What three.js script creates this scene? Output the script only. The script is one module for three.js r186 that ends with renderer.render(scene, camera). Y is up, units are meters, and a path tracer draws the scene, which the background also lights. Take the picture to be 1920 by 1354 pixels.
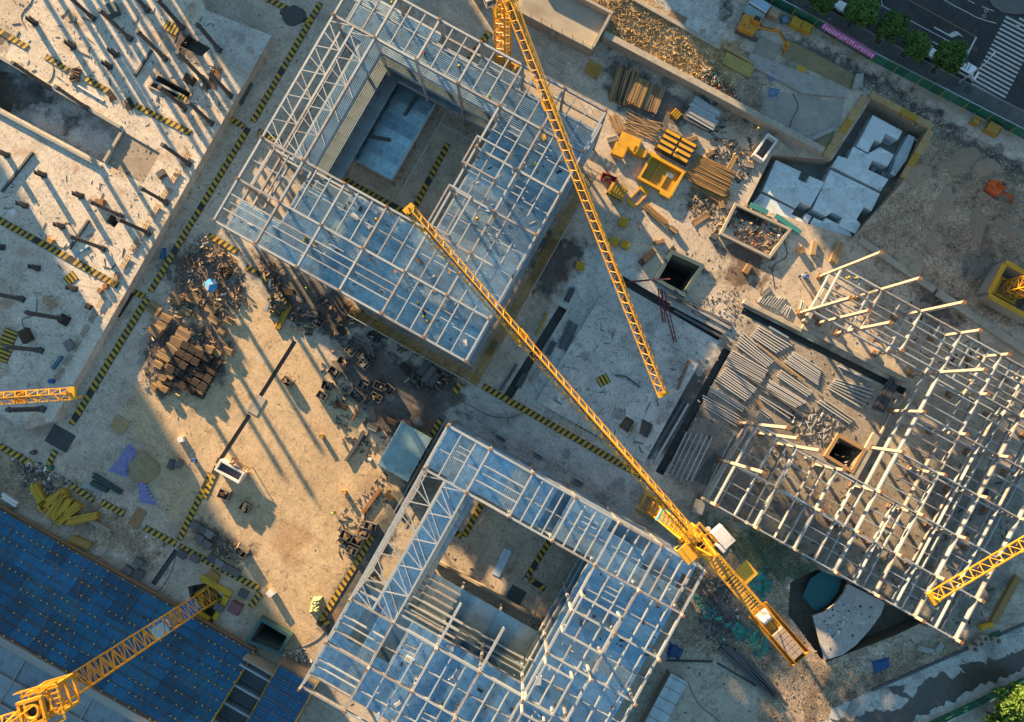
import * as THREE from 'three';
import { mergeGeometries, mergeVertices } from 'three/addons/utils/BufferGeometryUtils.js';
import { MarchingCubes } from 'three/addons/objects/MarchingCubes.js';

// ---------- camera, sky, sun, exposure ----------
const scene = new THREE.Scene();
const HC = 140, FOC = 1400, TILT = Math.atan(68 / FOC);            // a drone 140 m up, looking almost straight down
const camera = new THREE.PerspectiveCamera(2 * Math.atan(677 / FOC) * 180 / Math.PI, 1920 / 1354, 1, 4000);
camera.position.set(0, HC, 0);
camera.up.set(0, 0, -1);
camera.lookAt(0, 0, -HC * Math.tan(TILT));
const renderer = new THREE.WebGLRenderer({ antialias: true });
renderer.toneMapping = THREE.LinearToneMapping;
renderer.toneMappingExposure = 4.35;
renderer.shadowMap.enabled = true;
const SUN_EL = 12.4 * Math.PI / 180, SUN_H = [-0.53, -0.848];          // low evening sun from the upper left
const sunDir = new THREE.Vector3(SUN_H[0] * Math.cos(SUN_EL), Math.sin(SUN_EL), SUN_H[1] * Math.cos(SUN_EL)).normalize();
{
  const W = 256, H = 128, d = new Float32Array(W * H * 4), v = new THREE.Vector3();
  for (let r = 0; r < H; r++) for (let c = 0; c < W; c++) {
    const up = ((r + 0.5) / H - 0.5) * Math.PI, az = ((c + 0.5) / W - 0.5) * 2 * Math.PI;
    v.set(Math.cos(az) * Math.cos(up), Math.sin(up), Math.sin(az) * Math.cos(up));
    const y = Math.max(0, v.y), g = Math.max(0, v.dot(sunDir)), hz = Math.pow(1 - y, 1.6);
    const glow = Math.pow(g, 8) * 0.22 * hz;
    const o = (r * W + c) * 4;
    d[o] = 0.038 + 0.07 * hz + glow * 1.5; d[o + 1] = 0.093 + 0.038 * hz + glow * 0.8; d[o + 2] = 0.15 + glow * 0.25; d[o + 3] = 1;
  }
  const t = new THREE.DataTexture(d, W, H, THREE.RGBAFormat, THREE.FloatType);
  t.mapping = THREE.EquirectangularReflectionMapping; t.magFilter = t.minFilter = THREE.LinearFilter; t.needsUpdate = true;
  scene.background = t; scene.environment = t;
}
const sun = new THREE.DirectionalLight(new THREE.Color().setRGB(1.0, 0.66, 0.33), 4.8);
sun.position.copy(sunDir).multiplyScalar(400);
sun.castShadow = true; sun.shadow.mapSize.set(4096, 4096); sun.shadow.radius = 1.6;
Object.assign(sun.shadow.camera, { left: -150, right: 150, top: 150, bottom: -150, near: 1, far: 900 });
scene.add(sun, sun.target);

// ---------- helpers ----------
let seedV = 12345;
const rnd = () => { seedV = (seedV + 0x6d2b79f5) | 0; let t = Math.imul(seedV ^ (seedV >>> 15), 1 | seedV); t = (t + Math.imul(t ^ (t >>> 7), 61 | t)) ^ t; return ((t ^ (t >>> 14)) >>> 0) / 4294967296; };
const rr = (a, b) => a + (b - a) * rnd();
const pick = (a) => a[Math.floor(rnd() * a.length)];
const V = (x, y, z) => new THREE.Vector3(x, y, z);
const CT = Math.cos(TILT), ST = Math.sin(TILT);
// survey: where a mark seen in the aerial survey picture lies on the site, for a mark at height h
function at(px, py, h = 0) {
  const a = (px - 960) / FOC, b = -(py - 677) / FOC, dy = b * ST - CT, dz = -b * CT - ST, k = (h - HC) / dy;
  return V(a * k, h, dz * k);
}
const TH = 29.2 * Math.PI / 180;                                      // the site grid is turned by 29.2 degrees
const U = V(Math.cos(TH), 0, Math.sin(TH)), Wv = V(-Math.sin(TH), 0, Math.cos(TH));
const N2 = (() => {                                                   // value noise
  const P = new Uint8Array(65536); let s = 99; for (let i = 0; i < 65536; i++) { s = (Math.imul(s, 1103515245) + 12345) >>> 0; P[i] = s >>> 22; }
  return (x, y) => {
    const ix = Math.floor(x), iy = Math.floor(y), fx = x - ix, fy = y - iy, sx = fx * fx * (3 - 2 * fx), sy = fy * fy * (3 - 2 * fy);
    const h = (i, j) => P[(Math.imul(i, 7919) + Math.imul(j, 104729)) & 65535] / 255;
    const a = h(ix, iy), b = h(ix + 1, iy), c = h(ix, iy + 1), d = h(ix + 1, iy + 1);
    return a + (b - a) * sx + (c - a + (a - b - c + d) * sx) * sy;
  };
})();
function fbm(x, y, o = 4) { let s = 0, a = 0.5, t = 0; for (let i = 0; i < o; i++) { s += a * N2(x, y); t += a; a *= 0.55; x = x * 2.03 + 17.1; y = y * 2.03 + 5.3; } return s / t; }
const clamp = (x, a = 0, b = 1) => Math.min(b, Math.max(a, x));
const sst = (a, b, x) => { const t = clamp((x - a) / (b - a)); return t * t * (3 - 2 * t); };
const toS = (x) => Math.round(255 * clamp(x <= 0.0031308 ? 12.92 * x : 1.055 * Math.pow(x, 1 / 2.4) - 0.055));
function tex(w, h, fn, srgb = true, wrap = true) {
  const d = new Uint8Array(w * h * 4);
  for (let y = 0; y < h; y++) for (let x = 0; x < w; x++) { const c = fn(x, y), o = (y * w + x) * 4; for (let k = 0; k < 3; k++) d[o + k] = srgb ? toS(c[k]) : Math.round(255 * clamp(c[k])); d[o + 3] = 255; }
  const t = new THREE.DataTexture(d, w, h); t.magFilter = THREE.LinearFilter; t.minFilter = THREE.LinearMipmapLinearFilter; t.generateMipmaps = true;
  if (wrap) t.wrapS = t.wrapT = THREE.RepeatWrapping;
  if (srgb) t.colorSpace = THREE.SRGBColorSpace;
  t.needsUpdate = true; return t;
}
const lin = (r, g, b) => new THREE.Color().setRGB(r, g, b);
const std = (r, g, b, o = {}) => new THREE.MeshStandardMaterial({ color: lin(r, g, b), roughness: 0.8, ...o });
// tiling grime: a light grey map with blotches, specks and streaks
const tile = (f, n) => (x, y, s) => { let a = 0; for (const [dx, dy] of [[0, 0], [n, 0], [0, n], [n, n]]) { const wx = dx ? 1 - x / n : x / n, wy = dy ? 1 - y / n : y / n; a += (1 - wx) * (1 - wy) * f((x + dx - n) / s, (y + dy - n) / s); } return a; };
const gN = tile((x, y) => fbm(x, y, 4), 256);
const grime = tex(256, 256, (x, y) => { const a = gN(x, y, 60), b = gN(x, y, 11), k = 0.62 + 0.55 * (a - 0.5) + 0.45 * (b - 0.5) + 0.2; return [k, k * 0.985, k * 0.96]; });
const rustT = tex(256, 256, (x, y) => { const a = gN(x, y, 40), b = gN(x, y, 7), r = sst(0.52, 0.66, a * 0.7 + b * 0.3), k = 0.72 + 0.5 * (b - 0.5); return [k * (1 - 0.2 * r), k * (1 - 0.5 * r), k * (1 - 0.7 * r)]; });
const bumpT = tex(256, 256, (x, y) => { const v = gN(x, y, 9); return [v, v, v]; }, false);
const rep = (t, x, y = x) => { const c = t.clone(); c.repeat.set(x, y); c.needsUpdate = true; return c; };

const used = new Map();
const numbered = (n) => { const k = used.get(n) ?? 0; used.set(n, k + 1); return k ? n + '_' + String(k).padStart(3, '0') : n; };
function shade(m) { m.castShadow = m.receiveShadow = true; return m; }
function mk(name, geo, mat, parent) { const m = shade(new THREE.Mesh(geo, mat)); m.name = name; parent.add(m); return m; }
function tag(o, label, category, group) { o.userData.label = label; o.userData.category = category; if (!o.userData.kind) o.userData.kind = 'thing'; if (group) o.userData.group = group; return o; }
function thing(name, label, category, pos = V(0, 0, 0), turn = 0, group) {
  const g = new THREE.Group(); g.name = numbered(name); g.position.copy(pos); g.rotation.y = turn; scene.add(g); return tag(g, label, category, group);
}
function single(name, geo, mat, label, category, pos, turn = 0, group) {
  const m = mk(numbered(name), geo, mat, scene); if (pos) m.position.copy(pos); m.rotation.y = turn; return tag(m, label, category, group);
}
function struct(name, geo, mat) { const m = mk(numbered(name), geo, mat, scene); m.userData.kind = 'structure'; return m; }
function stuff(name, geo, mat, parent, label, category) { const m = mk(parent === scene ? numbered(name) : name, geo, mat, parent); m.userData.kind = 'stuff'; if (label) tag(m, label, category); return m; }
const BOX = new THREE.BoxGeometry(1, 1, 1);
const CYL = new THREE.CylinderGeometry(0.5, 0.5, 1, 10);
const TUBE = new THREE.CylinderGeometry(0.5, 0.5, 1, 6).rotateX(Math.PI / 2);   // along z
const rodGeo = (() => { const g = new THREE.BoxGeometry(1, 1, 1); return g; })();
function sectionGeo(pts) { const s = new THREE.Shape(pts.map(([x, y]) => new THREE.Vector2(x, y))); return new THREE.ExtrudeGeometry(s, { depth: 1, bevelEnabled: false }).translate(0, 0, -0.5); }
const IB = sectionGeo([[-0.5, 0.5], [0.5, 0.5], [0.5, 0.4], [0.09, 0.4], [0.09, -0.4], [0.5, -0.4], [0.5, -0.5], [-0.5, -0.5], [-0.5, -0.4], [-0.09, -0.4], [-0.09, 0.4], [-0.5, 0.4]].reverse());
const CH = sectionGeo([[-0.5, 0.5], [-0.5, -0.5], [0.5, -0.5], [0.5, 0.5], [0.36, 0.5], [0.36, -0.34], [-0.36, -0.34], [-0.36, 0.5]]);   // an open channel
const _x = V(), _y = V(), _z = V();
function basis(p0, p1, up = V(0, 1, 0)) {
  _z.subVectors(p1, p0).normalize(); const u = Math.abs(_z.dot(up)) > 0.99 ? V(1, 0, 0) : up;
  _x.crossVectors(u, _z).normalize(); _y.crossVectors(_z, _x); return new THREE.Matrix4().makeBasis(_x.clone(), _y.clone(), _z.clone());
}
function bar(name, p0, p1, w, h, mat, parent, geo = BOX, up) {
  const m = mk(name, geo, mat, parent); m.quaternion.setFromRotationMatrix(basis(p0, p1, up)); m.position.addVectors(p0, p1).multiplyScalar(0.5); m.scale.set(w, h, p0.distanceTo(p1)); return m;
}
function barM(p0, p1, w, h, up) { const m = basis(p0, p1, up); m.scale(V(w, h, p0.distanceTo(p1))); return m.setPosition(V().addVectors(p0, p1).multiplyScalar(0.5)); }
function barG(p0, p1, w, h, geo = BOX, up) { return geo.clone().applyMatrix4(barM(p0, p1, w, h, up)); }
const boxG = (w, h, d, x = 0, y = 0, z = 0) => new THREE.BoxGeometry(w, h, d).translate(x, y, z);
function merge(gs) { return mergeGeometries(gs.map((g) => { const q = g.index ? g.toNonIndexed() : g; for (const k of Object.keys(q.attributes)) if (!['position', 'normal', 'uv'].includes(k)) q.deleteAttribute(k); return q; })); }
const ORD = ['first', 'second', 'third', 'fourth', 'fifth', 'sixth', 'seventh', 'eighth', 'ninth', 'tenth', 'eleventh', 'twelfth', 'thirteenth', 'fourteenth', 'fifteenth', 'sixteenth'];
// a flat sheet or block with the outline of points (world x,z); uv in metres
function outlineShape(pts, holes = []) {
  const s = new THREE.Shape(pts.map((p) => new THREE.Vector2(p.x, -p.z)));
  for (const h of holes) s.holes.push(new THREE.Path(h.map((p) => new THREE.Vector2(p.x, -p.z))));
  return s;
}
function sheetGeo(pts, y, holes = [], uvf) {
  const g = new THREE.ShapeGeometry(outlineShape(pts, holes)).rotateX(-Math.PI / 2).translate(0, y, 0);
  planarUV(g, uvf); return g;
}
function slabGeo(pts, y0, y1, holes = [], uvf, bevel = 0) {
  const g = new THREE.ExtrudeGeometry(outlineShape(pts, holes), { depth: y1 - y0 - bevel, bevelEnabled: bevel > 0, bevelSize: bevel, bevelOffset: -bevel, bevelThickness: bevel, bevelSegments: 1 }).rotateX(-Math.PI / 2).translate(0, y0, 0);
  planarUV(g, uvf); return g;
}
function planarUV(g, f = (x, y, z) => [x, z]) { const p = g.attributes.position, a = new Float32Array(p.count * 2), n = g.attributes.normal; for (let i = 0; i < p.count; i++) { const side = Math.abs(n.getY(i)) < 0.5; const q = f(p.getX(i) + (side ? p.getY(i) * 0.3 : 0), p.getY(i), p.getZ(i) + (side ? p.getY(i) : 0)); a[2 * i] = q[0]; a[2 * i + 1] = q[1]; } g.setAttribute('uv', new THREE.BufferAttribute(a, 2)); }
const pxs = (list, h = 0) => list.map(([x, y]) => at(x, y, h));

// ---------- ground ----------
const GX0 = -104, GX1 = 104, GZ0 = -84, GZ1 = 66, GW = 2048, GH = Math.round(2048 * (GZ1 - GZ0) / (GX1 - GX0));
// palettes, linear base colours: [light, dark, stain]
const PAL = {
  concrete: [[0.46, 0.395, 0.31], [0.365, 0.31, 0.24], [0.29, 0.23, 0.17]],
  pale: [[0.56, 0.51, 0.43], [0.47, 0.42, 0.345], [0.4, 0.29, 0.19]],
  cool: [[0.47, 0.47, 0.44], [0.36, 0.36, 0.335], [0.22, 0.2, 0.18]],
  dirt: [[0.34, 0.26, 0.18], [0.21, 0.155, 0.105], [0.1, 0.075, 0.055]],
  straw: [[0.42, 0.31, 0.17], [0.25, 0.18, 0.1], [0.2, 0.13, 0.07]],
  dark: [[0.11, 0.095, 0.08], [0.06, 0.055, 0.05], [0.1, 0.11, 0.05]],
  soot: [[0.14, 0.12, 0.105], [0.075, 0.065, 0.06], [0.12, 0.07, 0.05]],
  wet: [[0.13, 0.095, 0.065], [0.09, 0.065, 0.045], [0.2, 0.15, 0.1]],
  sand: [[0.47, 0.36, 0.225], [0.4, 0.3, 0.185], [0.35, 0.25, 0.155]],
  yard: [[0.27, 0.235, 0.19], [0.2, 0.175, 0.145], [0.15, 0.12, 0.1]],  // concrete darkened to stand in for shade around the laid-out steel
  moss: [[0.1, 0.12, 0.07], [0.06, 0.085, 0.05], [0.16, 0.13, 0.08]],
  asphalt: [[0.044, 0.046, 0.047], [0.03, 0.032, 0.033], [0.03, 0.03, 0.03]],
  rust: [[0.39, 0.26, 0.15], [0.34, 0.22, 0.125], [0.3, 0.16, 0.09]],
  walk: [[0.1, 0.105, 0.1], [0.075, 0.078, 0.076], [0.2, 0.17, 0.13]],
};
const PALN = Object.keys(PAL);
// paints areas of matter on a plan of [x0,x1] x [z0,z1] and returns a texture of it with blotches, specks, cracks and stains
function areaTexture(x0, x1, z0, z1, W, H, base, areas, o = {}) {
  const cv = document.createElement('canvas'); cv.width = W >> 1; cv.height = H >> 1; const c = cv.getContext('2d');
  const sx = (W >> 1) / (x1 - x0), sz = (H >> 1) / (z1 - z0), h = o.h ?? 0;
  const id = (n) => { const i = PALN.indexOf(n); return `rgb(${i * 16},0,0)`; };
  c.fillStyle = id(base); c.fillRect(0, 0, W, H);
  const P = (p) => { const q = at(p[0], p[1], h); return [(q.x - x0) * sx, (q.z - z0) * sz]; };
  for (const [n, pts, line] of areas) {
    c.fillStyle = c.strokeStyle = id(n); c.beginPath(); pts.forEach((p, i) => { const q = P(p); i ? c.lineTo(q[0], q[1]) : c.moveTo(q[0], q[1]); });
    if (line) { c.lineWidth = line * sx; c.stroke(); } else { c.closePath(); c.fill(); }
  }
  const m = c.getImageData(0, 0, W >> 1, H >> 1).data;
  // wear: tyre marks, scuffs and drips
  const cw = document.createElement('canvas'); cw.width = W; cw.height = H; const k2 = cw.getContext('2d'); k2.fillStyle = '#000'; k2.fillRect(0, 0, W, H); const mpp = W / (x1 - x0), area = (x1 - x0) * (z1 - z0);
  for (let i = 0; i < area / 260; i++) { const x = rr(0, W), y = rr(0, H), a = rr(0, 6.3), L = rr(8, 34) * mpp, bend = rr(-0.5, 0.5), al = rr(0.15, 0.5); for (const s of [-0.9, 0.9]) { k2.strokeStyle = `rgba(255,255,255,${al})`; k2.lineWidth = rr(0.2, 0.34) * mpp; k2.beginPath(); const ox = -Math.sin(a) * s * mpp, oy = Math.cos(a) * s * mpp; k2.moveTo(x + ox, y + oy); k2.quadraticCurveTo(x + ox + Math.cos(a) * L / 2, y + oy + Math.sin(a) * L / 2, x + ox + Math.cos(a + bend) * L, y + oy + Math.sin(a + bend) * L); k2.stroke(); } }
  for (let i = 0; i < area / 9; i++) { const x = rr(0, W), y = rr(0, H), a = rr(0, 6.3), L = rr(0.2, 1.6) * mpp; k2.strokeStyle = `rgba(255,255,255,${rr(0.2, 0.8)})`; k2.lineWidth = rr(0.06, 0.2) * mpp; k2.beginPath(); k2.moveTo(x, y); k2.lineTo(x + Math.cos(a) * L, y + Math.sin(a) * L); k2.stroke(); }
  const wear = k2.getImageData(0, 0, W, H).data;
  const px = (x1 - x0) / W, warp = o.warp ?? 1, soft = o.soft ?? 0.9;
  const spots = []; for (let i = 0; i < (o.spots ?? 260); i++) { spots.push([rr(x0, x1), rr(z0, z1), rr(0.3, 2.4) * rr(0.4, 1), rr(0.15, 0.7), pick([0, 0, 0, 1, 2])]); }
  const cell = new Map(); const ck = (i, j) => i * 1000 + j;
  for (const s of spots) for (let i = Math.floor((s[0] - s[2]) / 4); i <= Math.floor((s[0] + s[2]) / 4); i++) for (let j = Math.floor((s[1] - s[2]) / 4); j <= Math.floor((s[1] + s[2]) / 4); j++) { const k = ck(i, j); if (!cell.has(k)) cell.set(k, []); cell.get(k).push(s); }
  return tex(W, H, (ix, iy) => {
    const x = x0 + ix * px, z = z0 + iy * px, n1 = fbm(x / 1.6, z / 1.6, 3), n1b = fbm(x / 1.6 + 40, z / 1.6 + 9, 3);
    const look = (ox, oz) => { const wx = clamp(Math.round((x + ox + (n1 - 0.5) * 5 * warp - x0) * sx), 0, (W >> 1) - 1), wz = clamp(Math.round((z + oz + (n1b - 0.5) * 5 * warp - z0) * sz), 0, (H >> 1) - 1); return PAL[PALN[Math.min(PALN.length - 1, Math.round(m[(wz * (W >> 1) + wx) * 4] / 16))] ?? base]; };
    const e = soft * (0.3 + 1.4 * N2(x * 1.3, z * 1.3)), four = [look(-e, -e * 0.4), look(e, e * 0.4), look(-e * 0.4, e), look(e * 0.4, -e)], k = four[0] === PAL.dirt || four[0] === PAL.dark || four[0] === PAL.straw || four[0] === PAL.moss ? 'dirt' : base;
    let [A, B, C] = four[0]; if (four.some((q) => q !== four[0])) [A, B, C] = [0, 1, 2].map((i) => [0, 1, 2].map((c) => (four[0][i][c] + four[1][i][c] + four[2][i][c] + four[3][i][c]) / 4));
    const big = fbm(x / 13 + 3, z / 13 + 8, 3), mid = fbm(x / 3.1, z / 3.1, 3), fine = N2(x * 5.1, z * 5.1), sp = N2(x * 2.3 + 70, z * 2.3), grain = N2(x * 9.7, z * 9.7);
    let t = clamp((big - 0.5) * 1.3 + (mid - 0.5) * 1.6 + 0.5), st = sst(0.6, 0.74, fbm(x / 5.2 + 50, z / 5.2 + 11, 4)) * 0.65;
    const rough = k === 'dirt' || k === 'dark' || k === 'straw' || k === 'moss' ? 2.3 : 1;
    let sc = 1 + ((fine - 0.5) * 0.34 + (grain - 0.5) * 0.34 + (n1 - 0.5) * 0.35) * rough;
    if (sp > 0.86) sc *= 0.68; { const ju = (x * U.x + z * U.z + 400) % 7.87, jw = (x * Wv.x + z * Wv.z + 400) % 7.87; if (rough === 1 && (ju < 0.09 || jw < 0.09) && n1 > 0.36) sc *= 0.7; } if (rough > 1 && fine > 0.88) sc *= 1.35;
    const g = cell.get(ck(Math.floor(x / 4), Math.floor(z / 4)));
    let sr = 0, sd = 0, sl = 0;
    if (g && rough === 1) for (const s of g) { const d = Math.hypot(x - s[0], z - s[1]) / s[2] + (n1b - 0.5) * 1.3; if (d < 1) { const w = sst(1, 0.55, d) * s[3]; if (s[4] === 0) sd = Math.max(sd, w); else if (s[4] === 1) sr = Math.max(sr, w); else sl = Math.max(sl, w); } }
    // fine cracks and drag marks
    const cr = Math.abs(fbm(x / 4.5 + 90, z / 4.5 + 33, 4) - 0.5); if (cr < 0.006 && rough === 1) sc *= 0.72;
    sc *= 1 - 0.4 * (wear[(iy * W + ix) * 4] / 255) * (0.4 + 0.9 * mid);
    const out = [0, 0, 0];
    for (let c2 = 0; c2 < 3; c2++) { let v = A[c2] + (B[c2] - A[c2]) * t; v += (C[c2] - v) * st; v *= sc; v += (v * 0.42 - v) * sd; v += ([0.3, 0.15, 0.075][c2] - v) * sr * 0.8; v += ([0.5, 0.47, 0.42][c2] - v) * sl * 0.7; out[c2] = v; }
    return out;
  }, true, false);
}
const AREAS = [
  ['sand', [[395, 520], [470, 540], [560, 640], [640, 700], [700, 830], [760, 900], [700, 1010], [600, 1180], [560, 1260], [500, 1200], [400, 1080], [330, 1000], [230, 780], [330, 600]]],
  ['dirt', [[1610, 140], [1700, 190], [1930, 330], [1960, 640], [1860, 600], [1790, 600], [1690, 540], [1590, 450], [1690, 340], [1750, 240]]],
  ['walk', [[1820, 470], [1950, 520], [1950, 590], [1800, 510]]],
  ['straw', [[960, -40], [1190, -40], [1300, 20], [1420, 105], [1360, 165], [1300, 165], [1120, 70]]],
  ['cool', [[1200, -40], [1385, -40], [1375, 60], [1335, 88], [1240, 25]]],
  ['dark', [[1340, -20], [1378, -20], [1370, 40], [1352, 50]]],
  ['dirt', [[1290, 150], [1440, 150], [1450, 240], [1380, 250]]],
  ['dark', [[1490, 60], [1650, 140], [1780, 225], [1930, 320], [1930, 345], [1780, 262], [1700, 205], [1610, 165], [1480, 90]]],
  ['dirt', [[1265, 1020], [1330, 1005], [1480, 1080], [1500, 1200], [1600, 1255], [1830, 1160], [1830, 1215], [1640, 1300], [1540, 1380], [1420, 1380], [1440, 1270], [1340, 1235], [1270, 1240], [1250, 1150]]],
  ['moss', [[1320, 960], [1420, 995], [1560, 1070], [1480, 1100], [1400, 1060], [1300, 1010]]],
  ['moss', [[1410, 1170], [1445, 1160], [1440, 1230], [1420, 1235]]],
  ['soot', [[1330, 1080], [1370, 1060], [1390, 1180], [1330, 1200]]],
  ['dark', [[1720, 540], [1790, 560], [1810, 620], [1740, 610]]],
  ['wet', [[1335, 455], [1400, 440], [1450, 490], [1420, 535], [1370, 560], [1330, 520], [1380, 500]]],
  ['wet', [[1280, 360], [1330, 360], [1340, 400], [1290, 395]]],
  ['dirt', [[-40, 815], [130, 900], [230, 965], [300, 1010], [300, 1085], [250, 1050], [-40, 925]]],
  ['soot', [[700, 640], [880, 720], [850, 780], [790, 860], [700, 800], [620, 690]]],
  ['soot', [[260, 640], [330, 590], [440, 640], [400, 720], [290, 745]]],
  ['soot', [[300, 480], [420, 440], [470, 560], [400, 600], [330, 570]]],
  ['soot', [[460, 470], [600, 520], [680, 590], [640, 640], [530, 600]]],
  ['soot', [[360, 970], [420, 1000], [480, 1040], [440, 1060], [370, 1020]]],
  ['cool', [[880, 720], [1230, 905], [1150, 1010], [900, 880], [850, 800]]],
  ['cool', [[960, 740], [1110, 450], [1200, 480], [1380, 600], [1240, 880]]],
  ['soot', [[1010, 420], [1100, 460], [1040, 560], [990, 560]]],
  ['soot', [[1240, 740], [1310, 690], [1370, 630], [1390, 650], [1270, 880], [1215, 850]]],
  ['yard', [[1395, 590], [1540, 640], [1720, 740], [1640, 880], [1560, 860], [1420, 800], [1320, 940], [1250, 890]]], ['yard', [[1320, 940], [1420, 800], [1660, 830], [1920, 900], [1900, 1080], [1820, 1200], [1430, 1000]]],  // shade over the laid-out steel and skeleton floor, put into the ground colour
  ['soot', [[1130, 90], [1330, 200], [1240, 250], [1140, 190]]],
  ['concrete', [[1150, 420], [1280, 430], [1380, 560], [1300, 600], [1170, 470]]],
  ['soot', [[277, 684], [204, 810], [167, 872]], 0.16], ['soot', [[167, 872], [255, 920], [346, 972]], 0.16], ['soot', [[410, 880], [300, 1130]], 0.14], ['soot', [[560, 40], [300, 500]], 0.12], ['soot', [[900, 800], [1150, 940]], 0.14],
  ['rust', [[530, 970], [575, 990], [590, 1020], [550, 1060], [520, 1020]]],
  ['dirt', [[1560, 1130], [1700, 1200], [1560, 1260], [1500, 1200]]],
  ['walk', [[600, 1170], [760, 880], [800, 900], [640, 1200]]],
];
const pits = [];
function strip(p0, p1, w) { const d = V().subVectors(p1, p0).normalize(), n = V(-d.z, 0, d.x).multiplyScalar(w / 2); return [p0.clone().add(n), p1.clone().add(n), p1.clone().sub(n), p0.clone().sub(n)]; }
const M = {};
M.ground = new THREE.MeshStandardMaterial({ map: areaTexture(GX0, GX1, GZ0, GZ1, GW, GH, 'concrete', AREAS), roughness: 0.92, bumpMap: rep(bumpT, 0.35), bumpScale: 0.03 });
const gUV = (x, y, z) => [(x - GX0) / (GX1 - GX0), (z - GZ0) / (GZ1 - GZ0)];
M.ground.bumpMap = null;
M.far = new THREE.MeshStandardMaterial({ map: rep(tex(512, 512, (() => { const t5 = tile((x, y) => fbm(x, y, 5), 512); return (x, y) => { const a = t5(x, y, 70), b = t5(x, y, 9); const k = 0.7 + (a - 0.5) * 1.1 + (b - 0.5) * 0.6; return [0.33 * k, 0.27 * k, 0.2 * k]; }; })()), 1 / 60), roughness: 0.95 });
M.earth = new THREE.MeshStandardMaterial({ color: lin(0.16, 0.13, 0.1), map: rep(grime, 0.2), roughness: 1 });
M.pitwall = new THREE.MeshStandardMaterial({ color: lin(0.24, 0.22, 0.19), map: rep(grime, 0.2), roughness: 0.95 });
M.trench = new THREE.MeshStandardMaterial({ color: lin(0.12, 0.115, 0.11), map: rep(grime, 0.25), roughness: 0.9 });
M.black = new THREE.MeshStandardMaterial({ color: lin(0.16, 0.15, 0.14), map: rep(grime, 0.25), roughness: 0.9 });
function pit(name, pts, depth, floorMat, wallMat, top = 0, list = pits) {
  if (THREE.ShapeUtils.area(pts.map((p) => new THREE.Vector2(p.x, -p.z))) < 0) pts = pts.slice().reverse();
  list.push(pts);
  const f = struct(name, sheetGeo(pts, top - depth), floorMat);
  const gs = []; for (let i = 0; i < pts.length; i++) { const a = pts[i], b = pts[(i + 1) % pts.length]; const L = a.distanceTo(b); const g = new THREE.PlaneGeometry(L, depth); const m = new THREE.Matrix4().makeRotationY(-Math.atan2(b.z - a.z, b.x - a.x)).setPosition((a.x + b.x) / 2, top - depth / 2, (a.z + b.z) / 2); g.applyMatrix4(m); planarUV(g, (x, y, z) => [x + z, y + x * 0.3]); gs.push(g); }
  mk('pit_wall', merge(gs), wallMat, f); return f;
}
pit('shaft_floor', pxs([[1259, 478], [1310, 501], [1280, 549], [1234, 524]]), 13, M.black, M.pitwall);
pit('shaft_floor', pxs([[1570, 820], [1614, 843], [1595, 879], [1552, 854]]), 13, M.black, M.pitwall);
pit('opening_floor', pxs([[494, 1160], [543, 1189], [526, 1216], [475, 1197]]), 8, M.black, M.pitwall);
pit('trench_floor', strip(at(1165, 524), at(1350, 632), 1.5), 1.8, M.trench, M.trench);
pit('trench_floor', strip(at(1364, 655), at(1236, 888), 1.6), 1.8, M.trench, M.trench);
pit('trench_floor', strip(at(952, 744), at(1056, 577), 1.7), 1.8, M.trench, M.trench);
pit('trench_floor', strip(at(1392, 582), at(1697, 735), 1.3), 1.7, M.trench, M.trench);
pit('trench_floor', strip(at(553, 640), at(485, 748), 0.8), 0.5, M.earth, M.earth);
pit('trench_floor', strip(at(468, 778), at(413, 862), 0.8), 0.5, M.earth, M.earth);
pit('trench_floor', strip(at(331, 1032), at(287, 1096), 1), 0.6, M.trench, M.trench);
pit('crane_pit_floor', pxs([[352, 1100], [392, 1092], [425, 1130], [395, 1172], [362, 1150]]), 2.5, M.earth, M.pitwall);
const foundation = pxs([[1634, 186], [1740, 245], [1690, 345], [1600, 445], [1400, 385], [1448, 290], [1560, 300]]);
pit('foundation_floor', foundation, 4, M.pitwall, new THREE.MeshStandardMaterial({ color: lin(0.34, 0.29, 0.22), map: rep(grime, 0.2), roughness: 1 }));
const water1 = pxs([[1463, 105], [1478, 72], [1600, 138], [1608, 152], [1594, 168]]), water2 = pxs([[1494, 268], [1566, 240], [1552, 292]]);
pit('channel_bed', water1, 1.6, M.earth, M.pitwall);
pit('channel_bed', water2, 1.6, M.earth, M.pitwall);
pit('hollow_floor', pxs([[1482, 1092], [1532, 1068], [1600, 1092], [1735, 1165], [1682, 1190], [1545, 1243], [1478, 1152]]), 3.5, M.earth, M.earth);
M.water = new THREE.MeshPhysicalMaterial({ color: lin(0.26, 0.19, 0.075), roughness: 0.25, map: rep(grime, 0.08), clearcoat: 0.3 });
const shrink = (pts, k) => { const c = pts.reduce((a, p) => a.add(p), V()).multiplyScalar(1 / pts.length); return pts.map((p) => V().lerpVectors(p, c, k)); };
for (const w of [water1, water2]) struct('water', sheetGeo(shrink(w, -0.0), -0.1), M.water);
const SH = 2.2, basinPts = pxs([[-30, 92], [60, 147], [228, 245], [194, 306], [-30, 186]], SH).map((p) => V(Math.max(p.x, -103.5), 0, p.z)), slotPts = pxs([[298, 142], [358, 175], [350, 192], [283, 162]], SH);
pits.push(basinPts, slotPts);
const siteOutline = [V(GX0, 0, GZ0), V(GX1, 0, GZ0), V(GX1, 0, GZ1), V(GX0, 0, GZ1)];
struct('ground', sheetGeo(siteOutline, 0, pits, gUV), M.ground);
struct('terrain', sheetGeo([V(-1200, 0, -1200), V(1200, 0, -1200), V(1200, 0, 1200), V(-1200, 0, 1200)], -0.003, [siteOutline.slice().reverse()]), M.far);

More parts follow.
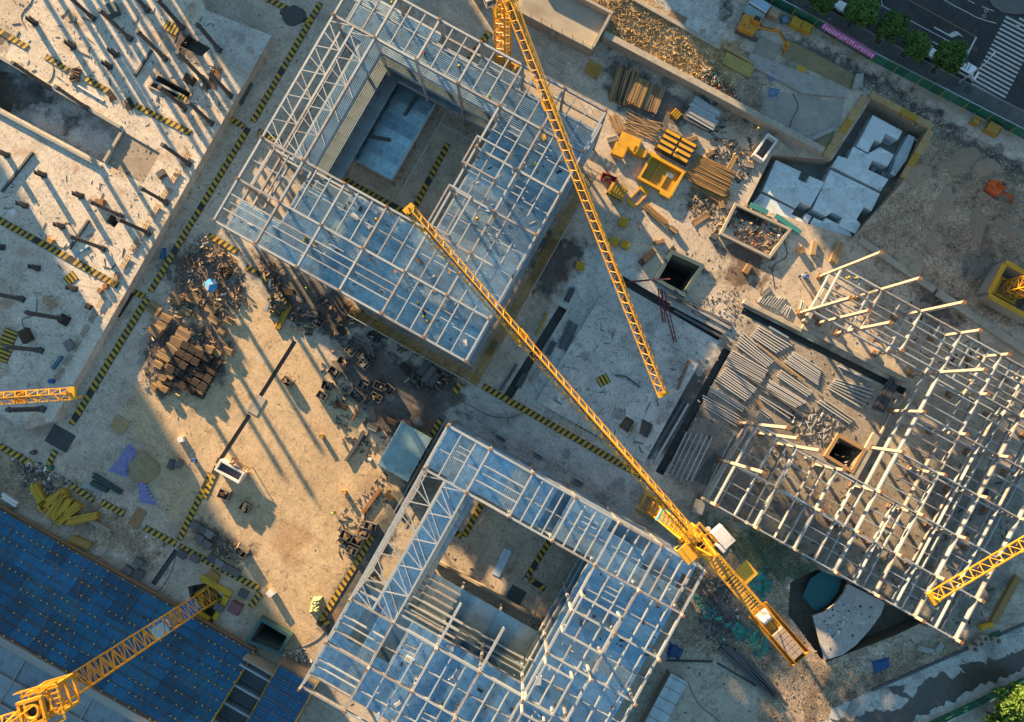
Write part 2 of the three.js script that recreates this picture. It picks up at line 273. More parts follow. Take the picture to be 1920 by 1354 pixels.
// ---------- the three square steel buildings ----------
const S = 7.87, LV = [4.7, 9.4, 14.1, 19.4];
const beamMats = [0, 1, 2, 3].map((i) => new THREE.MeshStandardMaterial({ color: lin([0.4, 0.47, 0.42, 0.42][i], [0.45, 0.51, 0.42, 0.48][i], [0.48, 0.53, 0.42, 0.53][i]), map: i === 2 ? rep(rustT, 1, 3) : rep(grime, 1, 3), roughness: 0.55, metalness: 0.1 }));
const darkSteel = [0, 1].map((i) => new THREE.MeshStandardMaterial({ color: lin(0.09 + i * 0.03, 0.1 + i * 0.03, 0.11 + i * 0.03), map: rep(grime, 1, 2), roughness: 0.6, metalness: 0.3 }));
M.colGrey = new THREE.MeshStandardMaterial({ color: lin(0.3, 0.3, 0.29), map: rep(grime, 1, 2), roughness: 0.6, metalness: 0.1 });
M.rusty = new THREE.MeshStandardMaterial({ color: lin(0.32, 0.17, 0.08), map: rustT, roughness: 0.85 });
const deckMats = [[0.5, 0.64, 0.7], [0.4, 0.54, 0.61], [0.62, 0.74, 0.78], [0.35, 0.48, 0.57], [0.5, 0.62, 0.68]].map(([r, g, b], i) => new THREE.MeshStandardMaterial({ color: lin(r, g, b), map: rep(grime, 0.3, 0.14), metalness: 0.94, roughness: 0.34 + 0.03 * i }));
// corrugated decking: len along x, wid along z, ribs along x
const deckCache = new Map();
function deckGeo(len, wid, pitch = 0.32) {
  const key = len.toFixed(2) + '_' + wid.toFixed(2); if (deckCache.has(key)) return deckCache.get(key);
  const n = Math.max(1, Math.round(wid / pitch)), p = wid / n, prof = [];
  for (let i = 0; i < n; i++) { const z = -wid / 2 + i * p; prof.push([z, 0], [z + p * 0.36, 0], [z + p * 0.46, 0.12], [z + p * 0.9, 0.12]); } prof.push([wid / 2, 0]);
  const pos = [], uv = []; const x0 = -len / 2, x1 = len / 2;
  for (let i = 0; i + 1 < prof.length; i++) { const [za, ya] = prof[i], [zb, yb] = prof[i + 1]; pos.push(x0, ya, za, x0, yb, zb, x1, yb, zb, x0, ya, za, x1, yb, zb, x1, ya, za); uv.push(x0, za, x0, zb, x1, zb, x0, za, x1, zb, x1, za); }
  const g = new THREE.BufferGeometry(); g.setAttribute('position', new THREE.Float32BufferAttribute(pos, 3)); g.setAttribute('uv', new THREE.Float32BufferAttribute(uv, 2)); g.computeVertexNormals(); deckCache.set(key, g); return g;
}
function deck(parent, x0, x1, z0, z1, y, alongX = true, mat = pick(deckMats), name = 'deck_panel') {
  const w = x1 - x0, d = z1 - z0, m = mk(name, alongX ? deckGeo(w, d) : deckGeo(d, w), mat, parent); m.position.set((x0 + x1) / 2, y, (z0 + z1) / 2); if (!alongX) m.rotation.y = Math.PI / 2; return m;
}
const court = (i, j) => i >= 1 && i <= 3 && j >= 1 && j <= 3;
const inner = (i, j) => i >= 2 && i <= 3 && j >= 2 && j <= 3;
const bm = () => pick(beamMats);
function frameBeam(g, a, b, w = 0.34, h = 0.62, mat = bm(), name = 'beam') { return bar(name, a, b, w, h, mat, g, IB); }
function builtFrame(name, label, origin, o) {
  const g = thing(name, label, 'building', origin, -TH);
  const top = LV[3];
  for (let i = 0; i <= 6; i++) for (let j = 0; j <= 6; j++) {
    if (inner(i, j) || (i <= 1 && (j === 2 || j === 3))) continue;
    const c = mk('column', BOX, i === 0 || j === 0 || rnd() < 0.3 ? M.colGrey : bm(), g); const hh = top + (o.stub?.(i, j) ?? 0.25); c.scale.set(0.4, hh, 0.4); c.position.set(i * S, hh / 2, j * S);
    const cap = mk('column_cap', BOX, M.rusty, g); cap.scale.set(0.42, 0.1, 0.42); cap.position.set(i * S, hh + 0.08, j * S);
  }
  for (let L = 0; L < 4; L++) {
    const y = LV[L] - 0.32;
    for (let i = 0; i <= 6; i++) for (let j = 0; j <= 6; j++) {
      const edge = (a, b) => court(a, b) !== undefined;
      if (i < 6 && !(i === 0 && (j === 2 || j === 3)) && !(inner(i, j) || inner(i + 1, j)) && !(court(i, j - 1) && court(i, j))) {
        const vis = L === 3 || j === 0 || j === 6 || j === 1 || j === 4;
        if (vis && !(o.skip?.(L, i, j, 'x'))) frameBeam(g, V(i * S, y, j * S), V((i + 1) * S, y, j * S), 0.34);
      }
      if (j < 6 && !(inner(i, j) || inner(i, j + 1)) && !(court(i - 1, j) && court(i, j))) {
        const vis = L === 3 || i === 0 || i === 6 || i === 1 || i === 4;
        if (vis && !(o.skip?.(L, i, j, 'z'))) frameBeam(g, V(i * S, y - 0.02, j * S), V(i * S, y - 0.02, (j + 1) * S), 0.34);
      }
    }
  }
  for (let i = 0; i < 6; i++) for (let j = 0; j < 6; j++) {
    if (court(i, j)) continue;
    const x0 = i * S, z0 = j * S, wing = i === 0 && j >= 1 && j <= 3;
    const yT = LV[3] - 0.28;
    if (wing) {                                            // the open truss wing
      for (let k = 0; k < 2; k++) deck(g, x0 + S * 0.52, x0 + S, z0 + k * S / 2, z0 + (k + 1) * S / 2, LV[2], false, deckMats[k]);
      for (let L = 0; L < 2; L++) deck(g, x0 + S * 0.5, x0 + S * (L ? 1.12 : 1.26), z0, z0 + S, LV[L] + 0.05, false, deckMats[4]);
      frameBeam(g, V(x0 + S / 2, yT, z0), V(x0 + S / 2, yT, z0 + S), 0.36, 0.5);
      frameBeam(g, V(x0 + S / 2, LV[2] - 0.4, z0), V(x0 + S / 2, LV[2] - 0.4, z0 + S), 0.36, 0.5);
      continue;
    }
    const nx = o.along?.(i, j) ?? true;
    // three deck panels to a bay
    for (let k = 0; k < 3; k++) {
      if (o.hole?.(i, j, k)) continue;
      const a = k / 3, b = (k + 1) / 3, dy = rr(-0.03, 0.03);
      if (nx) deck(g, x0 + 0.02, x0 + S - 0.02, z0 + a * S + 0.01, z0 + b * S - 0.01, LV[2] + dy, true);
      else deck(g, x0 + a * S + 0.01, x0 + b * S - 0.01, z0 + 0.02, z0 + S - 0.02, LV[2] + dy, false);
    }
    if (!o.open?.(i, j)) for (let L = 0; L < 2; L++) deck(g, x0, x0 + S, z0, z0 + S, LV[L], nx, deckMats[4 - L]);
    // floor beams under the roof level: one or two lighter ones to a bay
    const secs = o.secs?.(i, j) ?? [1 / 3, 2 / 3];
    for (const t of secs) {
      const swap = (o.swap?.(i, j) ?? false);
      if (swap) frameBeam(g, V(x0, yT, z0 + t * S), V(x0 + S, yT, z0 + t * S), 0.2, 0.4); else frameBeam(g, V(x0 + t * S, yT, z0), V(x0 + t * S, yT, z0 + S), 0.2, 0.4);
    }
    for (const [t0, s0, s1] of o.short?.(i, j) ?? []) frameBeam(g, V(x0 + s0 * S, yT - 0.05, z0 + t0 * S), V(x0 + s1 * S, yT - 0.05, z0 + t0 * S), 0.15, 0.3);
  }
  // roof bracing over the truss wing
  const yb = LV[3] - 0.12;
  for (let p = 0; p < 5; p++) for (let s = 0; s < 2; s++) {
    const za = S + p * (3 * S / 5), d = 3 * S / 5, xa = s * S / 2, xb = xa + S / 2;
    bar('brace', V(xa, yb, za + d * 0.25), V(xb, yb, za), 0.15, 0.15, bm(), g);
    bar('brace', V(xa, yb, za + d * 0.3), V(xb, yb, za + d), 0.15, 0.15, bm(), g);
    bar('brace', V(xa, yb, za + d * 0.68), V(xb, yb, za + d * 1.0), 0.15, 0.15, bm(), g);
    if (s) { bar('brace', V(xa, yb - 4.9, za + d * 0.25), V(xb, yb - 4.9, za + d), 0.15, 0.15, bm(), g); }
  }
  return g;
}
const O1 = V(-25.72, 0, -70.11), O2 = V(-10.38, 0, 4.54), O3 = V(57.2, 0, -23.2);
const onSite = (o, x, z, y = 0) => V(o.x + U.x * x + Wv.x * z, y, o.z + U.z * x + Wv.z * z);
const b1 = builtFrame('steel_frame_building', 'large square steel frame building with blue decking around a dark courtyard, at upper centre', O1, {
  hole: (i, j, k) => (i === 5 && j === 2 && k === 2 && false) || (i === 4 && j === 0 && k === 0) || (i === 5 && j === 0 && k < 2) || (i === 0 && j === 4) || (i === 0 && j === 5 && k === 0) || (i === 1 && j === 4 && k === 0) || (i === 2 && j === 0 && k === 0),
  open: (i, j) => i === 0 && j >= 4,
  secs: (i, j) => (i === 5 ? [0.3, 0.64] : [0.34, 0.68]),
  swap: (i, j) => j === 5 && i < 4,
  short: (i, j) => (i === 5 && j >= 1 ? [[0.46, 0, 0.42], [0.3, 0, 0.42], [0.5, 0.42, 1]] : [[0.5, 0, 1]].concat((i * 5 + j) % 3 ? [] : [[0.25, 0.34, 0.68], [0.36, 0.34, 0.68]])),
});
const deckMats1 = deckMats.slice(); [[0.46, 0.68, 0.84], [0.38, 0.6, 0.77], [0.56, 0.76, 0.88], [0.33, 0.53, 0.7]].forEach((c, i) => { deckMats[i] = deckMats[i].clone(); deckMats[i].color = lin(...c); });
const b2 = builtFrame('steel_frame_building', 'square steel frame building with blue decking and raised stubs, at bottom centre', O2, {
  along: (i, j) => !(j === 0 && i < 3) && !(j >= 4 && i < 4),
  hole: (i, j, k) => (i === 2 && j === 0 && k === 2) || (i === 5 && j === 0 && k === 1) || (i === 0 && j === 4 && k === 1) || (i === 1 && j === 4 && k === 0) || (i === 4 && j === 0 && k === 0),
  stub: (i, j) => ((i >= 4 || j >= 4) && (i + j) % 2 === 0 ? 1.4 : i === 6 ? 1.2 : 0.25),
  secs: (i, j) => (j === 0 && i < 2 ? [0.34, 0.68] : j === 0 ? [0.25, 0.5, 0.75] : [0.36, 0.7]),
  swap: (i, j) => (j === 0 && i > 0 && i < 2) || (j >= 4 && i === 0),
  short: (i, j) => (i === 5 ? [[0.5, 0, 0.36], [0.5, 0.36, 1]] : [[0.5, 0, 1]].concat((i * 5 + j) % 3 ? [] : [[0.25, 0.34, 0.68], [0.36, 0.34, 0.68]])),
});
// raised frames one storey up on the lower building
{
  const raise = (x0, x1, z0, z1, h) => {
    for (const x of [x0, x1]) for (const z of [z0, z1]) bar('column', V(x, LV[3], z), V(x, LV[3] + h, z), 0.34, 0.34, bm(), b2);
    for (const x of [x0, x1]) frameBeam(b2, V(x, LV[3] + h, z0), V(x, LV[3] + h, z1), 0.26, 0.36);
    for (const z of [z0, z1]) frameBeam(b2, V(x0, LV[3] + h - 0.02, z), V(x1, LV[3] + h - 0.02, z), 0.26, 0.36);
  };
  raise(4 * S, 4.85 * S, 1.6 * S, 2.4 * S, 3); raise(4 * S, 4.6 * S, 3.1 * S, 3.9 * S, 3); raise(4.05 * S, 4.55 * S, 4.15 * S, 4.9 * S, 3);
}
{
  deckMats.splice(0, 5, ...deckMats1);
  const raise = (x0, x1, z0, z1, h) => {
    for (const x of [x0, x1]) for (const z of [z0, z1]) bar('column', V(x, LV[3], z), V(x, LV[3] + h, z), 0.34, 0.34, M.colGrey, b1);
    for (const x of [x0, x1]) frameBeam(b1, V(x, LV[3] + h, z0), V(x, LV[3] + h, z1), 0.26, 0.36);
    for (const z of [z0, z1]) frameBeam(b1, V(x0, LV[3] + h - 0.02, z), V(x1, LV[3] + h - 0.02, z), 0.26, 0.36);
  };
  raise(4 * S, 4.75 * S, 1.9 * S, 2.5 * S, 3.2); raise(4 * S, 4.5 * S, 3.05 * S, 3.95 * S, 3.2);
  // the half storey left in the courtyard
  const yc = 3;
  for (let k = 0; k < 6; k++) deck(b1, 1.1 * S, 2.2 * S, (1 + k * 0.35) * S, (1 + (k + 1) * 0.35) * S - 0.02, yc + rr(-0.03, 0.03), true, deckMats[[1, 0, 3, 0, 1, 0][k]], 'courtyard_deck');
  frameBeam(b1, V(2.22 * S, yc, S), V(2.22 * S, yc, 3.1 * S), 0.36, 0.5); frameBeam(b1, V(1.1 * S, yc, 3.11 * S), V(2.22 * S, yc, 3.11 * S), 0.36, 0.5);
  for (const z of [1, 2.05, 3.1]) bar('column', V(2.22 * S, 0, z * S), V(2.22 * S, yc - 0.2, z * S), 0.36, 0.36, M.colGrey, b1);
  bar('spare_beam', V(1.75 * S, yc + 0.35, 1.05 * S), V(1.72 * S, yc + 0.35, 1.6 * S), 0.5, 0.35, darkSteel[0], b1); bar('spare_beam', V(1.2 * S, yc + 0.35, 2.45 * S), V(1.72 * S, yc + 0.35, 2.28 * S), 0.5, 0.35, darkSteel[0], b1);
  frameBeam(b1, V(2.5 * S, 1.6, S), V(2.5 * S, 1.6, 3.2 * S), 0.2, 0.25); frameBeam(b1, V(2.5 * S, 1.6, 1.3 * S), V(3.6 * S, 1.6, 1.3 * S), 0.2, 0.25);
}
// lower decks that stick out on the court side of the lower building
for (let k = 0; k < 3; k++) deck(b2, (1 + k) * S, (2 + k) * S, 3.2 * S, 4 * S, LV[0] - 0.1, false, pick(deckMats), 'court_deck');
for (let q = 0; q < 5; q++) { frameBeam(b2, V(S, LV[1] - 0.3, (3.2 + q * 0.17) * S), V((q < 3 ? 2 : 4) * S, LV[1] - 0.3, (3.2 + q * 0.17) * S), 0.26, 0.5); if (q > 1) frameBeam(b2, V(S, LV[2] - 0.3, (3.2 + q * 0.17) * S), V(2.3 * S, LV[2] - 0.3, (3.2 + q * 0.17) * S), 0.26, 0.5); }
for (const x of [1, 2, 3, 4]) frameBeam(b2, V(x * S, LV[0] - 0.5, 3.15 * S), V(x * S, LV[0] - 0.5, 4 * S), 0.3, 0.5);
for (const x of [1, 2, 3]) bar('column', V(x * S, 0, 3.18 * S), V(x * S, LV[0] - 0.3, 3.18 * S), 0.36, 0.36, M.colGrey, b2);
{ const w = mk('court_wall', boxG(3 * S, 1.1, 0.5, 2.5 * S, 0.55, 3.05 * S), new THREE.MeshStandardMaterial({ color: lin(0.45, 0.38, 0.28), map: rep(grime, 4, 1), roughness: 0.9 }), b2); }
for (const [x, z0] of [[2 * S, 3], [3 * S, 3]]) { frameBeam(b2, V(x, LV[3] - 0.35, z0 * S), V(x, LV[3] - 0.35, 4 * S), 0.4, 0.55); }

// ---------- the bare steel frame on the right, two storeys of beams without decks ----------
const O3b = onSite(O3, 1.0, 0);
const frameR = thing('bare_steel_frame', 'bare pale steel skeleton of columns and two tiers of beams, at the right edge', 'building', O3b, -TH);
const warmCol = new THREE.MeshStandardMaterial({ color: lin(0.4, 0.39, 0.36), map: rep(grime, 1, 2), roughness: 0.6, metalness: 0.05 });
{
  const g = frameR, L2 = [4.7, 9.5];
  const gone = (i, j) => i >= 0 && i <= 2 && j >= 1 && j <= 3;          // the yard with the laid-out steel
  const tall = { '0,0': 23.5, '1,0': 22, '2,0': 22, '3,0': 15, '0.5,1': 20, '1,1': 20, '0,1': 21, '3,1': 22, '2,1': 10.2, '0,4': 24, '0.5,4': 19, '1,4': 19.3, '0,5': 24 };
  const nodes = []; for (let i = 0; i <= 6; i++) for (let j = 0; j <= 6; j++) { if ((i === 1 || i === 2 || i === 0) && (j === 2 || j === 3)) continue; nodes.push([i, j]); } nodes.push([0.5, 1], [0.5, 4]);
  for (const [i, j] of nodes) {
    const h = tall[i + ',' + j] ?? 11.2 + ((i * 7 + j * 3) % 3) * 0.5;
    const c = mk('column', BOX, warmCol, g); c.scale.set(0.5, h, 0.5); c.position.set(i * S, h / 2, j * S);
    const f = mk('base_plate', BOX, M.rusty, g); f.scale.set(1.1, 0.5, 1.1); f.position.set(i * S, 0.27, j * S);
    const cap = mk('column_cap', BOX, M.rusty, g); cap.scale.set(0.6, 0.16, 0.6); cap.position.set(i * S, h + 0.08, j * S);
    if (h > 14) for (let k = 2; k < h; k += 3.1) { const l = mk('lug', BOX, M.rusty, g); l.scale.set(0.16, 0.3, 0.7); l.position.set(i * S, k, j * S); }
  }
  for (const y of L2) for (let i = 0; i <= 6; i++) for (let j = 0; j <= 6; j++) {
    if (i < 6 && !(gone(i, j - 1) && gone(i, j)) && !(gone(i, j) && j === 0)) frameBeam(g, V(i * S, y, j * S), V((i + 1) * S, y, j * S), 0.24, 0.95);
    if (j < 6 && !(gone(i - 1, j) && gone(i, j)) && !(i === 0 && gone(0, j))) frameBeam(g, V(i * S, y - 0.02, j * S), V(i * S, y - 0.02, (j + 1) * S), 0.24, 0.95);
  }
  for (let i = 0; i < 6; i++) for (let j = 0; j < 6; j++) {
    if (gone(i, j)) continue; const x = i * S, z = j * S, y = L2[1] + 0.02, y0 = L2[0] + 0.02;
    if (i === 3 && j >= 1 && j <= 3) { for (let k = 1; k < 4; k++) frameBeam(g, V(x, y, z + k * S / 4), V(x + S, y, z + k * S / 4), 0.14, 0.72); continue; }
    if (j === 0) { frameBeam(g, V(x, y, z + S * 0.36), V(x + S, y, z + S * 0.36), 0.14, 0.72); frameBeam(g, V(x, y0, z + S * 0.66), V(x + S, y0, z + S * 0.66), 0.14, 0.72); frameBeam(g, V(x, y, z + S * 0.7), V(x + S, y, z + S * 0.7), 0.14, 0.72); frameBeam(g, V(x, y0, z + S * 0.33), V(x + S, y0, z + S * 0.33), 0.14, 0.72); frameBeam(g, V(x + S * 0.5, y - 0.04, z), V(x + S * 0.5, y - 0.04, z + S * 0.36), 0.22, 0.34); if (i > 2) { frameBeam(g, V(x + S * 0.3, y - 0.04, z), V(x + S * 0.3, y - 0.04, z + S), 0.24, 0.36); frameBeam(g, V(x + S * 0.72, y - 0.04, z), V(x + S * 0.72, y - 0.04, z + S), 0.24, 0.36); } continue; }
    frameBeam(g, V(x + S / 2, y, z), V(x + S / 2, y, z + S), 0.14, 0.72);
    frameBeam(g, V(x + S * 0.27, y0, z), V(x + S * 0.27, y0, z + S), 0.13, 0.6); frameBeam(g, V(x + S * 0.74, y0, z), V(x + S * 0.74, y0, z + S), 0.13, 0.6);
    if ((i + j) % 2) frameBeam(g, V(x, y - 0.04, z + S * 0.4), V(x + S, y - 0.04, z + S * 0.4), 0.15, 0.4);
    frameBeam(g, V(x, y0, z + S * 0.62), V(x + S, y0, z + S * 0.62), 0.16, 0.4);
    if ((i * 3 + j) % 3 === 0) { frameBeam(g, V(x + S * 0.25, y0 - 0.04, z + S * 0.62), V(x + S * 0.25, y0 - 0.04, z + S), 0.18, 0.28); }
  }
}
// kerb wall round the yard of the skeleton and the low walls between the trenches
M.conc = new THREE.MeshStandardMaterial({ color: lin(0.4, 0.37, 0.31), map: rep(grime, 0.3), roughness: 0.9 });
M.concCool = new THREE.MeshStandardMaterial({ color: lin(0.36, 0.36, 0.34), map: rep(grime, 0.3), roughness: 0.9 });
function wallRun(label, a, b, w, h, mat = M.conc, name = 'low_wall', y0 = 0) { const A = a.clone(), B = b.clone(); A.y = B.y = 0; const g = slabGeo(strip(A, B, w), y0, h, [], undefined, Math.min(0.05, w / 6)); return single(name, g, mat, label, 'wall'); }
wallRun('concrete kerb wall between the trench and the fan of short steel bars', at(1392, 566), at(1500, 620), 0.8, 0.9);
wallRun('low concrete kerb along the left edge of the bare steel skeleton', at(1399, 800), at(1313, 945), 1.0, 0.6);
wallRun('concrete kerb in front of the north row of skeleton columns', at(1503, 612), at(1700, 715), 0.9, 0.5);
wallRun('sunlit concrete kerb between the square shaft and the skeleton bays', at(1642, 815), at(1598, 895), 1.6, 0.5);
wallRun('long thin sunlit steel edge beside the scrap bundle in the yard', at(1681, 750), at(1640, 835), 0.4, 0.4);
wallRun('short bright plank wall rising from the sunlit corner of the skeleton', at(1543, 545), at(1505, 605), 0.9, 1.6, M.conc);
wallRun('concrete retaining wall along the dirt slope north of the skeleton', at(1610, 450), at(1750, 545), 1.2, 0.6);
wallRun('pale retaining wall strip east of the skeleton columns', at(1755, 548), at(1930, 665), 1.5, 0.5);
wallRun('brown timber edge beam at the lower right corner of the skeleton', at(1905, 1080), at(1858, 1165), 1.2, 0.9, new THREE.MeshStandardMaterial({ color: lin(0.35, 0.22, 0.08), map: grime, roughness: 0.9 }), 'edge_beam');
// added blocks out of view, placed and sized to shade the corners of the site
{
  const m = [std(0.5, 0.46, 0.42), std(0.42, 0.44, 0.47), std(0.5, 0.48, 0.44)], glass = std(0.05, 0.06, 0.07, { roughness: 0.2 });
  const block = (xt, wx, h, back, label, mi) => {                       // xt: where the block's shadow edge meets the line z = -77
    const c = V(xt + SUN_H[0] * back, 0, -77 + SUN_H[1] * back), a = V(0.86, 0, -0.51);
    const t = thing('shade_block', label, 'building', c.clone().addScaledVector(a, wx / 2), Math.atan2(0.51, 0.86));
    mk('wall', boxG(Math.abs(wx), h, 15, 0, h / 2, 0), m[mi], t); mk('roof', boxG(Math.abs(wx) + 0.8, 0.8, 15.8, 0, h + 0.4, 0), m[1], t);
    const gs = []; for (let y = 2; y < h - 2; y += 3) for (let x = -Math.abs(wx) / 2 + 3; x < Math.abs(wx) / 2 - 2; x += 4) gs.push(boxG(1.8, 1.5, 0.2, x, y, 7.5));
    mk('windows', merge(gs), glass, t);
  };
  block(-116.5, -70, 52, 66, 'tall added shade block out of view to the upper left', 0);
  block(-63, 46, 26, 56, 'lower added shade block out of view above the steel building', 2);
  block(29, 120, 36, 70, 'long added shade block out of view beyond the street', 0);
}

// ---------- the raised slab on the left ----------
const slabPts = pxs([[-60, -120], [410, -120], [520, 60], [440, 215], [352, 330], [215, 570], [140, 720], [60, 800], [-60, 770]], SH);
{
  // its right edge follows the site grid
  const e0 = at(512, 62, SH), e1 = at(98, 790, SH);
  slabPts.splice(0, slabPts.length, at(-60, -160, SH), at(330, -160, SH), at(385, 18, SH), e0.clone().addScaledVector(Wv, 0.5), e1, at(50, 805, SH), at(-60, 745, SH));
}
const bx = [-104, -46, -96, 10];
const slabTex = areaTexture(bx[0], bx[1], bx[2], bx[3], 1024, 1874, 'pale', [
  ['concrete', [[-60, -160], [60, -20], [40, 60], [-60, 100]]], ['soot', [[-40, 60], [30, 70], [10, 95], [-40, 90]]], ['rust', [[120, 25], [150, 20], [150, 45], [130, 45]]], ['cool', [[380, 20], [520, 60], [470, 150], [400, 100]]],
  ['rust', [[75, 555], [105, 545], [110, 580], [85, 590]]], ['rust', [[10, 600], [30, 610], [25, 660], [8, 650]]], ['concrete', [[-60, 560], [60, 480], [10, 700], [-60, 700]]], ['soot', [[300, 60], [360, 60], [380, 120], [330, 110]]], ['rust', [[190, 410], [215, 400], [215, 425]]], ['soot', [[130, 40], [150, 60], [135, 65]]],
], { h: SH, spots: 150, warp: 0.7 });
M.slab = new THREE.MeshStandardMaterial({ map: slabTex, roughness: 0.9 });
const slabHoles = [];
{
  const list = [];
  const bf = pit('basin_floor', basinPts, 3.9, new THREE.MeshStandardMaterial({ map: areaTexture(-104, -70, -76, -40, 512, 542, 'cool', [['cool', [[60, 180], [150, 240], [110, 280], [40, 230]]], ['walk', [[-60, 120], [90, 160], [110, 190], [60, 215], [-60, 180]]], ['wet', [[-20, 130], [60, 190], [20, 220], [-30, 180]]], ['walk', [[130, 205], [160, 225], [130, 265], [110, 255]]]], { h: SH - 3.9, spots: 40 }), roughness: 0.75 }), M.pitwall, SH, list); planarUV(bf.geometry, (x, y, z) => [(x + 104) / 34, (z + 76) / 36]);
  pit('slot_floor', slotPts, 6, M.black, M.pitwall, SH, list);
  pit('slot_floor', pxs([[337, 85], [352, 66], [395, 90], [378, 106]], SH), 2, M.trench, M.pitwall, SH, list);
  pit('slot_floor', pxs([[199, 415], [208, 402], [226, 412], [214, 427]], SH), 2, M.trench, M.pitwall, SH, list);
  pit('recess_floor', pxs([[232, 247], [300, 287], [268, 344], [200, 308]], SH), 0.25, new THREE.MeshStandardMaterial({ color: lin(0.34, 0.29, 0.23), map: rep(grime, 0.2), roughness: 0.9 }), M.pitwall, SH, list);
  struct('floor_slab', slabGeo(slabPts, 0, SH, list, (x, y, z) => [(x - bx[0]) / (bx[1] - bx[0]), (z - bx[2]) / (bx[3] - bx[2])]), M.slab);
}
// upstands along the basin
wallRun('dark upstand wall along the upper rim of the sunken basin', at(-30, 90, SH), at(228, 240, SH), 0.7, SH + 0.5, M.concCool, 'rim_wall', SH + 0.004);
wallRun('dark upstand wall along the lower rim of the sunken basin', at(-30, 194, SH), at(192, 314, SH), 0.6, SH + 0.5, M.concCool, 'rim_wall', SH + 0.004);
wallRun('pale beam bridging the right end of the sunken basin', at(228, 250, SH), at(196, 304, SH), 0.6, SH + 0.35, M.conc, 'rim_wall', SH + 0.004);
// tall dark columns
M.bolt = std(0.3, 0.28, 0.25, { metalness: 0.5, roughness: 0.5 });
const colLabels = ['beside the drain slot', 'near the green bin', 'at the top of the slab by the rack', 'by the long lying beam', 'at the top beside the striped plate', 'left of the reel by the slot', 'behind the open slot', 'by the lower slot end', 'on the upper rim of the basin', 'at the basin rim middle', 'at the shaded top corner', 'at the slab edge by rusty rods', 'at the slab edge by the black drum', 'on the open slab edge below', 'nearest the striped walkway end', 'beside the square slot', 'crossing the lying beam', 'at the far left in shade', 'by the round coil in shade', 'next to the striped plate in shade', 'under the crane jib end'];
[[175, 35], [244, 73], [277, 19], [310, 110], [342, 52], [381, 148], [346, 204], [396, 231], [94, 165], [165, 204], [411, 94], [432, 179], [354, 307], [312, 380], [279, 437], [227, 405], [194, 466], [42, 561], [118, 598], [77, 657], [81, 767]].forEach(([x, y], i) => {
  const p = at(x, y, SH); const t = thing('steel_column', 'tall dark steel column ' + colLabels[i], 'column', p, -TH, 'tall columns on the raised slab');
  const h = 10.4 + rr(-0.6, 0.6);
  const c = mk('shaft', BOX, darkSteel[i % 2], t); c.scale.set(0.62, h, 0.62); c.position.y = h / 2;
  const f = mk('base_plate', BOX, darkSteel[0], t); f.scale.set(1.1, 0.16, 1.1); f.position.y = 0.08;
  const s = mk('splice_plate', BOX, darkSteel[1], t); s.scale.set(0.78, 0.5, 0.78); s.position.y = h - 0.7;
  for (const y2 of [2.6, 5.4, 8]) for (const sx of [-1, 1]) { const b = mk('lug', BOX, darkSteel[1], t); b.scale.set(0.12, 0.3, 0.3); b.position.set(sx * 0.36, y2, 0); }
  mk('collar', boxG(0.82, 1.1, 0.82, 0, 1, 0), darkSteel[1], t);
});
// columns beyond the upper left edge of the picture, whose shadows stripe the slab
{
  let n = 0; const c0 = at(175, 35, SH);
  for (let r = 1; r <= 3; r++) for (let k = -6; k <= 7; k++) {
    const p = c0.clone().addScaledVector(Wv, -r * 8.2 - 3).addScaledVector(U, k * 5.2 - r * 2); p.x += rr(-0.6, 0.6);
    if (p.z > -80 && p.x > -102) continue;
    const t = thing('steel_column', `tall dark steel column beyond the upper left edge, ${ORD[r]} row, ${ORD[k + 6]} along`, 'column', V(p.x, 0, p.z), -TH, 'columns beyond the picture'); mk('shaft', boxG(0.7, 12.5, 0.7, 0, 6.25, 0), darkSteel[n++ % 2], t);
  }
}
// short H stubs
const stubGeo = merge([boxG(0.09, 2.4, 0.75, -0.34, 1.2, 0), boxG(0.09, 2.4, 0.75, 0.34, 1.2, 0), boxG(0.6, 2.4, 0.08, 0, 1.2, 0)]);
const stubLab = ['left of the hose', 'in the sunlit stripes left of the debris heap', 'right of the debris heap in the stripes', 'alone between two stripes', 'near the left edge beside the shadowed corner', 'beside the white sack', 'above the rusty box', 'below the yellow helmet', 'beside the green hose reel', 'right of the striped plate', 'at the left edge below the striped walkway', 'in the upper left shaded corner'];
[[66, 44], [137, 88], [206, 126], [217, 103], [82, 329], [48, 386], [152, 368], [117, 425], [71, 503], [140, 542], [5, 464], [13, 291]].forEach(([x, y], i) => {
  const t = thing('column_stub', 'short dark H-shaped steel stub ' + stubLab[i], 'column stub', at(x, y, SH), -TH + rr(-0.1, 0.1) + 0.5, 'short steel stubs on the slab'); mk('section', stubGeo, darkSteel[i % 2], t); mk('base_plate', boxG(1.1, 0.08, 1.1, 0, 0.04, 0), darkSteel[0], t);
});
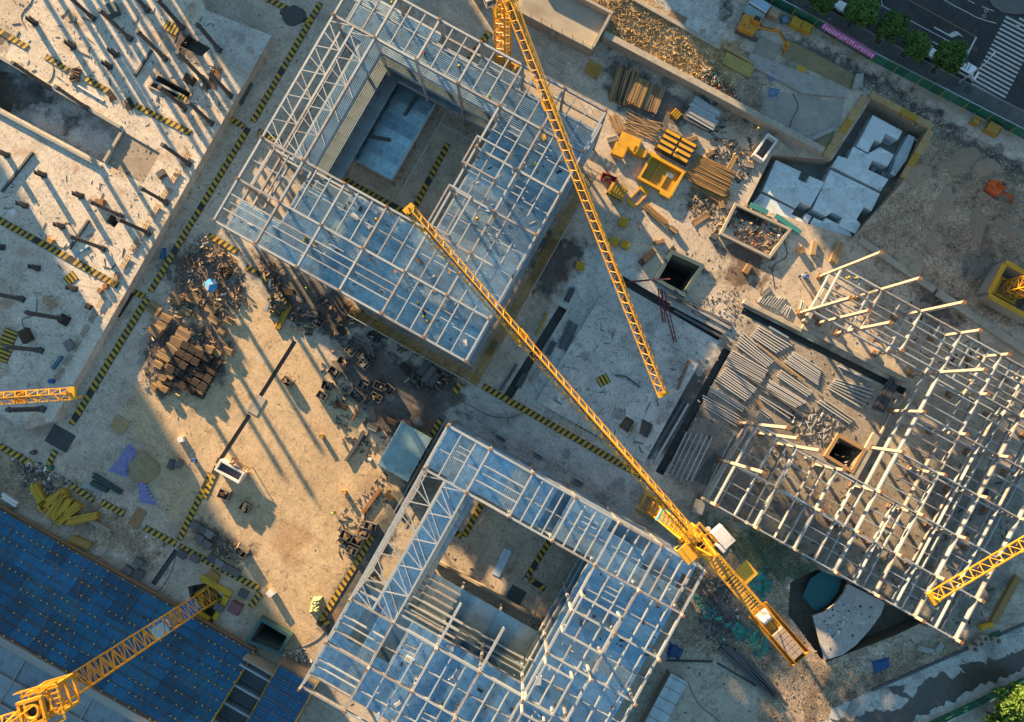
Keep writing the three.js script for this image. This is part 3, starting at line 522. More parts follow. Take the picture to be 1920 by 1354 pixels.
// hazard-striped cable ramps
M.hazY = new THREE.MeshStandardMaterial({ color: lin(0.56, 0.36, 0.02), map: grime, roughness: 0.7 });
M.hazYs = [M.hazY, [0.48, 0.32, 0.05], [0.4, 0.28, 0.08]].map((c) => (c.isMaterial ? c : new THREE.MeshStandardMaterial({ color: lin(...c), map: grime, roughness: 0.8 })));
M.hazK = new THREE.MeshStandardMaterial({ color: lin(0.035, 0.034, 0.032), map: grime, roughness: 0.75 });
const stripeCache = new Map();
function hazard(label, a, b, w = 1.15, h = 0.12, y = 0, lean = 0.18, name = 'striped_walkway', cat = 'walkway') {
  const A = a.clone(), B = b.clone(); A.y = B.y = 0; const L = A.distanceTo(B), d = V().subVectors(B, A).normalize(), t = thing(name, label, cat, V((A.x + B.x) / 2, y, (A.z + B.z) / 2), -Math.atan2(d.z, d.x));
  const key = L.toFixed(1) + w + lean; let g = stripeCache.get(key);
  const n = Math.max(2, Math.round(L / 1.06)), s = L / n;
  mk('ramp', boxG(L, h, w, 0, h / 2, 0), M.hazK, t);
  // each yellow bar is its own plate
  const shp = new THREE.Shape([[-s * 0.26 - lean, -w / 2 + 0.04], [s * 0.26 - lean, -w / 2 + 0.04], [s * 0.26 + lean, w / 2 - 0.04], [-s * 0.26 + lean, w / 2 - 0.04]].map(([x, z]) => new THREE.Vector2(x, z)));
  const pg = new THREE.ExtrudeGeometry(shp, { depth: 0.025, bevelEnabled: false }).rotateX(-Math.PI / 2).translate(0, h - 0.005, 0);
  for (let i = 0; i < n; i++) { if (rnd() < 0.05) continue; const m = mk('yellow_bar', pg, M.hazYs[Math.floor(3 * rnd() * rnd())], t); m.position.x = -L / 2 + (i + 0.5) * s + rr(-0.04, 0.04); }
  return t;
}
const hz = (label, x0, y0, x1, y1, h = 0, w = 1.15) => hazard('yellow and black striped walkway ' + label, at(x0, y0, h), at(x1, y1, h), w, 0.12, h + 0.004);
hz('down the upper part of the alley beside the truss wing', 601, 6, 474, 228); hz('along the alley past the rubbish heaps', 466, 240, 282, 547); hz('along the lower alley to the dark plate', 276, 560, 134, 796, 0, 1.3);
hz('at the upper left corner of the slab', -10, 53, 52, 90, SH); hz('left of the slab debris heap', 86, 106, 128, 132, SH); hz('right of the slab debris heap', 160, 147, 204, 172, SH); hz('ending near the slab edge drums', 254, 198, 358, 250, SH);
hz('across the lower slab', -10, 408, 222, 536, SH, 1.25); hz('from the slab foot to the alley', 246, 546, 272, 556); hz('bridging from the slab corner to the alley', 414, 213, 458, 238); hz('running under the truss wing', 484, 246, 527, 266);
hz('at the top left of the dark gravel heap', 498, -4, 545, 20); hz('right of the dark gravel heap', 560, 33, 584, 42);
hz('at the left corner of the upper building', 391, 441, 446, 473); hz('by the sunlit gap below the upper building', 462, 500, 526, 537);
hz('at the lower left beside the white sacks', 0, 836, 56, 868); hz('short piece under the dark plate', 104, 845, 86, 884); hz('behind the yellow plank bundles', 133, 910, 176, 938); hz('right of the yellow plank bundles', 190, 941, 233, 964); hz('at the brown sheet', 272, 990, 330, 1020); hz('beside the grey sheet stacks', 336, 1024, 486, 1104); hz('short end by the sheet stacks', 488, 1112, 470, 1138);
hz('between the drums and the grey stacks', 336, 1012, 396, 888); hz('beside the white trough', 382, 935, 414, 860);
hz('along the left side of the lower building', 597, 1172, 700, 1004); hz('beside the teal roofed shed', 762, 900, 826, 786); hz('across the concrete strip under the jib', 906, 724, 1202, 892, 0, 1.25); hz('short piece at the corner of the pale slab', 1082, 792, 1122, 814); hz('stub at the top of the teal shed alley', 864, 718, 852, 738);
hz('in the upper courtyard along its lower edge', 640, 334, 770, 404); hz('in the upper courtyard along its right side', 776, 392, 840, 270); hz('in the lower courtyard, upper left', 906, 940, 870, 1006); hz('short branch in the lower courtyard', 836, 988, 866, 1006); hz('in the lower courtyard, right side', 1034, 1008, 988, 1084); hz('short branch at the right of the lower courtyard', 992, 1086, 1022, 1104);
hz('beside the crane mast behind the upper building', 880, 112, 918, 60); hz('beside the green tarp heap', 600, 1156, 618, 1172);
// striped plates
function stripedPlate(label, x, y, w, d, h, turn = -TH) { const c = at(x, y, h); const t = thing('striped_plate', label, 'plate', V(c.x, h + 0.004, c.z), turn); mk('plate', boxG(w, 0.1, d, 0, 0.05, 0), M.hazK, t); const n = Math.round(w / 0.75); for (let i = 0; i < n; i++) { const b = mk('yellow_bar', boxG(w / n * 0.52, 0.03, d - 0.1, 0, 0, 0), M.hazY, t); b.position.set(-w / 2 + (i + 0.5) * w / n, 0.11, 0); } return t; }
stripedPlate('yellow and black striped plate at the top of the slab beside the column', 322, 53, 3, 1.9, SH); stripedPlate('yellow and black striped plate over the drain slot', 341, 185, 2, 1.6, SH); stripedPlate('yellow and black striped plate lying on the lower slab', 133, 522, 2.2, 1.9, SH, -TH + 1.2); stripedPlate('larger striped plate at the left edge in shade', 17, 633, 3, 2.6, SH, 1.2); stripedPlate('striped plate below the larger one at the left edge', 8, 664, 3, 2.4, SH, 1.2); stripedPlate('yellow and black striped plate lying on the central pale slab', 1131, 713, 2.2, 1.9, 0.6, 0.5);

// ---------- tower cranes ----------
M.craneY = new THREE.MeshStandardMaterial({ color: lin(0.86, 0.44, 0.02), map: rep(rustT, 1, 2), roughness: 0.5 });
M.craneY2 = new THREE.MeshStandardMaterial({ color: lin(0.78, 0.42, 0.025), map: rep(grime, 2, 3), roughness: 0.5 });
M.cabWhite = new THREE.MeshStandardMaterial({ color: lin(0.78, 0.78, 0.76), map: rep(grime, 0.4), roughness: 0.4 });
M.cabGlass = std(0.03, 0.04, 0.05, { roughness: 0.1 });
M.cwConc = new THREE.MeshStandardMaterial({ color: lin(0.42, 0.33, 0.27), map: grime, roughness: 0.9 });
M.signBlue = std(0.02, 0.16, 0.42, { roughness: 0.5 });
M.cable = std(0.05, 0.05, 0.05, { metalness: 0.4, roughness: 0.5 });
const ct = 0.17, cl = 0.085;
function mastSection(w, h) {
  const gs = [], a = w / 2, c = [[-a, -a], [a, -a], [a, a], [-a, a]];
  for (const [x, z] of c) gs.push(barG(V(x, 0, z), V(x, h, z), ct * 1.25, ct * 1.25));
  for (let i = 0; i < 4; i++) { const p = c[i], q = c[(i + 1) % 4]; for (let k = 0; k < 2; k++) { const y0 = k * h / 2, y1 = y0 + h / 2, f = (k + i) % 2; gs.push(barG(V(f ? p[0] : q[0], y0, f ? p[1] : q[1]), V(f ? q[0] : p[0], y1, f ? q[1] : p[1]), cl * 1.2, cl * 1.2)); gs.push(barG(V(p[0], y1, p[1]), V(q[0], y1, q[1]), cl, cl)); } }
  return merge(gs);
}
function jibSection(L, w, h) {                       // along +x, bottom chords at y=0, top chord at y=h
  const gs = [], a = w / 2;
  gs.push(barG(V(0, 0, -a), V(L, 0, -a), ct, ct), barG(V(0, 0, a), V(L, 0, a), ct, ct), barG(V(0, h, 0), V(L, h, 0), ct, ct));
  const n = 2, s = L / n;
  for (let i = 0; i < n; i++) {
    const x = i * s;
    for (const z of [-a, a]) { gs.push(barG(V(x, 0, z), V(x + s / 2, h, 0), cl, cl)); gs.push(barG(V(x + s / 2, h, 0), V(x + s, 0, z), cl, cl)); }
    gs.push(barG(V(x, 0, -a), V(x, 0, a), cl, cl)); gs.push(barG(V(x, 0, i % 2 ? a : -a), V(x + s, 0, i % 2 ? -a : a), cl, cl));
  }
  return merge(gs);
}
function railGeo(L, w, h = 1) { const gs = []; for (const z of [-w / 2, w / 2]) { for (const y of [h / 2, h]) gs.push(barG(V(0, y, z), V(L, y, z), 0.06, 0.06)); for (let x = 0; x <= L + 0.01; x += L / Math.max(1, Math.round(L / 1.6))) gs.push(barG(V(x, 0, z), V(x, h, z), 0.06, 0.06)); } return merge(gs); }
function crane(label, base, h, dirTo, o = {}) {
  const w = o.w ?? 2.0, t = thing('tower_crane', label, 'crane', V(base.x, o.y0 ?? 0, base.z)), y0 = o.y0 ?? 0, H = h - y0;
  const ang = Math.atan2(dirTo.z - base.z, dirTo.x - base.x), jl = o.jib ?? Math.hypot(dirTo.x - base.x, dirTo.z - base.z);
  const sh = 3, ms = mastSection(w, sh), turnM = o.mastTurn ?? -TH;
  if (!o.noMast) for (let y = 0; y < H - 3; y += sh) { const m = mk('mast_section', ms, M.craneY, t); m.position.y = y; m.rotation.y = turnM; }
  if (!o.noMast) { const f = mk('base_frame', merge([boxG(5, 0.5, 0.5, 0, 0.25, -1.6), boxG(5, 0.5, 0.5, 0, 0.25, 1.6), boxG(0.5, 0.5, 3, -2, 0.3, 0), boxG(0.5, 0.5, 3, 2, 0.3, 0)]), M.craneY2, t); f.rotation.y = turnM; }
  // turning upper part: its parts are turned to the jib direction
  const at2 = (m, x = 0, y = 0, z = 0) => { m.rotation.y = -ang; const c = Math.cos(ang), s = Math.sin(ang); m.position.set(c * x - s * z, H + y, s * x + c * z); return m; };
  at2(mk('climbing_frame', merge([0, 1.6, 3.2].map((y) => merge([boxG(w + 1, 0.14, 0.3, 0, y, w / 2 + 0.4), boxG(w + 1, 0.14, 0.3, 0, y, -w / 2 - 0.4), boxG(0.3, 0.14, w + 1, w / 2 + 0.4, y, 0), boxG(0.3, 0.14, w + 1, -w / 2 - 0.4, y, 0)])).concat([[-1, -1], [1, -1], [1, 1], [-1, 1]].map(([a, b]) => boxG(0.3, 4, 0.3, a * (w / 2 + 0.35), 1.8, b * (w / 2 + 0.35))))), M.craneY2, t), 0, -6.5, 0);
  { const gs = []; for (let i = 0; i <= 7; i++) gs.push(boxG(w + 2, 0.1, 0.16, 0, 0, (i / 7 - 0.5) * (w + 1.8))); for (const s of [-1, 0, 1]) gs.push(boxG(0.18, 0.16, w + 2, s * (w + 1.6) / 2, -0.06, 0)); at2(mk('platform', merge(gs), M.craneY2, t), 0, -2.6, 0); }
  const dk = new THREE.CylinderGeometry(1.2, 1.2, 0.9, 20); at2(mk('slewing_ring', dk, M.cable, t), 0, -1.6, 0);
  at2(mk('turntable', merge([boxG(w + 0.4, 0.5, 0.35, 0, 0, w / 2), boxG(w + 0.4, 0.5, 0.35, 0, 0, -w / 2), boxG(0.35, 0.5, w - 0.2, w / 2, 0, 0), boxG(0.35, 0.5, w - 0.2, -w / 2, 0, 0), new THREE.TorusGeometry(0.8, 0.22, 8, 20).rotateX(Math.PI / 2)]), M.craneY, t), 0, -0.7, 0);
  const pr = at2(mk('platform_rail', railGeo(w + 2, w + 2), M.craneY2, t), 0, -2.5, 0); pr.position.x -= Math.cos(ang) * (w + 2) / 2; pr.position.z -= Math.sin(ang) * (w + 2) / 2;
  // head, jib, counter-jib
  const apex = o.apex ?? 6.5;
  at2(mk('tower_head', merge([[-1, -1], [-1, 1], [1, -1], [1, 1]].map(([a, b]) => barG(V(a * 0.8, 0, b * 0.8), V(0, apex, b * 0.15), ct, ct)).concat([1.5, 3, 4.5].flatMap((y) => { const k = 0.8 * (1 - y / apex) + 0.05; return [barG(V(-k, y, -k), V(k, y, -k), cl, cl), barG(V(-k, y, k), V(k, y, k), cl, cl), barG(V(-k, y, -k), V(-k, y, k), cl, cl), barG(V(k, y, -k), V(k, y, k), cl, cl)]; }))), M.craneY, t), 0, 0.2, 0);
  const L = 3.2, n = Math.round((jl - 1.2) / L), LL = (jl - 1.2) / n, jg = jibSection(LL, o.jw ?? 1.45, o.jh ?? 1.5);
  for (let i = 0; i < n; i++) at2(mk('jib_section', jg, i % 3 ? M.craneY : M.craneY2, t), 1.2 + i * LL, 0.3, 0);
  at2(mk('jib_tip', merge([boxG(0.8, 0.5, (o.jw ?? 1.45) + 0.2, 0.3, 0.2, 0), boxG(0.3, 1.6, 0.3, 0.1, 0.9, 0)]), M.craneY2, t), jl, 0.3, 0);
  at2(mk('hoist_rope', merge([boxG(0.05, 14, 0.05, -0.3, -7, 0.2), boxG(0.05, 14, 0.05, 0.3, -7, -0.2)]), M.cable, t), (o.trolley ?? 0.6) * jl, 0, 0); at2(mk('hook_block', merge([boxG(0.9, 0.9, 0.4, 0, -14.3, 0), new THREE.TorusGeometry(0.25, 0.07, 6, 12, 4.5).translate(0, -15, 0)]), M.craneY2, t), (o.trolley ?? 0.6) * jl, 0, 0); at2(mk('jib_walkway', boxG(jl * 0.9, 0.05, 0.5, jl * 0.5, 0, 0), M.cable, t), 0, 0.32, 0);
  const tx = (o.trolley ?? 0.6) * jl; at2(mk('trolley', merge([boxG(1.6, 0.3, 1.9, 0, 0, 0), boxG(0.5, 0.5, 1.2, 0.4, -0.3, 0), boxG(0.5, 0.5, 1.2, -0.4, -0.3, 0)]), M.craneY2, t), tx, 0.05, 0);
  for (const f of [0.42, 0.8]) { const p0 = V(0, apex, 0), p1 = V(jl * f, 1.8, 0); at2(mk('tie_bar', barG(p0, p1, 0.09, 0.09), M.craneY2, t), 0, 0.3, 0); }
  const cj = o.counter ?? 17, cw = 1.7; if (!cj) return { t, at2, H, ang, jl };
  at2(mk('counter_jib', merge([boxG(cj, 0.3, 0.3, -cj / 2, 0, -cw / 2), boxG(cj, 0.3, 0.3, -cj / 2, 0, cw / 2), ...Array.from({ length: Math.round(cj / 0.5) }, (_, i) => boxG(0.22, 0.06, cw, -0.3 - i * 0.5, 0.1, 0))].concat(Array.from({ length: 6 }, (_, i) => boxG(0.2, 0.25, cw, -1.5 - i * (cj - 2) / 5, 0.02, 0)))), M.craneY, t), 0, 0.2, 0);
  at2(mk('machine_deck', merge([boxG(8.5, 0.12, 3, 0, 0, 0), boxG(8.5, 0.7, 0.1, 0, 0.35, 1.5), boxG(8.5, 0.7, 0.1, 0, 0.35, -1.5), boxG(0.1, 0.7, 3, -4.25, 0.35, 0)]), M.mustardC ??= new THREE.MeshStandardMaterial({ color: lin(0.42, 0.2, 0.012), map: rep(grime, 1), roughness: 0.6 }), t), -cj + 4.25, 0.42, 0);
  const rl = mk('counter_jib_rail', railGeo(cj - 2, cw + 0.2, 0.9), M.craneY2, t); at2(rl, -cj, 0.35, 0);
  for (let k = 0; k < 6; k++) for (const s of [-1, 1]) at2(mk('counterweight', boxG(0.62, 1.5, 0.85, 0, 0, s * 0.45), M.cwConc, t), -cj + 0.9 + k * 0.72, 0.55, 0);
  at2(mk('winch', merge([new THREE.CylinderGeometry(0.5, 0.5, 1.3, 14).rotateX(Math.PI / 2), boxG(0.7, 0.7, 0.5, 0.7, 0, 0.6), boxG(1.6, 0.2, 1.6, 0.2, -0.5, 0)]), M.cabWhite, t), -cj + 7, 1, 0);
  at2(mk('counter_tie', barG(V(0, apex, 0), V(-cj + 3, 0.6, 0), 0.09, 0.09), M.craneY2, t), 0, 0.2, 0);
  const side = o.cabSide ?? 1;
  const cab = at2(mk('cab', boxG(2.4, 2.1, 1.7, 0, 0, 0), o.cabMat ?? M.cabWhite, t), 0.6, -0.8, side * (w / 2 + 1.3)); const gl = mk('window', boxG(0.1, 1.2, 1.4, 1.2, 0.15, 0), M.cabGlass, cab); mk('window', boxG(1.6, 1, 0.1, 0.2, 0.2, side * 0.83), M.cabGlass, cab);
  at2(mk('switch_box', boxG(1.2, 1.5, 0.9, 0, 0, 0), M.cabWhite, t), -1.6, 0.4, -side * (w / 2 + 0.9));
  for (const s of [-1, 1]) { const fl = at2(mk('floodlight', new THREE.CylinderGeometry(0.35, 0.22, 0.5, 12), M.cabWhite, t), 0.4, -3, s * (w / 2 + 1.4)); }
  return { t, at2, H, ang, jl };
}
const yFlat = (p) => V(p.x, 0, p.z);
// crane behind the upper building: jib across its right wing to the pale slab
crane('yellow tower crane whose jib crosses the upper building and ends over the pale slab', at(944, 128), 29, at(1240, 735, 29), { w: 2, cabSide: 1, trolley: 0.3, counter: 15 });
const cC = crane('yellow tower crane with white cab and loaded counter-jib, between the lower building and the skeleton', at(1222, 950), 37, at(770, 396, 37), { w: 2, cabSide: -1, cabMat: M.craneY2, counter: 19.5, trolley: 0.62 });
cC.at2(mk('machine_house', boxG(2.7, 1.5, 1.8, 0, 0, 0), M.cabWhite, cC.t), -0.6, 0.6, 2.9);
cC.at2(mk('service_platform', boxG(2.4, 0.12, 2.2, 0, 0, 0), M.craneY2, cC.t), -6.5, 0.1, 2.2);
const cL = crane('yellow tower crane rising from a pit beside the blue netting at lower left', at(388, 1120), 51, at(-420, 1480, 51), { w: 2.7, y0: -2, counter: 0, mastTurn: 0.55, jib: 45, cabSide: -1 });
const cM = crane('yellow crane jib reaching in from the left edge over the slab', at(-420, 790), 33, at(136, 738, 33), { w: 2, trolley: 0.9, jw: 1.7, jh: 1.3, counter: 12 });
const cR = crane('yellow crane jib reaching down from the right edge over the skeleton', at(2090, 700), 36, at(1748, 1118, 36), { w: 2, trolley: 0.35, jw: 1.6, jh: 1.5, counter: 12 });
const cE = crane('yellow crane mast standing in a concrete collar at the right edge', at(1886, 545), 34, at(2300, 100, 34), { w: 2.6, counter: 10, jib: 40, y0: 0 });
// boards on the mast of the lower left crane
{
  const { t } = cL; const board = (y, wd) => { const b = mk('board', boxG(2.5, wd, 2.5, 0, 0, 0), M.signBlue, t); b.position.y = y; b.rotation.y = 0.55; for (const s of [-1, 1]) { const p = mk('lettering_plate', boxG(1.5, 0.5, 0.05, 0, 0, s * 1.27), M.cabWhite, b); } const p2 = mk('lettering_plate', boxG(0.05, 0.5, 1.4, 1.27, 0, 0), M.cabWhite, b); };
  board(9, 1.8); board(20, 1.8);
  const b = mk('board', boxG(2.5, 0.9, 2.5), std(0.02, 0.3, 0.4), cC.t); b.position.y = 12.5; b.rotation.y = -TH; for (const s of [-1, 1]) mk('lettering_plate', boxG(0.05, 0.4, 1.5, s * 1.27, 0, 0), M.cabWhite, b);
}
// collar of the right-hand mast and pit frame of the lower left one
{
  const collar = (label, c, w, d, h, th, turn, mat) => { const t = thing('mast_collar', label, 'collar', c, turn); for (const [ww, dd, x, z] of [[w, th, 0, -d / 2], [w, th, 0, d / 2], [th, d - th, -w / 2, 0], [th, d - th, w / 2, 0]]) { mk('wall', boxG(ww, h, dd, x, h / 2, z), M.concCool, t); mk('yellow_coping', boxG(ww + 0.02, 0.25, dd + 0.02, x, h + 0.126, z), mat, t); } return t; };
  collar('concrete collar with yellow coping round the mast at the right edge', yFlat(at(1886, 548)), 8.4, 7, 3, 0.9, -TH, M.hazY);
  const t = thing('pit_frame', 'yellow frame of planks round the crane pit at lower left', 'frame', V(at(388, 1122).x, 0, at(388, 1122).z), -TH);
  for (const [ww, dd, x, z] of [[6.5, 1.1, 0.4, -2.9], [1, 4.6, 3.2, 0.2], [6, 1, -0.6, 3]]) mk('plank', boxG(ww, 0.5, dd, x, 0.25, z), M.hazY, t);
}

const paint2 = (r, g, b) => new THREE.MeshStandardMaterial({ color: lin(r, g, b), roughness: 0.7 });
// ---------- lower left: blue netted roof with poles, grey decks behind it ----------
{
  const R0 = at(476, 1222, 1.4), a = at(-60, 920, 1.4), dirA = V().subVectors(R0, a).normalize(), nrm = V(-dirA.z, 0, dirA.x);
  const ang = -Math.atan2(dirA.z, dirA.x), Lr = R0.distanceTo(a);
  const t = thing('netted_roof', 'sloping roof of deep blue netting under rusty scaffold poles, at lower left', 'roof', V(a.x, 0, a.z), ang);
  const blues = [[0.01, 0.18, 0.38], [0.014, 0.21, 0.44], [0.009, 0.15, 0.31], [0.012, 0.15, 0.3], [0.02, 0.19, 0.34], [0.014, 0.11, 0.22]].map((c, i) => new THREE.MeshStandardMaterial({ color: lin(...c), map: rep(grime, 0.5, 0.22), roughness: 0.55, side: THREE.DoubleSide }));
  const D = 15.6, y0 = 1.4, y1 = 7.5, sl = Math.atan2(y1 - y0, D), Ls = Math.hypot(D, y1 - y0);
  const yAt = (z) => y0 + (y1 - y0) * z / D;
  const nx = 16, nz = 5;
  for (let i = 0; i < nx; i++) for (let j = 0; j < nz; j++) {
    const x0 = i * Lr / nx, w = Lr / nx - 0.02, dz = Ls / nz - 0.02, g = deckGeo(w, dz, 0.5), m = mk('net_panel', g, pick(blues), t);
    const z = (j + 0.5) * D / nz; m.rotation.x = -sl + rr(-0.012, 0.012); m.rotation.z = rr(-0.01, 0.01); m.position.set(x0 + Lr / nx / 2, yAt(z) + rr(0, 0.06), z);
  }
  const pole = [0, 1, 2].map((i) => new THREE.MeshStandardMaterial({ color: lin([0.3, 0.2, 0.12][i], [0.17, 0.1, 0.075][i], [0.06, 0.045, 0.05][i]), map: rustT, roughness: 0.7 }));
  const rod = (x0, z0, x1, z1, up, w = 0.1) => bar('pole', V(x0, yAt(z0) + up, z0), V(x1, yAt(z1) + up, z1), w, w, pick(pole), t, TUBE);
  for (let j = 0; j <= 9; j++) for (let k = 0; k < 6; k++) rod(k * Lr / 6 - 0.3, j * D / 9 + rr(-0.12, 0.12), (k + 1) * Lr / 6 + 0.3, j * D / 9 + rr(-0.12, 0.12), 0.33 + (k % 2) * 0.1, j % 2 ? 0.1 : 0.13);
  for (let i = 0; i <= 44; i++) rod(i * Lr / 44 + rr(-0.1, 0.1), -0.3, i * Lr / 44 + rr(-0.1, 0.1) + 0.5, D + 0.3, 0.45, 0.09);
  for (let i = 0; i < 12; i++) { rod(i * Lr / 12, 0, Math.min(Lr, i * Lr / 12 + 9), D, 0.58, 0.09); }
  const coup = merge([boxG(0.22, 0.18, 0.22)]); const cm = new THREE.InstancedMesh(coup, paint2(0.62, 0.42, 0.1), 45 * 10), mt = new THREE.Matrix4(); let q = 0;
  for (let i = 0; i <= 44; i++) for (let j = 0; j <= 9; j++) { const z = j * D / 9; if (rnd() < 0.4) continue; cm.setMatrixAt(q++, mt.makeTranslation(i * Lr / 44 + 0.25 * z / D + rr(-0.25, 0.25), yAt(z) + 0.42, z)); }
  cm.count = q; cm.name = 'coupler'; cm.userData.kind = 'stuff'; shade(cm); t.add(cm);
  mk('eaves_beam', boxG(Lr, 0.35, 0.5, Lr / 2, y0 - 0.25, -0.3), M.rusty, t);
  mk('front_wall', boxG(Lr, y0 - 0.5, 0.3, Lr / 2, (y0 - 0.5) / 2, 0.3), M.pitwall, t);
  mk('end_wall', new THREE.ExtrudeGeometry(new THREE.Shape([[0.2, 0], [D, 0], [D, y1 - 0.3], [0.2, y0 - 0.3]].map(([x, y]) => new THREE.Vector2(x, y))), { depth: 0.3, bevelEnabled: false }).rotateY(-Math.PI / 2).translate(Lr - 0.2, 0, 0), M.pitwall, t);
  for (let j = 0; j <= 6; j++) bar('edge_pole', V(Lr + 0.2, 0, j * D / 6), V(Lr + 0.2, yAt(j * D / 6) + 0.8, j * D / 6), 0.12, 0.12, M.hazY, t, TUBE);
  bar('edge_pole', V(Lr + 0.2, y0 + 0.8, 0), V(Lr + 0.2, y1 + 0.8, D), 0.14, 0.14, M.hazY, t, TUBE); bar('edge_pole', V(Lr + 0.25, y0 + 0.3, 0), V(Lr + 0.25, y1 + 0.3, D), 0.14, 0.14, M.hazY, t, TUBE);
  // the grey roof behind
  const g = thing('grey_deck_roof', 'grey corrugated roof with cross beams in the lower left corner', 'roof', V(a.x, 0, a.z), ang);
  mk('parapet', boxG(Lr - 1, 0.9, 1.3, Lr / 2 - 0.5, y1 + 0.2, D + 1), M.concCool, g);
  const gm = [[0.42, 0.47, 0.52], [0.36, 0.42, 0.48], [0.46, 0.5, 0.53]].map(([r, gg, b], i) => new THREE.MeshStandardMaterial({ color: lin(r, gg, b), map: rep(grime, 0.3, 0.14), metalness: 0.7, roughness: 0.42 }));
  for (let i = 0; i < 9; i++) for (let j = 0; j < 6; j++) deck(g, i * 6.8, (i + 1) * 6.8 - 0.03, D + 1.7 + j * 4.4, D + 1.7 + (j + 1) * 4.4 - 0.02, y1 - 0.2 + (j % 2) * 0.04, j % 3 !== 1, gm[(i + j * 2) % 3], 'deck_panel');
  for (let j = 1; j < 6; j++) bar('beam', V(0, y1 + 0.1, D + 1.7 + j * 4.4), V(9 * 6.8, y1 + 0.1, D + 1.7 + j * 4.4), 0.3, 0.35, beamMats[2], g, IB);
  for (let i = 1; i < 9; i++) bar('beam', V(i * 6.8, y1 + 0.05, D + 1.7), V(i * 6.8, y1 + 0.05, D + 28), 0.22, 0.25, beamMats[2], g, IB);
  for (let i = 1; i < 8; i++) bar('column', V(i * 7.4, y1, D + 6), V(i * 7.4, y1 + 2.5, D + 6), 0.4, 0.4, M.concCool, g);
}
// open bay with dark floors between the two netted roofs, and the second netted strip
{
  const o = at(478, 1225, 0), t = thing('open_bay', 'dark open bay of beams between the two blue netted roofs', 'building', V(o.x, 0, o.z), -TH);
  for (let k = 0; k < 5; k++) { bar('beam', V(-1, 3.2, 1.5 + k * 3.6), V(9, 3.2, 1.5 + k * 3.6), 0.28, 0.5, beamMats[3], t, IB); }
  const dk = std(0.1, 0.11, 0.12, { metalness: 0.5, roughness: 0.5 });
  for (let k = 0; k < 5; k++) deck(t, -1, 9, 1.6 + k * 3.6, 5 + k * 3.6, 1.2, false, dk, 'floor_panel');
  mk('wall', boxG(10, 4, 0.4, 4, 2, 0), M.conc, t);
  const s = thing('netted_roof', 'narrow blue netted roof strip with yellow poles, left of the lower building', 'roof', V(at(547, 1256, 4).x, 0, at(547, 1256, 4).z), -TH);
  const bl = [[0.012, 0.14, 0.3], [0.016, 0.16, 0.34]].map((c) => new THREE.MeshStandardMaterial({ color: lin(...c), map: rep(grime, 0.5, 0.22), roughness: 0.55 }));
  for (let i = 0; i < 3; i++) for (let j = 0; j < 5; j++) { const m = mk('net_panel', deckGeo(2.4, 3.6, 0.5), bl[(i + j) % 2], s); m.position.set(-1 + i * 2.42, 4.2, 2 + j * 3.62); }
  for (let i = 0; i <= 7; i++) bar('pole', V(-2.2 + i, 4.5, 0), V(-2.2 + i, 4.5, 18), 0.09, 0.09, M.rusty, s, TUBE);
  for (let j = 0; j <= 9; j++) bar('pole', V(-2.3, 4.6, j * 2), V(5.2, 4.6, j * 2), 0.1, 0.1, M.rusty, s, TUBE);
  for (const x of [-2.4, 5.2]) { bar('edge_pole', V(x, 5, 0), V(x, 5, 18), 0.13, 0.13, M.hazY, s, TUBE); for (let j = 0; j <= 6; j++) bar('edge_pole', V(x, 0, j * 3), V(x, 5.3, j * 3), 0.12, 0.12, M.hazY, s, TUBE); }
  mk('wall', boxG(7.2, 4, 0.3, 1.4, 2, 0.2), M.pitwall, s);
}
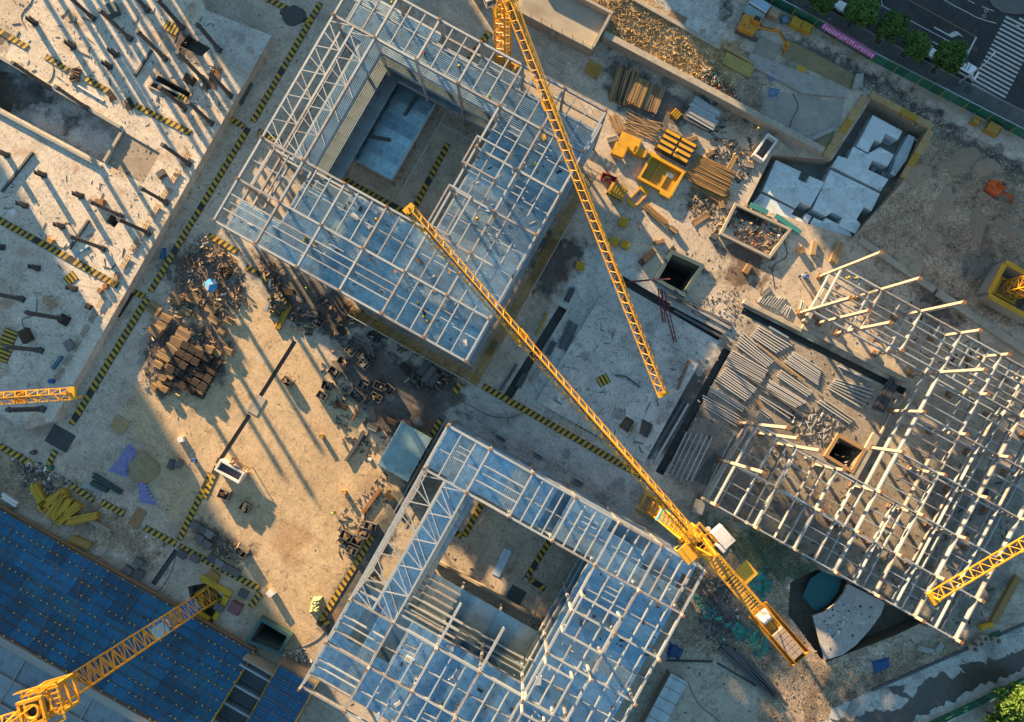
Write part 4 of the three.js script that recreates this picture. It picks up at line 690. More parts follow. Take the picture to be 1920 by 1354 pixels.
// yellow edge walkways of the upper building
{
  const mesh = [0, 1, 2].map((i) => new THREE.MeshStandardMaterial({ color: lin(0.34 + i * 0.08, 0.19 + i * 0.04, 0.012), map: grime, roughness: 0.7 }));
  const run = (label, x0, z0, x1, z1, w, y) => {
    const A = onSite(O1, x0, z0), B = onSite(O1, x1, z1), L = A.distanceTo(B), d = V().subVectors(B, A).normalize();
    const t = thing('edge_walkway', label, 'walkway', A, -Math.atan2(d.z, d.x));
    const n = Math.round(L / 2.4), s = L / n, slat = merge([-0.42, -0.21, 0, 0.21, 0.42].map((k) => boxG(s - 0.1, 0.06, w * 0.09, 0, 0, k * w)).concat([-0.45, 0, 0.45].map((k) => boxG(0.1, 0.1, w, k * s, -0.04, 0))));
    for (let i = 0; i < n; i++) { const m = mk('mesh_panel', slat, mesh[i % 3], t); m.position.set((i + 0.5) * s, y, 0); }
    for (let i = 0; i <= n; i += 2) bar('post', V(i * s, 0, w / 2), V(i * s, y + 1.2, w / 2), 0.1, 0.1, mesh[1], t);
    bar('hand_rail', V(0, y + 1.2, w / 2 + 0.1), V(L, y + 1.2, w / 2 + 0.1), 0.12, 0.12, beamMats[1], t); bar('hand_rail', V(0, y + 0.6, w / 2 + 0.1), V(L, y + 0.6, w / 2 + 0.1), 0.07, 0.07, mesh[0], t);
  };
  run('yellow mesh walkway along the lower left foot of the upper building', 23, 49.2, 50.4, 49.2, 1.7, 2.6);
  run('yellow mesh walkway along the right foot of the upper building', 49.3, 50.2, 49.3, 5, 1.8, 2.6);
  run('yellow mesh walkway behind the upper building under the crane', 30, -2, 47, -2, 1.6, 1.5);
  // white handrails round the lower building
  const rail = (label, x0, z0, x1, z1, y) => { const A = onSite(O2, x0, z0), B = onSite(O2, x1, z1), d = V().subVectors(B, A).normalize(), L = A.distanceTo(B), t = thing('handrail', label, 'railing', A, -Math.atan2(d.z, d.x)); bar('top_rail', V(0, y, 0), V(L, y, 0), 0.13, 0.13, beamMats[3], t); bar('mid_rail', V(0, y * 0.55, 0), V(L, y * 0.55, 0), 0.08, 0.08, beamMats[3], t); for (let x = 0; x <= L; x += 2.9) bar('post', V(x, 0, 0), V(x, y, 0), 0.1, 0.1, beamMats[3], t); };
  rail('pale handrail along the upper right side of the lower building', -1.5, -2.6, 45, -2.6, 2.2); rail('pale handrail along the left side of the lower building', -1.8, -2, -1.8, 20, 1.6); rail('pale handrail along the right side of the lower courtyard', 29.6, 9, 29.6, 30, 1.4);
}

// ---------- things on the ground ----------
const wood = [[0.36, 0.23, 0.11], [0.3, 0.19, 0.095], [0.42, 0.29, 0.15], [0.25, 0.16, 0.09], [0.2, 0.14, 0.09]].map((c) => new THREE.MeshStandardMaterial({ color: lin(...c), map: rep(grime, 1, 2), roughness: 0.9 }));
const darkWood = [[0.055, 0.04, 0.03], [0.075, 0.05, 0.035], [0.04, 0.034, 0.03]].map((c) => new THREE.MeshStandardMaterial({ color: lin(...c), map: grime, roughness: 0.95 }));
const greys = [[0.13, 0.13, 0.13], [0.2, 0.2, 0.2], [0.09, 0.095, 0.1], [0.28, 0.27, 0.26]].map((c) => new THREE.MeshStandardMaterial({ color: lin(...c), map: grime, roughness: 0.75 }));
const paint = (r, g, b, o = {}) => new THREE.MeshStandardMaterial({ color: lin(r, g, b), map: grime, roughness: 0.65, ...o });
M.yellow = paint(0.66, 0.36, 0.012); M.yellow2 = paint(0.56, 0.33, 0.02); M.mustard = paint(0.4, 0.24, 0.02);
M.teal = paint(0.035, 0.17, 0.16); M.blue = paint(0.02, 0.1, 0.4); M.white = paint(0.75, 0.75, 0.73); M.red = paint(0.4, 0.03, 0.03); M.green = paint(0.02, 0.16, 0.08);
M.galv = new THREE.MeshStandardMaterial({ color: lin(0.5, 0.55, 0.58), map: rep(grime, 1), metalness: 0.7, roughness: 0.4 });
const G0 = (x, y, h = 0) => { const p = at(x, y, h); p.y = h + 0.003; return p; };
// a bundle of timber: each layer row of planks is a part
const plankG = BOX;
function woodBundle(label, x, y, turn, L = 2, W = 1.2, layers = 4, h = 0, mats = wood, group = 'timber bundles', name = 'timber_bundle', cat = 'timber') {
  const t = thing(name, label, cat, G0(x, y, h), turn, group), n = Math.max(3, Math.round(W / 0.28)), w = W / n, lh = 0.22;
  for (let k = 0; k < layers; k++) { if (k < layers - 1) { const m = mk('layer', BOX, mats[(k * 3 + n) % mats.length], t); m.scale.set(L * 0.98, lh * 0.96, W * 0.97); m.position.y = (k + 0.5) * lh; continue; }
    for (let i = 0; i < n; i++) { const m = mk('plank', BOX, pick(mats), t); const l = L * rr(0.92, 1.06); m.scale.set(l, lh * rr(0.75, 1.1), w * 0.86); m.position.set(rr(-0.06, 0.06), (k + 0.5) * lh, -W / 2 + (i + 0.5) * w); m.rotation.y = rr(-0.02, 0.02); } }
  return t;
}
// loose sticks or pipes lying side by side, each one a part
function rods(label, x0, y0, x1, y1, n, width, r, mats, o = {}) {
  const h = o.h ?? 0, a = G0(x0, y0, h), b = G0(x1, y1, h), L = a.distanceTo(b), d = V().subVectors(b, a).normalize(), t = thing(o.name ?? 'rod_bundle', label, o.cat ?? 'bundle', a.clone().lerp(b, 0.5), -Math.atan2(d.z, d.x), o.group), lay = o.layers ?? 1;
  if (lay > 1) { const m = mk('lower_layers', BOX, mats[0], t); m.scale.set(L * 0.95, r * 2 * (lay - 1), width * 0.92); m.position.y = r * (lay - 1); }
  for (let i = 0; i < n; i++) { const m = mk(o.part ?? 'rod', o.geo ?? TUBE, pick(mats), t); const l = L * rr(o.lmin ?? 0.85, 1.02), yy = r + r * 2 * (lay - 1) + (o.messy ? rr(0, r * 1.6) : 0); m.scale.set(r * 2, r * 2, l); m.rotation.y = Math.PI / 2 + rr(-1, 1) * (o.fan ?? 0.02); m.position.set(rr(-1, 1) * L * (o.slide ?? 0.03), yy, -width / 2 + (i + 0.5) * width / n); }
  return t;
}
function beamLie(label, x0, y0, x1, y1, w = 0.35, hh = 0.4, mat = pick(beamMats), h = 0, group, name = 'steel_beam') { const a = G0(x0, y0, h), b = G0(x1, y1, h); a.y = b.y = h + hh / 2 + 0.01; const m = bar(numbered(name), a, b, w, hh, mat, scene, IB); return tag(m, label, 'beam', group); }
function crate(label, x, y, turn, w, d, h, mat, o = {}) {
  const t = thing(o.name ?? 'crate', label, o.cat ?? 'crate', G0(x, y, o.h ?? 0), turn, o.group), th = 0.1;
  mk('floor', boxG(w, 0.12, d, 0, 0.1, 0), mat, t); for (const s of [-1, 1]) { mk('side', boxG(w, h, th, 0, h / 2 + 0.1, s * (d / 2 - th / 2)), mat, t); mk('end', boxG(th, h, d - 2 * th, s * (w / 2 - th / 2), h / 2 + 0.1, 0), mat, t); }
  const f = o.fill ?? 5; for (let i = 0; i < f; i++) { const m = mk('scrap', BOX, pick(o.mats ?? greys.concat(darkWood)), t); m.scale.set(rr(0.2, 0.5) * w, rr(0.1, 0.3), rr(0.15, 0.4) * d); m.position.set(rr(-0.25, 0.25) * w, 0.2 + h * rr(0.5, 0.95), rr(-0.25, 0.25) * d); m.rotation.y = rr(0, 3); }
  return t;
}
// heap: a rough mound
function heapGeo(rx, rz, h, seed, n = 22, rough = 0.35) {
  const g = new THREE.PlaneGeometry(2, 2, n, n).rotateX(-Math.PI / 2), p = g.attributes.position;
  for (let i = 0; i < p.count; i++) { let x = p.getX(i), z = p.getZ(i); const m = Math.max(Math.abs(x), Math.abs(z)) || 1, l = Math.hypot(x, z) || 1; x *= m / l; z *= m / l; const r = Math.hypot(x, z), e = 1 + 0.35 * (fbm(Math.atan2(z, x) * 1.1 + seed, seed, 2) - 0.5) * 2 * (r > 0.3 ? 1 : 0); const y = h * Math.pow(Math.max(0, 1 - r * r), 0.8) * (1 + rough * 2 * (fbm(x * 4 + seed, z * 4 + seed, 3) - 0.5)) - (r > 0.98 ? 0.05 : 0); p.setXYZ(i, x * rx * e, y, z * rz * e); }
  g.computeVertexNormals(); planarUV(g); return g;
}
const dummy = new THREE.Object3D();
const CHIP = new THREE.IcosahedronGeometry(0.5, 0), STK = new THREE.BoxGeometry(1, 1, 1);
{ const p = CHIP.attributes.position; }
// loose debris nobody could count, scattered over an area
function debris(name, label, poly, n, cols, size, o = {}) {
  const h = o.h ?? 0, pts = poly.map(([x, y]) => at(x, y, h)), b = new THREE.Box3().setFromPoints(pts), geo = o.geo ?? STK;
  const inst = new THREE.InstancedMesh(geo, new THREE.MeshStandardMaterial({ color: 0xffffff, roughness: o.rough ?? 0.85 }), n), c = new THREE.Color();
  const inside = (x, z) => { let s = false; for (let i = 0, j = pts.length - 1; i < pts.length; j = i++) { const a = pts[i], q = pts[j]; if ((a.z > z) !== (q.z > z) && x < (q.x - a.x) * (z - a.z) / (q.z - a.z) + a.x) s = !s; } return s; };
  let k = 0, guard = 0; while (k < n && guard++ < n * 40) { const x = rr(b.min.x, b.max.x), z = rr(b.min.z, b.max.z); if (!inside(x, z)) continue; if (o.clump && fbm(x / o.clump, z / o.clump, 2) < 0.5) continue; const s = size[0] + (size[1] - size[0]) * rnd() * rnd(); const fx = o.flat ?? [1, 0.3, 0.35]; dummy.scale.set(s * fx[0] * rr(0.6, 1.3), s * fx[1] * rr(0.6, 1.2), s * fx[2] * rr(0.6, 1.3)); dummy.position.set(x, h + s * fx[1] * 0.4 + (o.lift ? o.lift(x, z) : 0), z); dummy.rotation.set(rr(-1, 1) * (o.tip ?? 0.15), o.dir !== undefined ? o.dir + rr(-1, 1) * (o.spread ?? 0.3) : rr(0, 6.3), rr(-1, 1) * (o.tip ?? 0.15)); dummy.updateMatrix(); inst.setMatrixAt(k, dummy.matrix); const q = pick(cols), v = rr(0.75, 1.25); inst.setColorAt(k, c.setRGB(q[0] * v, q[1] * v, q[2] * v)); k++; }
  inst.count = k; inst.name = numbered(name); shade(inst); inst.userData.kind = 'stuff'; tag(inst, label, 'debris'); scene.add(inst); return inst;
}
const DK = [[0.05, 0.05, 0.05], [0.08, 0.075, 0.07], [0.11, 0.1, 0.09], [0.04, 0.04, 0.045]], WD = [[0.35, 0.22, 0.1], [0.28, 0.18, 0.09], [0.42, 0.3, 0.16], [0.2, 0.13, 0.08]], LT = [[0.55, 0.52, 0.48], [0.4, 0.38, 0.35], [0.6, 0.6, 0.6]], MIX = [...DK, ...WD, ...LT, [0.3, 0.12, 0.07], [0.04, 0.1, 0.25], [0.1, 0.25, 0.22]];
const sticks = { flat: [1, 0.08, 0.1], tip: 0.05 };
debris('loose_sticks', 'loose dark sticks and offcuts strewn over the sunlit slab', [[0, 0], [400, 20], [440, 200], [340, 330], [215, 540], [0, 420], [0, 330], [190, 330], [240, 250], [60, 140], [0, 90]], 210, [...DK, [0.2, 0.13, 0.08]], [0.5, 2.2], { h: SH, ...sticks });
debris('loose_scraps', 'small dark scraps lying over the raised slab', [[0, 0], [400, 20], [440, 200], [340, 330], [215, 540], [0, 420], [0, 330], [190, 330], [240, 250], [60, 140], [0, 90]], 420, [...DK, ...LT], [0.12, 0.5], { h: SH });
debris('loose_sticks', 'offcuts strewn over the shaded lower part of the slab', [[0, 430], [210, 560], [100, 760], [0, 740]], 70, [...DK, ...LT], [0.3, 1.4], { h: SH, ...sticks });
debris('loose_sticks', 'short dark offcuts strewn over the pale central slab', [[1118, 580], [1295, 682], [1205, 850], [1020, 748]], 170, DK, [0.4, 1.9], { h: 0.6, ...sticks });
debris('loose_scraps', 'small litter on the concrete strip beside the lower building', [[890, 740], [1210, 910], [1150, 1000], [900, 870]], 190, [...DK, [0.3, 0.2, 0.12], ...LT], [0.15, 0.9], sticks);
debris('loose_scraps', 'small litter in the lane between pale slab and upper building', [[910, 720], [1090, 480], [1120, 560], [1000, 760]], 130, [...DK, ...LT], [0.15, 1.1], sticks);
debris('loose_scraps', 'fine litter scattered over the sunlit yard', [[420, 560], [560, 640], [720, 880], [640, 1080], [520, 1180], [300, 1000], [340, 780], [480, 760]], 240, [...DK, [0.2, 0.13, 0.08]], [0.08, 0.5], { flat: [1, 0.12, 0.2], tip: 0.05 });
debris('rubbish', 'heaped rubbish and timber offcuts beside the alley of the upper building', [[345, 455], [400, 440], [450, 500], [470, 560], [420, 600], [300, 600], [330, 530]], 900, [...DK, ...WD, ...WD, [0.4, 0.37, 0.33], [0.16, 0.14, 0.12]], [0.15, 1.3], { flat: [1, 0.25, 0.25], tip: 0.5, lift: (x, z) => fbm(x / 2, z / 2, 2) * 0.5 });
debris('rubbish', 'tangled scrap around the dark timber stacks', [[285, 600], [360, 590], [440, 640], [420, 700], [330, 752], [265, 720]], 420, [...DK, ...WD, [0.4, 0.28, 0.16]], [0.2, 1.5], { flat: [1, 0.2, 0.2], tip: 0.4, lift: (x, z) => fbm(x / 2, z / 2, 2) * 0.7 });
debris('rubbish', 'dark scrap along the foot of the upper building', [[480, 480], [560, 520], [700, 600], [870, 700], [820, 740], [690, 690], [600, 640], [520, 600]], 1000, [...DK, ...DK, ...WD, [0.04, 0.08, 0.16]], [0.2, 1.8], { flat: [1, 0.25, 0.2], tip: 0.3, lift: (x, z) => fbm(x / 2, z / 2, 2) * 0.8, clump: 3 });
debris('rubbish', 'burnt looking scrap between the yard and the teal shed', [[600, 680], [700, 700], [760, 800], [720, 880], [640, 830], [610, 760]], 300, [...DK, ...DK, [0.2, 0.13, 0.08]], [0.2, 1.8], { flat: [1, 0.2, 0.16], tip: 0.2, clump: 2.5 });
debris('rubbish', 'scrap timber and metal at the lower right rim of the yard', [[640, 960], [700, 900], [740, 880], [720, 960], [660, 1060], [630, 1040]], 220, [...DK, [0.2, 0.13, 0.08], [0.2, 0.15, 0.12]], [0.2, 1.6], { flat: [1, 0.2, 0.2], tip: 0.3 });
debris('rubbish', 'bundled scrap by the grey sheet stacks', [[365, 975], [420, 1005], [470, 1035], [440, 1060], [380, 1020]], 260, [...DK, ...WD, [0.35, 0.28, 0.16]], [0.2, 1.2], { flat: [1, 0.3, 0.25], tip: 0.4 });
debris('rubbish', 'litter of bags and sticks at the left edge behind the yellow planks', [[20, 860], [90, 870], [140, 910], [120, 940], [60, 930]], 420, [...LT, [0.25, 0.2, 0.1], [0.3, 0.24, 0.13], ...DK], [0.2, 0.9], { flat: [1, 0.4, 0.5], tip: 0.4 });
debris('rubbish', 'rubbish with green netting beside the open skip at lower left', [[520, 1225], [570, 1215], [590, 1250], [545, 1260]], 260, [...DK, [0.2, 0.18, 0.1], [0.15, 0.16, 0.08], ...LT], [0.15, 0.8], { flat: [1, 0.3, 0.4], tip: 0.4 });
debris('rubbish', 'sunlit rubbish spilling over the site wall at upper right', [[1290, 150], [1330, 125], [1370, 150], [1380, 190], [1340, 200], [1300, 175]], 900, [[0.4, 0.37, 0.33], [0.45, 0.28, 0.16], [0.36, 0.22, 0.12], [0.05, 0.16, 0.12], ...WD, ...DK, [0.13, 0.22, 0.18]], [0.12, 0.8], { flat: [1, 0.4, 0.5], tip: 0.5, lift: (x, z) => fbm(x / 2, z / 2, 2) * 0.8 });
debris('rubbish', 'scrap metal and sacks beside the steel bundles at upper right', [[1330, 215], [1400, 225], [1420, 300], [1380, 380], [1330, 330]], 520, [...DK, ...DK, ...WD], [0.2, 1.2], { flat: [1, 0.3, 0.25], tip: 0.4, clump: 3 });
debris('rubbish', 'timber waste around the stained ground right of the yellow containers', [[1290, 350], [1360, 380], [1390, 420], [1340, 440], [1290, 400]], 320, [...WD, ...DK, [0.3, 0.2, 0.1]], [0.2, 1.3], { flat: [1, 0.2, 0.2], tip: 0.3 });
debris('rubbish', 'crumbled concrete on the sunlit ground above the laid-out steel', [[1290, 560], [1380, 540], [1400, 590], [1370, 620], [1300, 600]], 380, [[0.4, 0.36, 0.3], [0.4, 0.33, 0.25], ...DK], [0.08, 0.45], { flat: [1, 0.4, 0.6], tip: 0.4 });
debris('rubbish', 'splintered offcuts in the yard of laid-out steel', [[1480, 780], [1560, 760], [1580, 810], [1550, 840], [1490, 820]], 200, [[0.45, 0.45, 0.44], [0.3, 0.3, 0.3], ...DK], [0.5, 2.4], { flat: [1, 0.12, 0.12], tip: 0.1 });
debris('rubbish', 'scraps and clods between the bundles of laid-out steel', [[1310, 640], [1400, 600], [1700, 740], [1640, 880], [1320, 900], [1250, 880]], 420, [...DK, [0.25, 0.18, 0.11], ...LT], [0.12, 0.9], { flat: [1, 0.25, 0.35], tip: 0.2 });
debris('rubbish', 'litter under the bays of the bare skeleton', [[1400, 850], [1660, 830], [1900, 900], [1880, 1080], [1820, 1190], [1430, 990]], 480, [...DK, ...DK, [0.25, 0.16, 0.09], [0.35, 0.22, 0.12]], [0.2, 1.7], { flat: [1, 0.15, 0.2], tip: 0.15 });
debris('rubbish', 'boards and scrap under the north bays of the skeleton', [[1540, 540], [1650, 490], [1760, 560], [1900, 680], [1720, 700], [1560, 620]], 330, [...DK, ...WD, [0.35, 0.22, 0.12]], [0.3, 2.2], { flat: [1, 0.12, 0.14], tip: 0.15 });
debris('rubbish', 'blue and grey plastic rubbish on the dirt beside the counter-jib', [[1310, 1090], [1360, 1070], [1390, 1170], [1350, 1210], [1310, 1190]], 600, [[0.1, 0.12, 0.18], [0.16, 0.18, 0.21], [0.3, 0.3, 0.3], ...DK, ...DK, [0.05, 0.14, 0.13]], [0.12, 0.7], { flat: [1, 0.35, 0.6], tip: 0.4 });
debris('rubbish', 'green netting scraps on the dirt below the crane', [[1290, 1100], [1320, 1160], [1420, 1180], [1440, 1060], [1400, 1080], [1430, 1240]], 240, [[0.03, 0.2, 0.16], [0.04, 0.25, 0.2], [0.03, 0.12, 0.11]], [0.3, 1.6], { flat: [1, 0.1, 0.8], tip: 0.3 });
debris('stones', 'broken stones over the dirt on the right', [[1640, 360], [1720, 260], [1800, 260], [1920, 330], [1920, 560], [1800, 600], [1700, 540], [1620, 470]], 1500, [[0.27, 0.22, 0.165], [0.2, 0.165, 0.12], [0.13, 0.105, 0.08], [0.36, 0.31, 0.25]], [0.08, 0.55], { geo: CHIP, flat: [1, 0.6, 0.8], tip: 0.6 });
debris('stones', 'stones and clods along the green street fence', [[1600, 160], [1640, 150], [1780, 230], [1920, 320], [1920, 360], [1760, 280], [1700, 230]], 900, [[0.25, 0.21, 0.16], [0.18, 0.15, 0.11], [0.36, 0.32, 0.27]], [0.1, 0.7], { geo: CHIP, flat: [1, 0.6, 0.8], tip: 0.6 });
debris('stones', 'stones on the dirt bank at lower right', [[1420, 1220], [1560, 1250], [1700, 1210], [1820, 1180], [1640, 1290], [1540, 1354], [1440, 1300]], 700, [[0.2, 0.165, 0.12], [0.27, 0.23, 0.18], [0.13, 0.11, 0.08]], [0.08, 0.45], { geo: CHIP, flat: [1, 0.6, 0.8], tip: 0.6 });
debris('dry_grass', 'dry straw tufts on the sunlit waste ground at the top', [[990, 0], [1190, 0], [1380, 110], [1330, 160], [1130, 70]], 2600, [[0.42, 0.28, 0.1], [0.34, 0.22, 0.09], [0.5, 0.36, 0.16], [0.2, 0.15, 0.08]], [0.3, 1.1], { flat: [1, 0.3, 0.12], tip: 0.6 });
debris('gravel', 'grey gravel in the wedge below the waste ground', [[1360, 160], [1430, 150], [1440, 230], [1390, 240]], 800, [[0.25, 0.22, 0.19], [0.35, 0.31, 0.27]], [0.1, 0.5], { geo: CHIP, flat: [1, 0.6, 0.8], tip: 0.6 });
debris('rubbish', 'mixed waste in the open skip pen right of the stained ground', [[1370, 400], [1400, 385], [1475, 425], [1440, 475], [1375, 440]], 420, [...DK, ...WD, [0.25, 0.1, 0.06], [0.4, 0.35, 0.33], [0.3, 0.1, 0.1]], [0.2, 1.2], { flat: [1, 0.4, 0.4], tip: 0.4 });
debris('loose_scraps', 'parts and offcuts lying on the decks of the upper building', [[420, 410], [560, 300], [740, 390], [900, 560], [890, 660], [640, 540]], 120, [[0.4, 0.42, 0.45], [0.1, 0.2, 0.3], ...DK, [0.3, 0.15, 0.08]], [0.2, 1.3], { h: LV[2] + 0.12, flat: [1, 0.25, 0.4], tip: 0.05 });
debris('loose_scraps', 'offcuts lying on the right wing of the upper building', [[900, 260], [960, 210], [1080, 330], [980, 560], [880, 430]], 120, [...LT, ...DK, [0.3, 0.15, 0.08]], [0.2, 1.2], { h: LV[2] + 0.12, flat: [1, 0.25, 0.3], tip: 0.05 });
debris('loose_scraps', 'boxes and offcuts lying on the decks of the lower building', [[600, 1240], [740, 1180], [900, 1290], [1060, 1160], [1130, 1060], [1280, 1090], [1180, 1340], [620, 1350]], 110, [[0.4, 0.42, 0.45], [0.2, 0.35, 0.5], ...DK], [0.2, 1.3], { h: LV[2] + 0.12, flat: [1, 0.25, 0.4], tip: 0.05 });
debris('litter', 'fine litter strewn over the concrete on the left of the yard', [[130, 800], [300, 560], [420, 560], [420, 700], [340, 830], [420, 900], [300, 1100], [200, 950], [60, 880]], 420, [...DK, [0.3, 0.22, 0.15], ...LT], [0.06, 0.6], { flat: [1, 0.15, 0.3], tip: 0.1 });
debris('litter', 'fine litter strewn over the ground around the yellow equipment', [[1140, 90], [1320, 190], [1400, 260], [1380, 400], [1540, 480], [1500, 600], [1380, 600], [1250, 470], [1130, 400], [1150, 300]], 900, [...DK, ...DK, [0.3, 0.2, 0.12], [0.4, 0.36, 0.3], [0.22, 0.12, 0.07]], [0.06, 0.8], { flat: [1, 0.15, 0.25], tip: 0.1 });
debris('litter', 'fine litter along the alley beside the slab', [[480, 60], [600, 10], [640, 30], [480, 260], [300, 560], [160, 780], [120, 770], [350, 360]], 420, [...DK, [0.3, 0.22, 0.15], [0.4, 0.36, 0.3]], [0.06, 0.7], { flat: [1, 0.15, 0.3], tip: 0.1 });
debris('litter', 'fine litter on the floor of the lower courtyard', [[890, 940], [1090, 1050], [1000, 1190], [790, 1090]], 160, [...DK, [0.3, 0.22, 0.15]], [0.08, 0.9], { flat: [1, 0.15, 0.3], tip: 0.1 });
debris('litter', 'fine litter on the bottom ground right of the lower building', [[1290, 1000], [1440, 1080], [1560, 1260], [1560, 1350], [1220, 1350]], 520, [...DK, [0.3, 0.25, 0.2], [0.36, 0.34, 0.3]], [0.06, 0.6], { flat: [1, 0.2, 0.4], tip: 0.2 });
// timber bundles by the alley
const A = -TH;
{
  const spots = [[291, 580, 2.6, 2], [314, 597, 2, 1.3], [307, 611, 2, 1.2], [296, 621, 2.4, 1.8], [346, 627, 2.8, 2], [333, 642, 2.4, 1.8], [323, 656, 2.4, 1.7], [314, 668, 2.6, 1.6], [330, 676, 1.2, 1], [344, 667, 1.3, 1], [300, 684, 1.8, 1.2], [321, 688, 1.3, 1], [317, 699, 1.3, 1.1], [333, 695, 1.3, 1.1], [310, 709, 1.3, 1.1], [325, 706, 1.2, 1], [318, 717, 1.3, 1.1], [302, 722, 1.4, 1.1], [292, 726, 1.3, 1], [313, 730, 1.3, 1.1], [375, 655, 1.5, 1.2], [394, 656, 1.4, 1.2], [379, 732, 1.6, 1.2], [396, 656, 1.6, 1.4], [408, 663, 1.6, 1.3], [352, 584, 2, 1.2], [430, 659, 1.8, 1.2], [420, 621, 1.4, 1.1], [431, 602, 1.8, 1], [398, 580, 2.2, 1.4], [405, 600, 2.4, 1.2], [335, 560, 2.4, 1.6], [365, 560, 2.6, 1.8]];
  const w2 = ['nearest the alley stripes', 'small one at the top of the row', 'above the pair at the pale strip', 'on the pale concrete strip', 'uppermost of the sunlit row', 'second in the sunlit row', 'third in the sunlit row', 'fourth in the sunlit row', 'small one right of the row end', 'topping the dark stacks', 'loose one at the left of the blocks', 'upper left of the small blocks', 'second small block on the left', 'right-hand upper small block', 'third small block on the left', 'right-hand middle small block', 'lowest but one small block', 'left of the lowest block', 'at the left foot of the heap', 'lowest of the small blocks', 'on top of the dark stacks', 'pale one right of the dark stacks', 'alone by the white disc below the heap', 'beside the pale stack at right', 'right-hand one of the pale stack', 'in the rubbish above the pair', 'with white wrapping at the right', 'small dark one in the sun', 'beside the bent timber in the sun', 'in the rubbish under the umbrella', 'leaning in the rubbish at right', 'in the rubbish near the blue sheet', 'in the middle of the rubbish'];
  spots.forEach(([x, y, l, w], i) => woodBundle('timber bundle ' + w2[i], x, y, A + (i % 3 - 1) * 0.12, l, w, 3 + (i % 4)));
  let k = 0; for (let r = 0; r < 5; r++) for (let c = 0; c < 5; c++) { const p = [350 + c * 15 - r * 8, 652 + c * 8 + r * 15 - 4]; woodBundle(`dark stack of weathered formwork timber, ${ORD[r]} row from the top, ${ORD[c]} from the left`, p[0], p[1], A + rr(-0.1, 0.1), 1.5, 1.3, 4 + (k++ % 4), 0, darkWood, 'dark timber stacks', 'timber_stack'); }
}
// dark crates and boxes of the working area below the upper building
[[659, 658, 'by the mustard panel'], [682, 669, 'under the handrail'], [684, 682, 'with a pale lid'], [645, 678, 'with red rim beside the worker'], [629, 698, 'loaded with fittings'], [615, 723, 'front one of the shadow-casting pair'], [606, 742, 'rear one of the shadow-casting pair'], [684, 721, 'right of the pair'], [668, 740, 'by the rusty angle'], [713, 724, 'red-edged one'], [730, 730, 'low dark one at the right'], [707, 745, 'galvanised one'], [541, 716, 'small sunlit one in the yard'], [600, 605, 'red one under the handrail'], [700, 632, 'by the mustard board'], [652, 1003, 'left one at the yard rim'], [672, 1012, 'large one at the yard rim'], [662, 1030, 'lowest one at the yard rim'], [684, 998, 'upper one at the yard rim'], [696, 985, 'by the rusty rail at the yard rim'], [645, 1012, 'leftmost at the yard rim'], [462, 950, 'standing in the trough shadow'], [424, 926, 'with planks by the trough'], [456, 1034, 'dark one at the scrap bundle']].forEach(([x, y, s], i) => crate('steel scrap crate ' + s, x, y, A + rr(-0.25, 0.25), rr(1.7, 2.3), rr(1.3, 1.7), rr(0.8, 1.4), pick(greys.slice(0, 3)), { group: 'scrap crates', mats: greys.concat(darkWood, wood) }));
// sheet stacks
[[262, 1053, 'upper of the three'], [242, 1068, 'left of the three'], [264, 1074, 'lowest of the three'], [368, 985, 'topmost of the long row'], [382, 993, 'second of the long row'], [394, 1000, 'third of the long row'], [376, 1008, 'flat one'], [391, 1020, 'fifth of the row'], [343, 1038, 'behind the stripes at left'], [368, 1046, 'below the stripes at left'], [400, 1046, 'in the lower row'], [413, 1055, 'second in the lower row'], [428, 1064, 'third in the lower row'], [443, 1072, 'last in the lower row'], [458, 1112, 'by the red box'], [413, 1137, 'beside the pit frame']].forEach(([x, y, s], i) => { const t = thing('sheet_stack', 'stack of grey formwork sheets, ' + s, 'stack', G0(x, y), A + rr(-0.1, 0.1), 'grey sheet stacks'); for (let k = 0; k < 6; k++) { const m = mk('sheet', BOX, greys[[0, 2, 0, 2, 1, 0][(k + i) % 6]], t); m.scale.set(1.7, 0.12, 1.3); m.position.set(rr(-0.05, 0.05), 0.08 + k * 0.14, rr(-0.05, 0.05)); m.rotation.y = rr(-0.04, 0.04); } });

